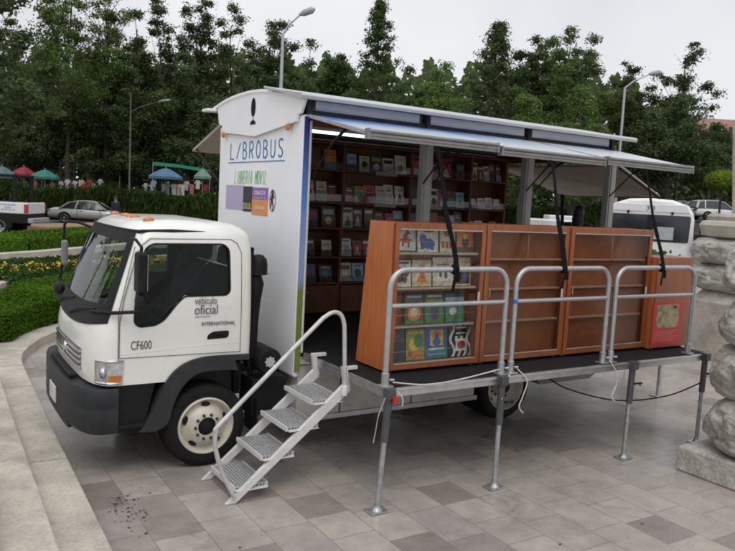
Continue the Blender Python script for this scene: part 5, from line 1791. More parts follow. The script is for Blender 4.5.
L_ = [
    # row, px0, px1, height, cover, art, label
    (0, 397, 416.5, .245, 'white', [('r', 'green', 0, 0, .09, 1), ('r', 'green', 0, 0, 1, .06), ('e', 'red', .35, .34, .62, .72), ('r', 'red', .2, .42, .8, .5), ('t', 'brown', .42, .66, .75, .85), ('r', 'red', .3, .2, .4, .4), ('r', 'red', .58, .18, .68, .4), ('r', 'dark grey', .2, .88, .8, .94)], 'white picture book with a red running figure, first in the glazed case, top row'),
    (0, 418.5, 439, .25, 'white', [('e', 'blue', .12, .12, .85, .52), ('e', 'blue', .1, .3, .45, .68), ('r', 'dark grey', .15, .1, .3, .3), ('r', 'blue', .62, .08, .78, .3), ('r', 'dark grey', .3, .84, .92, .9), ('r', 'dark grey', .3, .75, .8, .8)], 'white picture book with a big blue animal, second in the glazed case, top row'),
    (0, 441, 456, .255, 'cream', [('e', 'red', .25, .58, .75, .88), ('r', 'red', .12, .16, .3, .4), ('r', 'red', .36, .16, .54, .4), ('r', 'red', .6, .16, .78, .4)], 'cream picture book with a red disc above red capitals, top row of the glazed case'),
    (0, 458, 474, .245, 'orange', [('r', 'brown', 0, 0, 1, .22), ('e', 'black', .28, .2, .72, .6), ('e', 'yellow', .38, .52, .62, .75), ('r', 'brown', .1, .86, .9, .93)], 'orange book with a dark figure, last in the glazed case, top row'),
    (1, 394, 411.5, .245, 'white', [('e', 'brown', .08, .35, .5, .78), ('e', 'brown', .5, .35, .92, .78), ('e', 'brown', .2, .14, .5, .42), ('e', 'brown', .5, .14, .8, .42), ('r', 'black', .46, .2, .54, .72), ('r', 'dark grey', .1, .88, .9, .94)], 'white book with a brown butterfly on it, second row of the glazed case'),
    (1, 413, 432, .25, 'cream', [('t', 'orange', .18, .1, .82, .7), ('e', 'orange', .3, .48, .72, .82), ('r', 'yellow', .1, .08, .9, .16), ('e', 'red', .45, .3, .62, .42)], 'cream book with an orange figure, beside the butterfly book in the glazed case'),
    (1, 433.5, 454, .275, 'cream', [('e', 'white', .15, .15, .85, .6), ('e', 'dark grey', .3, .3, .45, .5), ('e', 'brown', .55, .25, .72, .48), ('r', 'dark grey', .2, .72, .8, .76), ('r', 'white', 0, .84, 1, 1)], 'tall cream book with two small dark figures, second row of the glazed case'),
    (1, 455.5, 471, .275, 'cream', [('r', 'brown', .05, .06, .95, .5), ('e', 'black', .2, .2, .55, .66), ('e', 'blue', .55, .15, .8, .48), ('r', 'yellow', 0, .8, 1, .86)], 'cream book with a dark crouching figure, last in the glazed case, second row'),
    (2, 406, 424.5, .29, 'brown', [('r', 'dark grey', 0, .8, 1, 1), ('r', 'pale blue', .12, .86, .88, .93), ('r', 'green', 0, 0, 1, .14), ('e', 'orange', .15, .1, .85, .62), ('e', 'cream', .3, .25, .7, .55)], 'dark book with a round orange animal face, first in the glazed case, third row'),
    (2, 426, 445, .29, 'green', [('r', 'dark grey', 0, .82, 1, 1), ('r', 'cream', .12, .87, .88, .93), ('e', 'dark grey', .25, .1, .75, .6), ('r', 'olive', .1, .6, .9, .78)], 'green book with a dark photograph under a black band, glazed case, third row'),
    (2, 446.5, 465, .29, 'teal', [('r', 'pale blue', 0, .72, 1, .84), ('r', 'dark grey', 0, .86, 1, 1), ('r', 'green', 0, .1, 1, .36), ('e', 'cream', .2, .25, .6, .5)], 'teal book with a pale landscape under a dark band, glazed case, third row'),
    (3, 391, 406, .30, 'dark grey', [('r', 'black', .1, .1, .9, .6), ('r', 'brown', .2, .72, .8, .82)], 'dark grey book in the bottom left corner of the glazed case'),
    (3, 407.5, 426, .29, 'olive', [('e', 'yellow', .15, .3, .8, .75), ('e', 'green', .4, .4, .95, .85), ('e', 'red', .1, .1, .35, .3), ('r', 'orange', .3, .05, .9, .25), ('r', 'yellow', .1, .86, .9, .93)], 'olive and yellow painted book, second in the glazed case, bottom row'),
    (3, 426.5, 448.5, .335, 'blue', [('r', 'teal', 0, .0, 1, .3), ('r', 'yellow', .22, .36, .8, .82), ('e', 'orange', .3, .55, .72, .82), ('e', 'blue', .32, .36, .7, .6), ('e', 'brown', .42, .58, .6, .74), ('r', 'white', .15, .24, .85, .3), ('r', 'pale blue', .1, .1, .9, .14)], 'tall blue book with a yellow sunset picture, bottom row of the glazed case'),
    (3, 450, 472, .335, 'black', [('w', 'white', .1, 0, .22, 1), ('w', 'white', .36, 0, .48, 1), ('w', 'white', .60, 0, .72, 1), ('w', 'white', .84, 0, .94, 1), ('r', 'black', .26, .6, .8, .9), ('r', 'white', .3, .82, .76, .87), ('r', 'white', .3, .66, .76, .7), ('r', 'white', .3, .16, .8, .52), ('e', 'red', .35, .22, .75, .46)], 'book with wavy black and white stripes, last in the glazed case, bottom row'),
]
for row, p0, p1, h, col, art, lab in L_:
    z = ROWS[row][0]
    yb_ = YF + 0.125
    py = {0: 245, 1: 282, 2: 312, 3: 345}[row]
    xa, xb_ = on_plane(p0, py, 1, yb_ - 0.05).x, on_plane(p1, py, 1, yb_ - 0.05).x
    book(lab, ((xa + xb_) / 2, yb_ - 0.03, z + 0.004), xb_ - xa, h, 0.012, col, -math.atan2(0.10, 1.0) * -1.0, art, 0.0, 'picture books behind the glass of the display case')

# cases B and C: same build, brown glazed fronts, nothing but bare shelves inside
for lab, x0, x1, yf_ in (('bare brown display case with empty shelves behind its glass, next to the book-filled case', 2.36, 3.51, YF), ('bare brown display case with empty shelves, between the other bare case and the low cabinet', 3.515, 4.87, YF - 0.015)):
    zt = 2.475
    r = display_case(lab, x0, x1, zt, yf_)
    xm = (x0 + x1) / 2
    case_door(r, x0 + 0.004, x1 - 0.004, ZB + 0.012, zt - 0.004, yf_, SCUFF, 0.055)
    MB().box(x0 + 0.03, x1 - 0.03, yf_ + 0.075, yf_ + 0.09, ZB + 0.03, zt - 0.03).build('inner_back', CBACK, r)
    for z in (1.50, 1.83, 2.13):
        MB().box(x0 + 0.07, x1 - 0.07, yf_ + 0.01, yf_ + 0.0745, z - 0.01, z + 0.006).build('shelf', EDGE, r, bevel=0.002)
    MB().box(xm - 0.006, xm + 0.006, yf_ - 0.006, yf_ - 0.003, 2.14, zt - 0.06).build('glass_joint', mat('joint line', (0.3, 0.26, 0.22), 0.4), r)
    MB().tube([(x0 + 0.075, yf_ - 0.028, 1.84), (x0 + 0.075, yf_ - 0.028, 1.76)], 0.006, 6).build('door_pull', EDGE, r)

# low cabinet with the red poster
DC = display_case('low brown wooden cabinet with a red poster, at the rear end of the deck', 4.885, 5.545, 2.165, YF - 0.10)
MB().box(4.888, 5.542, YF - 0.122, YF - 0.101, ZB + 0.01, 2.162).build('front_panel', OFRM, DC, bevel=0.003)
yp = YF - 0.1225
pxz = lambda a, b: (lambda q: (q.x, q.z))(on_plane(a, b, 1, yp))
PRED = mat('poster red', (0.46, 0.025, 0.028), 0.4, var=0.1)
(xa, za), (xb_, zb_) = pxz(654, 303), pxz(678.5, 346)
poster = tag(MB().box(xa, xb_, yp - 0.004, yp, 1.13, za).build('poster', PRED), 'red poster with a beige picture, stuck on the low brown cabinet', 'poster')
blob = rounded([(xa + 0.05, za - 0.03), (xb_ - 0.07, za - 0.025), (xb_ - 0.055, za - 0.30), (xa + 0.09, za - 0.30), (xa + 0.055, za - 0.20), (xa + 0.075, za - 0.14)], 0.05)
MB().prism(blob, XZ, yp - 0.006, yp - 0.0042).build('picture', mat('poster beige', (0.30, 0.255, 0.14), 0.5, var=0.5, scale=14), poster)
ptx = MB()
for k in range(6):
    z_ = za - 0.345 - 0.022 * k
    ptx.box(xa + 0.04, xb_ - 0.05 - 0.05 * (k % 3), yp - 0.0055, yp - 0.0042, z_, z_ + 0.007)
ptx.build('text_lines', mat('poster pale red', (0.50, 0.16, 0.13), 0.5), poster)
MB().prism([(xb_ - 0.14 + 0.03 * math.cos(a), za - 0.06 + 0.02 * math.sin(a)) for a in np.linspace(0, 2 * PI, 14, endpoint=False)], XZ, yp - 0.0075, yp - 0.0062).build('picture', mat('poster dark', (0.05, 0.012, 0.012), 0.5), poster)
# ================================================================== STONE PIERS
def rock_course(c, rx, ry, rz, seed, n=130, m=72, amp=0.10, sq=2.7):
    """one swelling course of roughly hewn stone"""
    b = MB()
    off = Vector((seed * 7.3, seed * 3.1, seed * 1.7))

    def fn(u, v):
        ph = 2 * PI * u
        th = PI * (0.02 + 0.96 * v)
        cs, sn = math.cos(ph), math.sin(ph)
        ex = 0.72
        x = math.copysign(abs(cs) ** ex, cs) * abs(math.sin(th)) ** 0.55
        y = math.copysign(abs(sn) ** ex, sn) * abs(math.sin(th)) ** 0.55
        z = math.copysign(abs(math.cos(th)) ** 0.8, math.cos(th))
        p = Vector((x * rx, y * ry, z * rz))
        q = p * 3.2 + off
        d = noise.fractal(q, 1.1, 2.1, 5) * amp * 0.6 + abs(noise.noise(q * 0.7 + Vector((5, 0, 0)))) * amp * 0.8 - noise.voronoi(q * 1.3)[0][0] * amp * 0.3
        vd_ = noise.voronoi(q * 1.9)[0]
        d += min(0.12, vd_[1] - vd_[0]) * amp * 0.7
        d += noise.fractal(q * 5.0, 0.8, 2.1, 5) * amp * 0.16 - max(0, noise.noise(q * 3.1) - 0.15) * amp * 0.7
        d += (math.floor(noise.noise(q * 1.7) * 5) / 5) * amp * 0.10
        s = 1 + d / max(rx, ry)
        return (c[0] + p.x * s, c[1] + p.y * s, c[2] + p.z * (1 + d * 0.6))
    return b.grid(fn, n, m)


PIER = thing('stone_pier', 'pier of bulging rough-hewn pale stone courses on a square block, at the right edge', 'stone pier', (5.05, -2.7, 0))
MB().box(4.40, 5.75, -3.45, -2.03, 0.0, 0.265).build('plinth', RUST, PIER, bevel=0.02)
for k, (zc, rz, rr) in enumerate(((0.56, 0.31, 0.60), (1.10, 0.30, 0.585), (1.62, 0.27, 0.56), (2.13, 0.30, 0.575))):
    rock_course((5.03 + 0.02 * math.sin(k * 3), -2.70, zc), rr, rr, rz, k + 1).build('rock_course', RUST, PIER, smooth=70)
MB().lathe([(0.0, 0.0), (0.50, 0.0), (0.52, 0.05), (0.48, 0.1), (0.30, 0.14), (0, 0.14)], (5.05, -2.72, 2.40), (0, 0, 1), 40).build('cap_stone', PALE, PIER, smooth=True)

D2 = 14.0
b2c = at_depth(750, 215, D2)
P2 = thing('stone_pedestal', 'round pale stone pedestal with moulded rings over rough courses, behind the rough pier', 'stone pedestal', (b2c.x, b2c.y, 0))
W_ = lambda px: D2 / FPX * px
zt2 = height_at(720, 214, D2)
zr = height_at(720, 236, D2)
prof = [(0.0, zt2 - 0.02), (W_(20), zt2 - 0.02), (W_(21), zt2 + 0.02), (W_(36), zt2), (W_(38), zt2 - 0.05), (W_(37), zt2 - 0.12), (W_(43), zt2 - 0.15), (W_(45), zt2 - 0.22), (W_(42), zr), (W_(36), zr - 0.03), (0, zr - 0.03)]
MB().lathe(prof, (b2c.x, b2c.y, 0), (0, 0, 1), 56).build('moulded_ring', PALE, P2, smooth=True)
zm = [zr - 0.05 - 0.30 * k for k in range(4)]
for k, z in enumerate((zr - 0.28, zr - 0.78)):
    rock_course((b2c.x, b2c.y, z), W_(45), W_(45), 0.30, 11 + k, amp=0.13).build('rock_course', RUST, P2, smooth=70)
zb2 = zr - 1.02
MB().lathe([(0, zb2), (W_(34), zb2), (W_(46), zb2 - 0.22), (W_(48), zb2 - 0.5), (W_(48), 0.0)], (b2c.x, b2c.y, 0), (0, 0, 1), 56).build('sloped_base', PALE, P2, smooth=True)
tag(MB().tube([tuple(at_depth(738, 214, D2 + 0.1)), tuple(at_depth(738.5, 120, D2 + 0.1))], 0.10, 16).build('stone_shaft', PALE, smooth=True), 'slim pale shaft rising from the round pedestal at the right edge', 'shaft')

# ================================================================== VEHICLES BEYOND
CARGL = mat('dark car glass', (0.02, 0.025, 0.03), 0.06, var=0.1, spec=0.7)


def car(label, loc, rot, paint, L=4.7, W=1.75, H=1.36, kind='coupe', name='parked_car'):
    """local frame: +x forward, y left; loft of cross-sections along the length"""
    r = thing(name, label, 'car', loc, rot)
    s = L / 4.7
    if kind == 'coupe':
        prof = [(-2.33, .40, .62), (-2.25, .32, .84), (-2.0, .28, .93), (-1.5, .26, .95), (-0.8, .24, .94), (0.2, .24, .91), (0.9, .24, .89), (1.5, .26, .80), (2.0, .28, .68), (2.28, .34, .56), (2.35, .40, .50)]
        cab_ = [(-1.62, .93, .0), (-1.15, 1.22, .22), (-0.6, 1.34, .27), (0.0, 1.36, .28), (0.45, 1.27, .26), (1.05, .90, .05)]
    else:
        prof = [(-2.30, .42, .80), (-2.22, .34, 1.0), (-1.9, .30, 1.04), (-1.2, .28, 1.05), (0.0, .28, 1.03), (0.8, .28, 1.0), (1.2, .28, .98), (1.9, .3, .90), (2.25, .36, .74), (2.33, .42, .6)]
        cab_ = [(-2.22, 1.03, .02), (-2.0, 1.5, .2), (-1.4, 1.62, .25), (-0.2, 1.64, .26), (0.25, 1.55, .25), (0.95, 1.02, .05)]
        H = 1.64
    b = MB()
    n = 14
    rows = []
    for x, zb, zt in prof:
        t = abs(x) / 2.35
        hw = W / 2 * (1 - 0.16 * t ** 4)
        sec = []
        for k in range(n):
            a = 2 * PI * k / n + PI / n
            cs, sn = math.cos(a), math.sin(a)
            sec.append((x * s, hw * math.copysign(abs(cs) ** 0.45, cs), (zb + zt) / 2 + (zt - zb) / 2 * math.copysign(abs(sn) ** 0.55, sn)))
        rows.append(sec)
    vs = [p for q in rows for p in q]
    fs = [(i * n + k, (i + 1) * n + k, (i + 1) * n + (k + 1) % n, i * n + (k + 1) % n) for i in range(len(rows) - 1) for k in range(n)]
    fs += [tuple(range(n)), tuple(range((len(rows) - 1) * n, len(rows) * n))[::-1]]
    body = b.add(vs, fs).build('body', paint, r, smooth=60, local=True)
    md = body.modifiers.new('sub', 'SUBSURF'); md.levels = md.render_levels = 1

    def greenhouse(grow, zlo, zhi):
        rows_ = []
        for x, zt, ins in cab_:
            hw_t = W / 2 - 0.10 - ins + grow
            hw_b = W / 2 - 0.10 + grow
            zt_ = min(zt + grow, zhi) if zhi else zt + grow
            rows_.append([(x * s, -hw_b, zlo), (x * s, -hw_t, max(zt_, zlo + .01)), (x * s, hw_t, max(zt_, zlo + .01)), (x * s, hw_b, zlo)])
        v_ = [p for q in rows_ for p in q]
        f_ = [(i * 4 + k, (i + 1) * 4 + k, (i + 1) * 4 + k + 1, i * 4 + k + 1) for i in range(len(rows_) - 1) for k in range(3)]
        f_ += [(0, 1, 2, 3), tuple((len(rows_) - 1) * 4 + k for k in (3, 2, 1, 0))]
        return MB().add(v_, f_)
    zl = 0.86 if kind == 'coupe' else 0.98
    greenhouse(0.0, zl, None).build('windows', CARGL, r, local=True)
    rf_ = MB()
    mid = cab_[1:-1]
    rv = []
    for x, zt, ins in mid:
        hw_t = W / 2 - 0.10 - ins + 0.012
        rv.append([(x * s, -hw_t - 0.02, zt - 0.05), (x * s, -hw_t + 0.06, zt + 0.018), (x * s, hw_t - 0.06, zt + 0.018), (x * s, hw_t + 0.02, zt - 0.05)])
    v_ = [p for q in rv for p in q]
    rf_.add(v_, [(i * 4 + k, (i + 1) * 4 + k, (i + 1) * 4 + k + 1, i * 4 + k + 1) for i in range(len(rv) - 1) for k in range(3)])
    for sgn in (-1, 1):                        # pillars
        def at(i, f):
            x, zt, ins = cab_[i]
            hw_b, hw_t = W / 2 - 0.095, W / 2 - 0.095 - ins
            return Vector((x * s, sgn * (hw_b + (hw_t - hw_b) * f), zl + (zt - zl) * f))
        rf_.beam(at(-1, 0), at(-2, 1), 0.07, 0.05)
        rf_.beam(at(0, 0.0), at(1, 1), 0.16, 0.05)
        mdx = Vector(((cab_[2][0] - 0.1) * s, sgn * (W / 2 - 0.095), zl))
        rf_.beam(mdx, at(2, 1), 0.07, 0.04)
    rf_.build('roof', paint, r, local=True, smooth=True)
    ax_f, ax_r, wr = 1.42 * s, -1.30 * s, 0.315 if kind == 'coupe' else 0.35
    for x in (ax_f, ax_r):
        for sgn in (-1, 1):
            aw = MB().lathe([(wr + 0.06, 0.0), (wr + 0.06, 0.004)], (x, sgn * (W / 2 - 0.012), wr), (0, sgn, 0), 28)
            aw = MB()
            y0 = sgn * (W / 2 - 0.002)
            aw.add([(x + (wr + 0.055) * math.cos(a), y0, wr + (wr + 0.055) * math.sin(a)) for a in np.linspace(-0.35, PI + 0.35, 22)], [tuple(range(22))])
            aw.build('wheel_arch', BLK, r, local=True, fix=False)
            wl = MB().lathe([(0.0, -0.20), (wr - 0.02, -0.2), (wr, -0.17), (wr, -0.03), (wr - 0.03, 0.0), (wr * 0.68, 0.0)], (x, sgn * (W / 2 + 0.008), wr), (0, sgn, 0), 26).build('wheel', RUB, r, smooth=True, local=True)
            hub_ = MB().lathe([(wr * 0.68, 0.0), (wr * 0.64, 0.012), (wr * 0.60, -0.01), (wr * 0.2, -0.012), (wr * 0.12, 0.01), (0, 0.01)], (x, sgn * (W / 2 + 0.008), wr), (0, sgn, 0), 26)
            hub_.build('rim', mat('alloy rim', (0.34, 0.34, 0.35), 0.35, metal=0.6), wl, smooth=True, local=True)
            sp_ = MB()
            for k in range(5):
                a = 2 * PI * k / 5 + 0.3
                p = Vector((x + math.cos(a) * wr * 0.42, sgn * (W / 2 + 0.006), wr + math.sin(a) * wr * 0.42))
                sp_.ball(tuple(p), wr * 0.13, 0.006, wr * 0.13, 8, 6)
            sp_.each('rim_gap', BLK, wl, local=True)
    for sgn in (-1, 1):
        zl2 = 0.72 if kind == 'coupe' else 0.85
        MB().ball((-2.22 * s, sgn * (W / 2 - 0.32), zl2), 0.13, 0.24, 0.085).build('tail_light', mat('tail lamp', (0.10, 0.012, 0.014), 0.2, coat=0.5), r, smooth=True, local=True)
        MB().ball((2.10 * s, sgn * (W / 2 - 0.30), 0.60 if kind == 'coupe' else 0.74), 0.18, 0.20, 0.06).build('headlight', LENS, r, smooth=True, local=True)
        MB().ball((0.72 * s, sgn * (W / 2 + 0.07), 0.95 if kind == 'coupe' else 1.08), 0.07, 0.11, 0.065).build('wing_mirror', paint, r, smooth=True, local=True)
        dh = MB().box(-0.42 * s, -0.26 * s, sgn * (W / 2 + 0.002) - 0.012, sgn * (W / 2 + 0.002) + 0.012, 0.74, 0.765)
        dh.build('door_handle', BLK, r, local=True)
        sl_ = MB()
        for x in (-0.55, 0.78):
            sl_.box(x * s - 0.006, x * s + 0.006, sgn * (W / 2) - 0.01, sgn * (W / 2) + 0.004, 0.33, 0.86)
        sl_.each('door_seam', BLK, r, local=True)
    return r


SILVER = mat('silver car paint', (0.42, 0.42, 0.40), 0.3, metal=0.3, var=0.04, coat=0.4)
WCAR = mat('white car paint', (0.68, 0.68, 0.68), 0.3, var=0.04, coat=0.3)
REDC = mat('dark red car paint', (0.22, 0.02, 0.022), 0.3, var=0.05, coat=0.4)
BLUC = mat('blue grey car paint', (0.10, 0.14, 0.20), 0.3, var=0.05, coat=0.4)
face_right = math.atan2(SIDE.y, SIDE.x)
q = spot(91, 44.0)
car('silver coupe parked facing right on the street before the tall dark hedge', q, face_right + 0.10, SILVER)

# pickup at the left edge
PK = spot(-30, 31.0)
PT = thing('pickup_truck', 'white pickup with a black rack over its bed, cut by the left edge', 'pickup', PK, face_right + PI + 0.06)
hwk = 0.95
pb = MB().box(-2.75, -0.35, -hwk, hwk, 0.95, 1.42).build('bed', WCAR, PT, bevel=0.04, seg=3, local=True)
MB().box(-2.70, -0.42, -hwk + 0.07, hwk - 0.07, 1.424, 1.428).build('bed_liner', BLK, pb, local=True)
pcb = MB()
cs_ = [(-0.32, 0.55), (-0.32, 1.10), (-0.18, 1.78), (0.85, 1.80), (1.50, 1.14), (2.65, 1.02), (2.80, 0.85), (2.80, 0.50)]
pcb.prism(cs_, XZ, -hwk + 0.02, hwk - 0.02)
pcab = pcb.build('cab', WCAR, PT, bevel=0.05, seg=3, local=True)
for sgn in (-1, 1):
    MB().prism([(-0.18, 1.16), (-0.10, 1.68), (0.78, 1.70), (1.30, 1.16)], XZ, sgn * (hwk - 0.02), sgn * (hwk - 0.012)).build('side_window', CARGL, pcab, local=True)
MB().box(-2.74, 2.78, -hwk + 0.01, hwk - 0.01, 0.55, 0.96).build('lower_trim', BLK, PT, bevel=0.03, local=True)
MB().box(-2.95, -2.74, -0.92, 0.92, 0.58, 0.78).build('rear_bumper', mat('grey bumper paint', (0.30, 0.30, 0.30), 0.4), PT, bevel=0.03, local=True)
for sgn in (-1, 1):
    MB().box(-2.77, -2.60, sgn * hwk - 0.06, sgn * hwk + 0.012, 0.98, 1.36).build('tail_light', mat('red tail lamp', (0.38, 0.02, 0.02), 0.2, coat=0.5), PT, bevel=0.02, local=True)
    for x in (-1.62, 1.95):
        MB().add([(x + 0.52 * math.cos(a), sgn * (hwk + 0.006), 0.42 + 0.52 * math.sin(a)) for a in np.linspace(-0.1, PI + 0.1, 22)], [tuple(range(22))]).build('wheel_arch', BLK, PT, local=True, fix=False)
        wl = MB().lathe([(0.0, -0.25), (0.38, -0.25), (0.41, -0.2), (0.41, -0.04), (0.37, 0.0), (0.25, 0.0)], (x, sgn * (hwk + 0.012), 0.41), (0, sgn, 0), 28).build('wheel', RUB, PT, smooth=True, local=True)
        MB().lathe([(0.25, 0.0), (0.24, 0.015), (0.2, -0.02), (0.08, -0.02), (0.06, 0.02), (0, 0.02)], (x, sgn * (hwk + 0.012), 0.41), (0, sgn, 0), 28).build('rim', mat('alloy rim', (0, 0, 0)), wl, smooth=True, local=True)
rk = MB()
for y in (-0.88, 0.88):
    for x in (-2.2, -0.55):
        rk.box(x - 0.07, x + 0.07, y - 0.05, y + 0.05, 1.42, 2.52)
    rk.box(-2.3, 2.2, y - 0.05, y + 0.05, 2.45, 2.56)
for x in (-2.2, -1.4, -0.55, 0.6, 1.8):
    rk.box(x - 0.03, x + 0.03, -0.9, 0.9, 2.47, 2.54)
rk.build('roof_rack', BLK, PT, bevel=0.01, local=True)
EX = (-1, 0, 0)
lg_ = MB().prism([(-1.30, 1.19), (-1.42, 1.31), (-1.54, 1.19), (-1.42, 1.07)], XZ, hwk + 0.0005, hwk + 0.003)
lg_.build('diamond_emblem', mat('pale green ink', (0.22, 0.42, 0.25), 0.5), PT, local=True)
for k_, (s_, w_) in enumerate((('PARQUES', 0.62), ('DEL', 0.28), ('BOSQUE', 0.55))):
    lettering('side_lettering', s_, (-1.66 - (0.62 - w_) / 2, hwk + 0.001, 1.27 - 0.105 * k_), EX, (0, 0, 1), w_, 0.075, BLUEP, PT, 0.002, local=True)

# white van behind the low cabinet: seen from its front
VD = 17.5
vq = spot(650, VD)
vq.z = 0.0
vd = vq - Vector((CAM.x, CAM.y, 0))
VAN = thing('white_van', 'white walk-in van seen from the front, with a wide dark windscreen', 'van', vq, math.atan2(-vd.y, -vd.x) - 0.03)
vs_ = VD / FPX
wv = 41 * vs_
zt, zh = height_at(650, 193, VD), height_at(650, 203, VD)
vsec = [(-wv, 0.45), (-wv, 2.55), (-wv * 0.97, 2.72), (-wv * 0.85, 2.90), (-wv * 0.5, 3.02), (0, 3.05), (wv * 0.5, 3.02), (wv * 0.85, 2.90), (wv * 0.97, 2.72), (wv, 2.55), (wv, 0.45)]
vb = MB().prism(vsec, YZ, -5.0, 0.0)
vbody = vb.build('body', WCAR, VAN, bevel=0.10, seg=4, local=True)
MB().prism([(-0.02, 0.5), (0.55, 0.55), (0.62, 0.80), (0.52, 1.25), (0.02, 1.42)], XZ, -wv * 0.96, wv * 0.96).build('hood', WCAR, VAN, bevel=0.06, seg=3, local=True)
zb_w, zt_w = height_at(650, 241, VD), height_at(650, 214.5, VD)
wsw = MB().prism(rounded([(-wv * 0.90, zb_w), (wv * 0.90, zb_w), (wv * 0.92, zt_w), (-wv * 0.92, zt_w)], 0.06), YZ, -0.02, 0.012)
vw = wsw.build('windshield', CARGL, VAN, local=True)
MB().box(0.012, 0.03, -0.03, 0.03, zb_w, zt_w).build('window_post', BLK, vw, local=True)
MB().box(0.013, 0.02, 0.10, 0.55, zb_w + 0.05, zb_w + 0.35).build('sun_screen', mat('pale card', (0.35, 0.37, 0.38), 0.6), vw, local=True)
MB().prism([(-wv * 0.9, zt_w + 0.06), (wv * 0.9, zt_w + 0.06), (wv * 0.8, zt_w + 0.26), (-wv * 0.8, zt_w + 0.26)], YZ, -0.03, 0.02).build('visor_panel', WCAR, VAN, bevel=0.02, local=True)
for y in (-wv * 0.5, wv * 0.5):
    MB().ball((0.03, y, zt_w + 0.05), 0.03, 0.03, 0.04).build('marker_light', BLK, VAN, smooth=True, local=True)
for sgn in (-1, 1):
    vm = MB().tube([(-0.05, sgn * wv, 1.9), (0.12, sgn * (wv + 0.14), 1.95), (0.12, sgn * (wv + 0.14), 2.45)], 0.02, 6).box(0.08, 0.16, sgn * (wv + 0.14) - 0.12, sgn * (wv + 0.14) + 0.12, 1.72, 2.25)
    vm.build('wing_mirror', BLK, VAN, bevel=0.02, local=True)
    MB().lathe([(0, -0.25), (0.36, -0.25), (0.4, -0.2), (0.4, -0.02), (0.3, 0), (0, 0)], (-0.7, sgn * wv, 0.4), (0, sgn, 0), 24).build('wheel', RUB, VAN, smooth=True, local=True)
    MB().lathe([(0, 0.02), (0.09, 0.015), (0.1, 0.0)], (0.60, sgn * wv * 0.72, 0.95), (1, 0, 0), 20).build('headlight', LENS, VAN, smooth=True, local=True)
MB().box(0.52, 0.70, -wv, wv, 0.40, 0.58).build('bumper', BLK, VAN, bevel=0.02, local=True)
lettering('side_lettering', '33', (0.021, -0.10, zt_w + 0.10), (0, 1, 0), (0, 0, 1), 0.20, 0.11, GREYT, VAN, 0.002, local=True)

# cars beyond, at the right
for lab, px, D, rot, pm, kd in (('silver car parked beside the clipped round tree, far right', 698, 66, 0.25, SILVER, 'coupe'), ('white hatchback under the round tree, rightmost of the parked cars', 716, 60, 0.15, WCAR, 'suv'), ('blue grey car partly behind the dark tree trunk, far right', 680, 70, 0.3, BLUC, 'coupe'), ('dark red car behind the white van roof, far right', 612, 64, 0.2, REDC, 'suv'), ('white car parked behind the library box, seen through its open rear end', 536, 38, 0.9, WCAR, 'coupe')):
    car(lab, spot(px, D), face_right + rot, pm, kind=kd)

# ================================================================== STREET LAMPS
def street_lamp(label, px, D, ytop, head, arm_from, w=1.0, m=None):
    g_ = spot(px, D)
    r = thing('street_lamp', label, 'street lamp', g_)
    top = at_depth(px + 1.0, ytop, D)
    base = Vector((top.x, top.y, g_.z))
    MB().tube([base, base.lerp(top, 0.5), top], [0.13 * w, 0.10 * w, 0.07 * w], 12).build('pole', m or GALV, r, smooth=True)
    h = at_depth(head[0], head[1], D)
    a0_ = at_depth(px + 1.0, arm_from, D)
    am = MB().tube([a0_, a0_.lerp(h, 0.35) + Vector((0, 0, 0.12)), h], [0.05 * w, 0.045 * w, 0.04 * w], 8).build('arm', m or GALV, r, smooth=True)
    d = (h - a0_); d.z *= 0.35; d.normalize()
    hd_ = MB()
    hd_.tube([h - d * 0.1, h + d * 0.15, h + d * 0.55, h + d * 0.72], [0.05 * w, 0.15 * w, 0.16 * w, 0.05 * w], 12)
    hd_.build('lamp_head', mat('grey lamp housing', (0.30, 0.31, 0.32), 0.4), r, smooth=True)


street_lamp('grey street lamp rising behind the library box roof', 282, 36, 33, (301, 14), 34)
street_lamp('grey street lamp beyond the rear end of the awning', 624, 46, 87, (650, 74), 88)
street_lamp('thin street lamp against the dark park trees, left of the box', 130, 50, 92, (160, 101), 112, 0.45, mat('dull lamp post paint', (0.12, 0.13, 0.125), 0.6))

# ================================================================== TREES
L_DARK = leaf_mat('dark leaves', (0.028, 0.048, 0.022), (0.125, 0.17, 0.072), 0.36)
L_MID = leaf_mat('mid leaves', (0.038, 0.068, 0.024), (0.155, 0.22, 0.078), 0.38)
L_LITE = leaf_mat('light leaves', (0.058, 0.105, 0.028), (0.205, 0.295, 0.09), 0.40)
L_OLIVE = leaf_mat('olive leaves', (0.022, 0.036, 0.012), (0.095, 0.12, 0.035), 0.25)
L_YEL = leaf_mat('yellow green leaves', (0.07, 0.12, 0.015), (0.22, 0.30, 0.04), 0.3)
BARK = mat('bark', (0.055, 0.045, 0.035), 0.9, var=0.3, scale=6, bump=0.5, bscale=20)


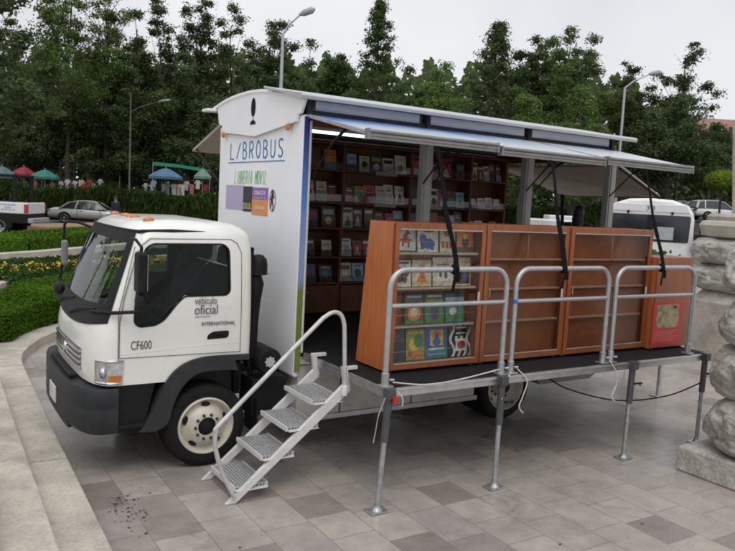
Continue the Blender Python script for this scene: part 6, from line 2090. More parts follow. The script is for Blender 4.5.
def crown_points(h, base, rad, shape, clumps, n, rng, spread=1.0):
    """leaf positions in twig sprays: limbs leave the trunk, side branches leave the limbs, sprays sit along them"""
    tips, tw, sz = [], [], []

    def spray(root, tip, r_end, m):
        for q in range(m):
            f = 0.3 + 0.75 * (q + rng.uniform(0, 1)) / m
            off = rng.normal(0, 1, 3) * np.array([1, 1, 0.7]) * r_end * 0.42
            tw.append(root + (tip - root) * f + off)
            sz.append(rng.uniform(0.16, 0.40) * spread)
    if shape == 'cone':
        for k in range(clumps):
            t = (k + rng.uniform(0, 1)) / clumps
            a = k * 2.4 + rng.uniform(-0.5, 0.5)
            R_ = rad * ((1 - t) ** 0.85 + 0.04) * rng.uniform(0.55, 1.25)
            z = base + (h - base) * t
            tip = np.array([math.cos(a) * R_, math.sin(a) * R_, z + 0.22 * R_])
            tips.append(tip)
            spray(np.array([0, 0, z - 0.1 * R_]), tip, 0.25 * R_ + 0.12, 6)
        limbs = [(np.array([0, 0, h * 0.6]), np.array([0, 0, h]), 0.3)]
    else:
        nl = {'tall': 7, 'loose': 8, 'round': 15}[shape]
        limbs = []
        for k in range(nl):
            t0 = rng.uniform(0.25, 0.62)
            up = 1.0 if k == 0 else rng.uniform(0.45, 1.0) if shape != 'round' else rng.uniform(0.30, 0.97)
            a = k * 2.4 + rng.uniform(-0.6, 0.6)
            out = rad * (0.08 if k == 0 else math.sqrt(max(0.05, 1.08 - up ** 2)) * rng.uniform(0.75, 1.15))
            root = np.array([0, 0, base * 0.5 + (h - base * 0.5) * t0 * up])
            tip = np.array([math.cos(a) * out, math.sin(a) * out, base + (h - base) * up])
            limbs.append((root, tip, rad * {'tall': 0.30, 'loose': 0.34, 'round': 0.36}[shape]))
    per = max(4, clumps // max(1, len(limbs))) if shape != 'cone' else 5
    for root, tip, rl in limbs:
        L = np.linalg.norm(tip - root)
        for q in range(per):
            f = 0.25 + 0.75 * (q + rng.uniform(0, 1)) / per
            p0 = root + (tip - root) * f
            a = rng.uniform(0, 2 * PI)
            rr = rl * (1.15 - 0.95 * f) * rng.uniform(0.6, 1.3) + 0.18
            p1 = p0 + np.array([math.cos(a) * rr, math.sin(a) * rr, rng.uniform(0.05, 0.7) * rr])
            tips.append(p1)
            spray(p0, p1, rr * 0.5 + 0.1, 6)
    tw, sz = np.array(tw), np.array(sz)
    k = rng.integers(0, len(tw), n)
    d = np.clip(rng.normal(0, 1, (n, 3)), -1.9, 1.9)
    p = tw[k] + d * (sz[k])[:, None] * np.array([0.9, 0.9, 0.55])
    nor = d * 0.6 + np.array([0, 0, 0.8])
    return p, nor, np.array(tips)


def tree_model(label, loc, h, base, rad, shape, clumps, n, leaf, m, seed, rot=0.0, spread=1.0, trunk=0.2, group=None, name='tree', lean=0.0):
    rng = np.random.default_rng(seed)
    r = thing(name, label, 'tree', loc, rot, group)
    p, nor, cs = crown_points(h, base, rad, shape, clumps, n, rng, spread)
    p[:, 0] += lean * p[:, 2]
    cards('crown', p, nor, rng.uniform(leaf * 0.55, leaf * 1.2, n), m, r, local=True, aspect=0.62, jitter=0.8)
    tb = MB()
    nodes = [Vector((lean * z + 0.15 * math.sin(z * 0.7 + seed), 0.15 * math.cos(z * 0.5 + seed), z)) for z in np.linspace(0, h * 0.9, 9)]
    tb.tube(nodes, [trunk * (1 - 0.85 * k / 8) for k in range(9)], 8)
    for k in range(0, len(cs), max(1, len(cs) // 26)):
        c = Vector(cs[k, :3]); c.x += lean * c.z
        z0 = max(0.25 * h * 0.5, c.z - 0.30 * h * rng.uniform(0.3, 0.8))
        a = Vector((lean * z0 + 0.15 * math.sin(z0 * 0.7 + seed), 0.15 * math.cos(z0 * 0.5 + seed), z0))
        md = a.lerp(c, 0.5) + Vector((0, 0, -0.12 * (c - a).length * 0.3))
        w = trunk * 0.34 * (1 - 0.5 * c.z / h)
        tb.tube([a, md, c], [w, w * 0.65, w * 0.2], 6)
    tb.build('trunk', BARK, r, smooth=True, local=True)
    return r


def tree_at(label, px, ytop, D, wpx, shape, m, seed, base_frac=0.25, clumps=60, n=9000, leaf=0.34, spread=1.0, trunk=0.2, lean=0.0, name='tree'):
    g_ = spot(px, D)
    h = height_at(px, ytop, D) - g_.z
    rad = wpx / 2 * D / FPX * (1.75 if shape == 'cone' else 1.35)
    return tree_model(label, g_, h, h * base_frac, rad, shape, clumps, n, leaf, m, seed, spread=spread, trunk=trunk, lean=lean, name=name)


TR = [
    ('dark broad tree filling the left edge of the park', 4, 12, 63, 100, 'round', L_DARK, 1, .2, 95, 14000, .36, 1.35),
    ('tall light green tree rising out of the photo near the left edge', 68, -32, 61, 92, 'loose', L_LITE, 2, .26, 80, 11000, .34, 1.15),
    ('light feathery tree whose top stands left of the pointed one', 104, -18, 62, 70, 'loose', L_LITE, 30, .35, 46, 5200, .32, 1.0),
    ('mid green tree between the light feathery tree and the pointed leaning one', 132, 8, 62, 64, 'round', L_MID, 3, .2, 76, 11000, .34, 1.1),
    ('dark thin-topped tree leaning left over the street lamp', 168, -2, 64, 46, 'tall', L_DARK, 4, .2, 52, 7600, .34, 1.0),
    ('tall dark tree just left of the library box front', 196, -4, 67, 54, 'loose', L_DARK, 5, .18, 66, 9500, .34, 1.05),
    ('dark tree directly above the library box front', 226, 4, 68, 66, 'round', L_DARK, 6, .18, 84, 12000, .34, 1.15),
    ('dark broad tree behind the nearer street lamp', 264, 14, 70, 66, 'round', L_DARK, 7, .15, 80, 11500, .34, 1.2),
    ('dark tree sloping down just right of the nearer street lamp', 302, 32, 72, 56, 'round', L_DARK, 8, .15, 70, 9500, .34, 1.15),
    ('low dark tree left of the slender spire-topped tree', 334, 56, 70, 44, 'tall', L_MID, 9, .15, 50, 7500, .34, 1.1),
    ('slender spire-topped tree with sky showing between its branches', 369, 0, 66, 56, 'cone', L_MID, 10, .12, 70, 8200, .32, .9),
    ('small dark tree right of the spire-topped tree', 402, 66, 70, 40, 'round', L_DARK, 11, .1, 46, 7000, .34, 1.1),
    ('rounded light green tree above the middle of the truck roof', 432, 55, 62, 56, 'round', L_LITE, 12, .1, 72, 11000, .32, 1.15),
    ('conical dark tree left of the broad twin-topped trees', 486, 24, 66, 62, 'cone', L_DARK, 13, .1, 84, 10500, .34, 1.1),
    ('dark tree between the conical tree and the widest tree on the skyline', 524, 36, 68, 46, 'tall', L_DARK, 14, .15, 56, 8500, .34, 1.1),
    ('widest airy tree on the skyline, above the rear of the truck', 556, 26, 64, 74, 'round', L_MID, 15, .2, 92, 11500, .33, 1.1),
    ('bright green bushy tree just above the rear of the roof', 520, 92, 44, 40, 'round', L_LITE, 16, .1, 50, 9000, .24, .8),
    ('second bright green bush tree above the rear of the roof, right of the first', 572, 80, 45, 62, 'round', L_LITE, 17, .1, 66, 11000, .25, .9),
    ('olive tree standing around the farther street lamp pole', 618, 70, 58, 60, 'round', L_OLIVE, 18, .1, 70, 10500, .30, 1.0),
    ('small wispy treetop left of the farther lamp head', 612, 62, 74, 34, 'loose', L_DARK, 19, .3, 24, 2600, .32, .8),
    ('tall gappy tree with separate leaf tufts against the white sky', 672, 36, 58, 52, 'loose', L_DARK, 20, .42, 26, 4200, .30, .85),
    ('broad dark tree right of the farther lamp, below the gappy tall tree', 664, 96, 54, 84, 'round', L_DARK, 21, .22, 90, 15000, .30, 1.15),
    ('dark tree before the red-roofed building at the right', 706, 122, 62, 46, 'round', L_DARK, 22, .15, 56, 9000, .30, 1.0),
    ('low drooping tree filling the dark understorey above the left umbrellas', 96, 92, 62, 84, 'round', L_DARK, 24, .18, 80, 13000, .30, 1.05),
    ('low dark tree behind the thin left lamp arm', 150, 104, 63, 70, 'round', L_DARK, 25, .15, 70, 11000, .30, 1.05),
    ('low dark tree at the left edge above the grey umbrella', 30, 104, 62, 76, 'round', L_DARK, 26, .2, 70, 11000, .30, 1.05),
    ('dark tree behind the box front and the beige far awning', 206, 92, 63, 66, 'round', L_DARK, 27, .15, 66, 10500, .30, 1.05),
]
for (lab, px, yt, D, w, sh, m_, sd_, bf, cl_, n_, lf, spd) in TR:
    tree_at(lab, px, yt, D, w, sh, m_, sd_, bf, int(cl_ * 1.1), int(n_ * (1.35 if sh == 'loose' else 2.2)), lf * 0.72, spd, trunk=0.17 if w < 60 else 0.24, lean=-0.08 if sd_ == 4 else 0.0)
# the park goes on to the left of the view: these trees show only as reflections in the windscreen
protos = [o for o in COL.objects if o.name.startswith('tree') and o.type == 'EMPTY'][:8]
for k in range(8):
    ang = math.radians(2 - 6.5 * k)
    dist = 42 + (k * 17 % 9)
    x, y = CAM.x + math.sin(ang) * dist, CAM.y + math.cos(ang) * dist
    dup(protos[(k * 3) % 8], (x, y, 0.3), k * 1.7, 'leafy park tree left of the view, mirrored in the windscreen', scale=(1.0, 1.0, 0.85 + 0.05 * (k % 3)), group='park trees beyond the left edge')
# clipped round tree at the right
g_ = spot(719, 50)
ztop, zbot = height_at(719, 171, 50), height_at(719, 189, 50)
tt = thing('topiary_tree', 'yellow-green tree clipped to a dome, at the far right', 'tree', g_)
rng = np.random.default_rng(77)
d_ = rng.normal(0, 1, (9000, 3)); d_ /= np.linalg.norm(d_, axis=1)[:, None]
hz = (ztop - zbot)
pp = d_ * rng.uniform(0.75, 1.02, 9000)[:, None] * np.array([1.15, 1.15, hz * 0.62]) + np.array([0, 0, zbot - g_.z + hz * 0.45])
pp[:, 2] = np.maximum(pp[:, 2], zbot - g_.z - 0.05 + 0.1 * rng.uniform(0, 1, 9000))
cards('crown', pp, d_, rng.uniform(0.09, 0.2, 9000), L_YEL, tt, local=True, jitter=0.6)
MB().tube([(0, 0, 0), (0.03, 0.02, 1.0), (0, 0, zbot - g_.z + 0.3)], [0.10, 0.08, 0.07], 8).build('trunk', BARK, tt, smooth=True, local=True)
# the wood behind: one mass
WN = 60000
pxs = RNG.uniform(-160, 760, WN)
Ds = RNG.uniform(84, 104, WN)
sky_l = np.interp(pxs, [-160, 0, 120, 330, 420, 480, 590, 640, 700, 760], [58, 62, 58, 62, 72, 66, 70, 100, 132, 142]) + 9 * np.sin(pxs * 0.13) + 6 * np.sin(pxs * 0.31)
ts = RNG.uniform(0, 1, WN) ** 1.15
cen = np.zeros((WN, 3))
for i in range(WN):
    p = at_depth(pxs[i], 215, Ds[i])
    gz = ground_z(p.x, p.y)
    zt_ = height_at(pxs[i], sky_l[i], Ds[i])
    cen[i] = (p.x, p.y, gz + (zt_ - gz) * ts[i])
wood = cards('woodland', cen, np.tile(np.array(-FLAT) + np.array([0, 0, 0.4]), (WN, 1)), RNG.uniform(0.5, 1.1, WN), L_DARK, aspect=0.7, jitter=0.7)
tag(wood, 'deep dark mass of trees filling the park behind the separate trees', 'woodland', kind='stuff')
# thin dark trunks seen in the gloom under the canopy
for k, px in enumerate((8, 22, 36, 52, 61, 75, 88, 102, 117, 138, 151, 163, 176, 187, 199, 210)):
    D = 72 + (k * 37 % 11)
    g_ = spot(px, D)
    hh = 9 + (k * 13 % 5)
    t_ = thing('tree', 'slim bare-stemmed dark tree in the shade of the park, among many like it', 'tree', g_, 0, 'slim tree stems in the shaded park')
    MB().tube([(0, 0, 0), (0.1 * math.sin(k), 0.1, hh * 0.5), (0.25 * math.sin(k * 2.0), 0, hh)], [0.19, 0.15, 0.10], 7).build('trunk', BARK, t_, smooth=True, local=True)
    rng = np.random.default_rng(200 + k)
    p_, n_, c_ = crown_points(hh + 3, hh - 3, 2.2, 'round', 12, 900, rng, 1.0)
    cards('crown', p_, n_, rng.uniform(0.3, 0.6, 900), L_DARK, t_, local=True, jitter=0.8)

# ================================================================== MARKET BEHIND THE HEDGE
def umbrella(label, px, ytop, ybot, D, wpx, col, n=8):
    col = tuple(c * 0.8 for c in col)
    wpx *= 0.9
    top = at_depth(px, ytop, D)
    g_ = ground_z(top.x, top.y)
    r = thing('market_umbrella', label, 'umbrella', (top.x, top.y, g_))
    R_ = wpx / 2 * D / FPX
    zr_ = at_depth(px, ybot, D).z - g_
    zt_ = top.z - g_
    b = MB()
    rows = 5
    vs = []
    for j in range(rows + 1):
        t = j / rows
        for k in range(n * 2):
            a = PI * k / n
            sag = 0.93 if k % 2 else 1.0
            vs.append((R_ * t * sag * math.cos(a), R_ * t * sag * math.sin(a), zt_ - (zt_ - zr_) * t ** 1.35 + (0.04 * t if k % 2 == 0 else 0)))
    m = n * 2
    fs = [(j * m + k, j * m + (k + 1) % m, (j + 1) * m + (k + 1) % m, (j + 1) * m + k) for j in range(rows) for k in range(m)]
    b.add(vs, fs)
    vs2 = []
    for k in range(m):
        a = PI * k / n
        sag = 0.93 if k % 2 else 1.0
        vs2 += [(R_ * sag * math.cos(a), R_ * sag * math.sin(a), zr_ + (0.04 if k % 2 == 0 else 0)), (R_ * sag * math.cos(a), R_ * sag * math.sin(a), zr_ - 0.16)]
    b.add(vs2, [(2 * k, 2 * ((k + 1) % m), 2 * ((k + 1) % m) + 1, 2 * k + 1) for k in range(m)])
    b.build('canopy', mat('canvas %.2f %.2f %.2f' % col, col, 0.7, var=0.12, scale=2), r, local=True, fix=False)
    MB().tube([(0, 0, 0), (0, 0, zt_ + 0.12)], 0.03, 8).build('pole', GALV, r, smooth=True, local=True)


umbrella('grey-teal market umbrella cut by the left edge', 2, 166, 176, 56, 34, (0.09, 0.17, 0.19))
umbrella('red market umbrella between the grey-teal and the green ones', 24, 166.5, 174, 57, 26, (0.28, 0.02, 0.035))
umbrella('sea-green market umbrella right of the red one', 45, 169.5, 177, 55, 30, (0.025, 0.19, 0.15))
umbrella('wide blue market umbrella left of the library box', 166, 168, 177, 55, 38, (0.06, 0.17, 0.27))
umbrella('small pale green market umbrella beside the library box front', 203, 169, 177, 56, 20, (0.14, 0.25, 0.18))
umbrella('turquoise umbrella behind the white van, far right', 657, 203, 213, 48, 26, (0.03, 0.33, 0.27))
umbrella('red stall umbrella behind the van roof', 632, 201, 209, 52, 22, (0.40, 0.04, 0.04))


def tarp(label, pts, D, dd, col):
    r = thing('market_tarp', label, 'tarp', spot(pts[0][0], D))
    a, b_ = [at_depth(x, y, D) for x, y in pts], [at_depth(x, y - 1.5, D + dd) for x, y in pts]
    n = len(pts)
    vs = [tuple(p) for p in a] + [tuple(p) for p in b_] + [tuple(p - Vector((0, 0, 0.22))) for p in a]
    fs = [(i, i + 1, n + i + 1, n + i) for i in range(n - 1)] + [(i, i + 1, 2 * n + i + 1, 2 * n + i) for i in range(n - 1)]
    MB().add(vs, fs).build('sheet', mat('tarp %.2f %.2f %.2f' % col, col, 0.5, var=0.1, scale=1), r, fix=False)
    pb_ = MB()
    for p in (a[0], a[-1], b_[0], b_[-1]):
        pb_.tube([(p.x, p.y, ground_z(p.x, p.y)), tuple(p)], 0.03, 6)
    pb_.each('pole', GALV, r)


tarp('long green stall tarp sloping down to the right above the blue umbrella', ((153, 162.5), (180, 165), (210, 170)), 60, 3.0, (0.02, 0.24, 0.15))
tarp('dark blue stall tarp left of the green one', ((120, 164), (140, 163.5), (156, 165)), 62, 3.0, (0.03, 0.07, 0.25))
tarp('pale blue stall tarp behind the red umbrella', ((2, 160), (22, 161), (42, 163)), 64, 3.0, (0.10, 0.17, 0.30))

GAR = [(62, 'white'), (66.5, 'white'), (71, 'dark grey'), (75.5, 'white'), (80, 'cream'), (84.5, 'red'), (88.5, 'red'), (93, 'cream'), (99, 'white'), (147, 'white'), (151, 'white'), (155, 'pale blue'), (164, 'white'), (168, 'white'), (173, 'white'), (178, 'cream'), (183, 'white'), (187.5, 'white'), (193, 'pink'), (199, 'white'), (205, 'red'), (10, 'white'), (34, 'pink'), (52, 'cream')]
seen = {}
for px, c in GAR:
    D = 54.5
    top = at_depth(px + 1.3 * math.sin(px * 2.3), 181 if px < 120 else 182.0, D + 0.5 * math.sin(px * 5.1))
    g_ = ground_z(top.x, top.y)
    side = 'left stalls by the sea-green umbrella' if px < 120 else 'stall under the blue umbrella'
    seen[(c, side)] = seen.get((c, side), 0) + 1
    lab = '%s garment at the %s, %s of its colour' % (c, side, ORD[seen[(c, side)] - 1] if seen[(c, side)] <= 8 else 'ninth')
    r = thing('hanging_garment', lab, 'garment', (top.x, top.y, g_), face_right, 'garments hung along the market stalls')
    w, zt_ = 0.12 + 0.05 * ((px * 7) % 3) / 2, top.z - g_
    ln = 0.5 + 0.35 * ((px * 13) % 5) / 4
    b = MB().prism([(-w, zt_ - ln), (w, zt_ - ln), (w, zt_ - 0.16), (w + 0.10, zt_ - 0.30), (w + 0.14, zt_ - 0.24), (w * 0.6, zt_), (w * 0.3, zt_ - 0.05), (-w * 0.3, zt_ - 0.05), (-w * 0.6, zt_), (-w - 0.14, zt_ - 0.24), (-w - 0.10, zt_ - 0.30), (-w, zt_ - 0.16)], XZ, -0.03, 0.03)
    r.location.z += 0.16 * math.sin(px * 3.7)
    r.rotation_euler[2] += 0.5 * math.sin(px * 1.9)
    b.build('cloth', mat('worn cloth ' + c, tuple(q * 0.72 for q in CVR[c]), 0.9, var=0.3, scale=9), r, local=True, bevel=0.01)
    MB().tube([(0, 0, zt_ - 0.04), (0, 0, zt_ + 0.06)], 0.01, 6).build('hanger', DGREY, r, local=True)
for lab, x0, x1 in (('garment rail of the left market stalls', 58, 102), ('garment rail of the market stall under the wide blue umbrella', 144, 208)):
    a, c = at_depth(x0, 180.4, 54.5), at_depth(x1, 181.2, 54.5)
    mid = a.lerp(c, 0.5)
    r = thing('garment_rail', lab, 'clothes rail', (mid.x, mid.y, ground_z(mid.x, mid.y)))
    b = MB().tube([a, c], 0.02, 6)
    for p in (a, c):
        b.tube([(p.x, p.y, ground_z(p.x, p.y)), tuple(p)], 0.02, 6)
    b.build('rail', DGREY, r)

# building with a brownish red roof at the far right
BD = 95
bq = spot(740, BD)
BLD = thing('building', 'dark building with a red-brown sloping roof at the far right', 'building', bq, face_right)
u_ = BD / FPX
zb_t = height_at(725, 143, BD) - bq.z
zr_t = height_at(725, 122, BD) - bq.z
x0b = (700 - 740) * u_
MB().box(x0b + 1.0, 16, 0.0, 12, -3, zb_t).build('wall', mat('dark brown wall', (0.09, 0.06, 0.05), 0.8), BLD, local=True)
MB().prism([(-1.3, zb_t), (12.5, zr_t + 2.0), (12.5, zr_t + 1.6), (-1.3, zb_t - 0.35)], YZ, x0b - 0.5, 17).build('roof', mat('red brown roof', (0.24, 0.12, 0.085), 0.8, var=0.15, scale=0.6), BLD, local=True)
for k in range(6):
    for j in range(3):
        wx = x0b + 2.2 + k * 2.6
        wz = zb_t - 2.6 - 3.2 * j
        wf = MB().box(wx, wx + 1.5, -0.05, 0.02, wz, wz + 1.7).build('window', DGREY, BLD, local=True)
        MB().box(wx + 0.12, wx + 1.38, -0.07, -0.051, wz + 0.12, wz + 1.58).build('pane', CARGL, wf, local=True)

# white tables seen through the open rear of the box
for lab, px, D in (('round white folding table behind the truck, seen under the rear canopy', 546, 13.5), ('white box-shaped table behind the truck, beside the round white table', 562, 15.0)):
    p = spot(px, D)
    zt_ = height_at(px, 219 if px < 555 else 215.5, D)
    r = thing('white_table', lab, 'table', (p.x, p.y, 0), face_right)
    if px < 555:
        MB().lathe([(0, zt_), (0.46, zt_), (0.48, zt_ - 0.02), (0.48, zt_ - 0.16), (0.45, zt_ - 0.17), (0, zt_ - 0.17)], (0, 0, 0), (0, 0, 1), 32).build('table_top', WCAR, r, smooth=True, local=True)
    else:
        MB().box(-0.32, 0.32, -0.25, 0.25, zt_ - 0.35, zt_).build('table_top', WCAR, r, bevel=0.02, local=True)
    for sx, sy in ((-1, -1), (1, -1), (1, 1), (-1, 1)):
        MB().tube([(0.26 * sx, 0.2 * sy, zt_ - 0.17), (0.3 * sx, 0.22 * sy, 0.0)], 0.02, 8).build('leg', GALV, r, smooth=True, local=True)
# small clump of plants before the van
cp = spot(655, 13.0)
SP = thing('plant_clump', 'small green plants in front of the white van', 'plants', cp)
zt_ = height_at(655, 251, 13.0)
rng = np.random.default_rng(9)
pts_ = rng.normal(0, 1, (2600, 3)) * np.array([0.20, 0.12, 0.0]) + np.array([0, 0, 1.0]) * rng.uniform(0.2, zt_, 2600)[:, None]
cards('leaves', pts_, rng.normal(0, 1, (2600, 3)), rng.uniform(0.06, 0.14, 2600), L_MID, SP, local=True)
MB().lathe([(0.0, 0.0), (0.3, 0.0), (0.38, 0.5), (0.34, 0.5), (0.3, 0.4), (0, 0.4)], (0, 0, 0), (0, 0, 1), 24).build('pot', PALE, SP, smooth=True, local=True)
# ================================================================== PEOPLE
SKIN = mat('skin', (0.32, 0.17, 0.11), 0.55, var=0.08)
HAIR = mat('black hair', (0.012, 0.010, 0.009), 0.6, var=0.2, scale=40)


def skinned(name, nodes, edges, m, parent, root=0, sub=1):
    """continuous surface grown round a skeleton of joints with a radius each"""
    me = bpy.data.meshes.new(name)
    me.from_pydata([n[:3] for n in nodes], edges, [])
    o = link(name, me, parent, True)
    sk = o.modifiers.new('skin', 'SKIN')
    sk.use_smooth_shade = True
    for v, n_ in zip(me.skin_vertices[0].data, nodes):
        rr = n_[3]
        v.radius = rr if isinstance(rr, tuple) else (rr, rr)
        v.use_root = False
    me.skin_vertices[0].data[root].use_root = True
    sb = o.modifiers.new('sub', 'SUBSURF')
    sb.levels = sb.render_levels = sub
    me.materials.append(m)
    bpy.context.view_layer.update()
    dg = bpy.context.evaluated_depsgraph_get()
    me2 = bpy.data.meshes.new_from_object(o.evaluated_get(dg))
    o.modifiers.clear()
    o.data = me2
    me2.polygons.foreach_set('use_smooth', [True] * len(me2.polygons))
    bpy.data.meshes.remove(me)
    return o


def person(label, loc, rot, h=1.70, shirt=(0.05, 0.06, 0.1), pants=(0.03, 0.03, 0.04), cap=None, lean=0.0, arm=0.0, stride=0.05, long_hair=False):
    """local frame: faces -y; joints scaled from a 1.70 m figure"""
    r = thing('person', label, 'person', loc, rot)
    k = h / 1.70
    N, E = [], []

    def nd(x, y, z, rad, par=None):
        y -= lean * max(0, z - 0.9)
        N.append((x * k, y * k, z * k, rad if isinstance(rad, tuple) else rad * k))
        if par is not None:
            E.append((par, len(N) - 1))
        return len(N) - 1
    pel = nd(0, 0, 0.93, (0.15 * k, 0.11 * k))
    wst = nd(0, 0, 1.08, (0.135 * k, 0.10 * k), pel)
    chs = nd(0, 0.005, 1.27, (0.165 * k, 0.115 * k), wst)
    shl = nd(0, 0.01, 1.39, (0.12 * k, 0.085 * k), chs)
    nk = nd(0, 0.0, 1.465, 0.052, shl)
    hd0 = nd(0, -0.01, 1.53, (0.062 * k, 0.072 * k), nk)
    hd1 = nd(0, -0.01, 1.60, (0.074 * k, 0.092 * k), hd0)
    hd2 = nd(0, -0.005, 1.665, (0.062 * k, 0.078 * k), hd1)
    arms, legs = [], []
    for s in (-1, 1):
        a0_ = nd(s * 0.165, 0.01, 1.385, 0.058, shl)
        a1_ = nd(s * (0.205 + arm * 0.05), -0.02 - arm * 0.08, 1.13, 0.042, a0_)
        a2_ = nd(s * (0.20 - arm * 0.06), -0.09 - arm * 0.22, 0.90 + arm * 0.18, 0.030, a1_)
        pm = nd(s * (0.195 - arm * 0.07), -0.115 - arm * 0.27, 0.835 + arm * 0.20, (0.020 * k, 0.034 * k), a2_)
        for q, (dx, ln) in enumerate(((-0.026, 0.070), (-0.009, 0.082), (0.009, 0.076), (0.026, 0.058))):
            f0 = nd(s * (0.195 - arm * 0.07) + 0.3 * dx, -0.118 - arm * 0.27 + dx, 0.79 + arm * 0.20, 0.0085, pm)
            nd(s * (0.190 - arm * 0.07) + 0.3 * dx, -0.128 - arm * 0.28 + dx, 0.79 + arm * 0.20 - ln, 0.007, f0)
        t0 = nd(s * (0.185 - arm * 0.07), -0.155 - arm * 0.28, 0.82 + arm * 0.20, 0.0095, pm)
        nd(s * (0.18 - arm * 0.07), -0.168 - arm * 0.29, 0.775 + arm * 0.20, 0.008, t0)
        arms.append((a0_, a1_, a2_))
        h0 = nd(s * 0.09, 0, 0.87, 0.088, pel)
        k0 = nd(s * 0.095, -0.02 - s * stride * 0.5, 0.48, 0.058, h0)
        an = nd(s * 0.095, 0.03 - s * stride, 0.09, 0.040, k0)
        ft = nd(s * 0.10, -0.06 - s * stride, 0.045, (0.042 * k, 0.034 * k), an)
        nd(s * 0.105, -0.15 - s * stride, 0.035, (0.040 * k, 0.024 * k), ft)
        legs.append((h0, k0, an))
    body = skinned('body', N, E, SKIN, r, pel, 1)
    lift = min(v.co.z for v in body.data.vertices)
    r.location.z -= lift
    (la0, la1, la2), (ra0, ra1, ra2) = arms
    # clothes follow the body, a little fuller
    g = 1.24

    def sub(idx, links, grow, name, m):
        mp = {i: q for q, i in enumerate(idx)}
        nn = []
        for i in idx:
            x, y, z, rad = N[i]
            gg = grow * (1.18 if i in (shl, la0, ra0) else 1.0)
            nn.append((x, y, z + (0.012 if i in (shl, la0, ra0) else 0), tuple(q * gg for q in rad) if isinstance(rad, tuple) else rad * gg))
        return skinned(name, nn, [(mp[a], mp[b]) for a, b in links], m, r, 0, 1)
    ms_ = mat('cloth %.2f %.2f %.2f' % shirt, shirt, 0.85, var=0.15, scale=14)
    mp_ = mat('cloth %.2f %.2f %.2f' % pants, pants, 0.85, var=0.15, scale=14)
    (la0, la1, la2), (ra0, ra1, ra2) = arms
    sub([pel, wst, chs, shl, la0, la1, la2, ra0, ra1, ra2], [(pel, wst), (wst, chs), (chs, shl), (shl, la0), (la0, la1), (la1, la2), (shl, ra0), (ra0, ra1), (ra1, ra2)], g, 'shirt', ms_)
    (l0, l1, l2), (r0, r1, r2) = legs
    sub([pel, l0, l1, l2, r0, r1, r2], [(pel, l0), (l0, l1), (l1, l2), (pel, r0), (r0, r1), (r1, r2)], 1.2, 'trousers', mp_)
    cz, cy = 1.615 * k, (-0.0 - lean * 0.7) * k
    hb = MB()
    hb.grid(lambda u, v: (0.083 * k * math.sin(PI * 0.58 * v) * math.cos(2 * PI * u), cy + 0.012 * k + 0.102 * k * math.sin(PI * 0.58 * v) * math.sin(2 * PI * u), cz + 0.018 * k + 0.092 * k * math.cos(PI * 0.58 * v) - (0.05 * k * max(0, math.sin(2 * PI * u)) * v)), 20, 8)
    if long_hair:
        hb.ball((0, cy + 0.05 * k, cz - 0.11 * k), 0.088 * k, 0.065 * k, 0.20 * k)
    hb.build('hair', HAIR, r, smooth=True, local=True)
    fc = MB()
    fy = cy - 0.098 * k
    fc.ball((0, fy - 0.008 * k, cz - 0.028 * k), 0.012 * k, 0.02 * k, 0.022 * k, 8, 6)
    fc.build('nose', SKIN, r, smooth=True, local=True)
    for s in (-1, 1):
        MB().ball((s * 0.030 * k, fy + 0.010 * k, cz - 0.002 * k), 0.011 * k, 0.008 * k, 0.007 * k, 8, 6).build('eye', HAIR, r, smooth=True, local=True)
        MB().ball((s * 0.078 * k, cy + 0.008 * k, cz - 0.015 * k), 0.012 * k, 0.02 * k, 0.03 * k, 8, 6).build('ear', SKIN, r, smooth=True, local=True)
    MB().ball((0, fy + 0.012 * k, cz - 0.062 * k), 0.024 * k, 0.008 * k, 0.006 * k, 8, 6).build('mouth', mat('lips', (0.22, 0.08, 0.07), 0.5), r, smooth=True, local=True)
    if cap:
        cp_ = MB().grid(lambda u, v: (0.090 * k * math.sin(PI * 0.5 * v) * math.cos(2 * PI * u), cy + 0.006 * k + 0.108 * k * math.sin(PI * 0.5 * v) * math.sin(2 * PI * u), cz + 0.022 * k + 0.092 * k * math.cos(PI * 0.5 * v)), 20, 6)
        cp_.prism([(0.085 * k * math.cos(a), cy - 0.07 * k - 0.125 * k * math.sin(a)) for a in np.linspace(0, PI, 14)], lambda a, b, d: (a, b, d), cz + 0.018 * k, cz + 0.028 * k)
        cp_.build('cap', mat('cap cloth', cap, 0.8), r, smooth=True, local=True)
    return r


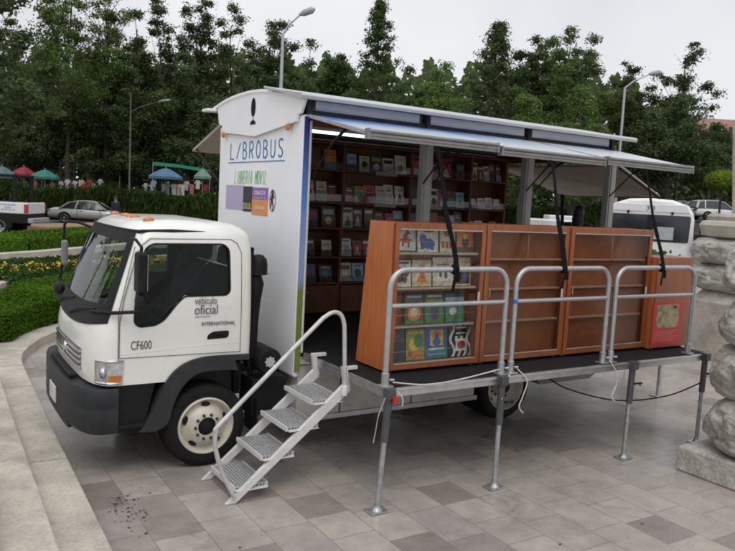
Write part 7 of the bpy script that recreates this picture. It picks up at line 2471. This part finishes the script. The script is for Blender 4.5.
to_cam = math.atan2(-FLAT.y, -FLAT.x) + PI / 2        # rotation that turns a figure's face to the camera
NAVY = (0.012, 0.016, 0.042)
p = spot(115.5, 38.0)
person('person in navy uniform and dark cap standing in front of the silver coupe', p, to_cam + 1.0, 1.78, NAVY, NAVY, (0.012, 0.014, 0.03))
hp = Vector((6.25, 1.22, 1.06))
person('dark-haired person in black standing on the rear deck behind the display cases', hp, to_cam + 2.7, 1.66, (0.014, 0.014, 0.016), (0.02, 0.02, 0.025), None, long_hair=True)
person('person in white and green clothes at the market stalls, left of the wide blue umbrella', spot(142, 53.5), to_cam + 0.4, 1.75, (0.30, 0.45, 0.18), (0.05, 0.05, 0.06))
person('person in black with a pale face at the stalls, beside the person in green', spot(135, 54.5), to_cam - 0.5, 1.70, (0.02, 0.02, 0.024), (0.03, 0.03, 0.035))
person('person in dull red clothes at the market stalls, left of the person in black', spot(118, 54.0), to_cam + 0.8, 1.66, (0.25, 0.05, 0.06), (0.04, 0.04, 0.05))
person('person in grey among the stalls left of the sea-green umbrella', spot(33, 54.2), to_cam - 0.9, 1.70, (0.14, 0.14, 0.15), (0.03, 0.03, 0.04))
person('person in a pale shirt right of the red garments', spot(100, 53.8), to_cam + 1.4, 1.72, (0.42, 0.40, 0.38), (0.05, 0.05, 0.06))

# fallen dead leaves on the paving by the front bumper and here and there
DEAD = mat('dead leaf brown', (0.055, 0.032, 0.018), 0.8, var=0.4, scale=30)
lf = []
for k in range(95):
    px, py = RNG.normal(124, 13) + RNG.choice([0, 0, 8, -6]), RNG.normal(512, 10)
    lf.append((px, py))
for px, py in ((184, 502), (170, 463), (372, 531), (404, 540), (555, 548), (618, 493), (622, 500), (693, 546), (600, 520), (560, 545), (240, 548), (641, 512), (642, 524), (137, 470), (75, 463)):
    lf.append((px, py))
lm = MB()
for px, py in lf:
    q = on_plane(px, py, 2, 0.0)
    if q.x < -1.05:
        continue
    s, a = RNG.uniform(0.006, 0.019) * RNG.choice([0.6, 1.0, 1.3]), RNG.uniform(0, 2 * PI)
    e1, e2 = Vector((math.cos(a), math.sin(a), RNG.uniform(-0.2, 0.3))), Vector((-math.sin(a), math.cos(a), RNG.uniform(-0.2, 0.3)))
    c = Vector((q.x, q.y, 0.006))
    lm.add([c - e1 * s, c - e2 * s * 0.5 + Vector((0, 0, 0.003)), c + e1 * s, c + e2 * s * 0.5], [(0, 1, 2, 3)])
tag(lm.build('fallen_leaves', DEAD, fix=False), 'small brown dead leaves scattered on the paving before the bumper', 'leaves', kind='stuff')
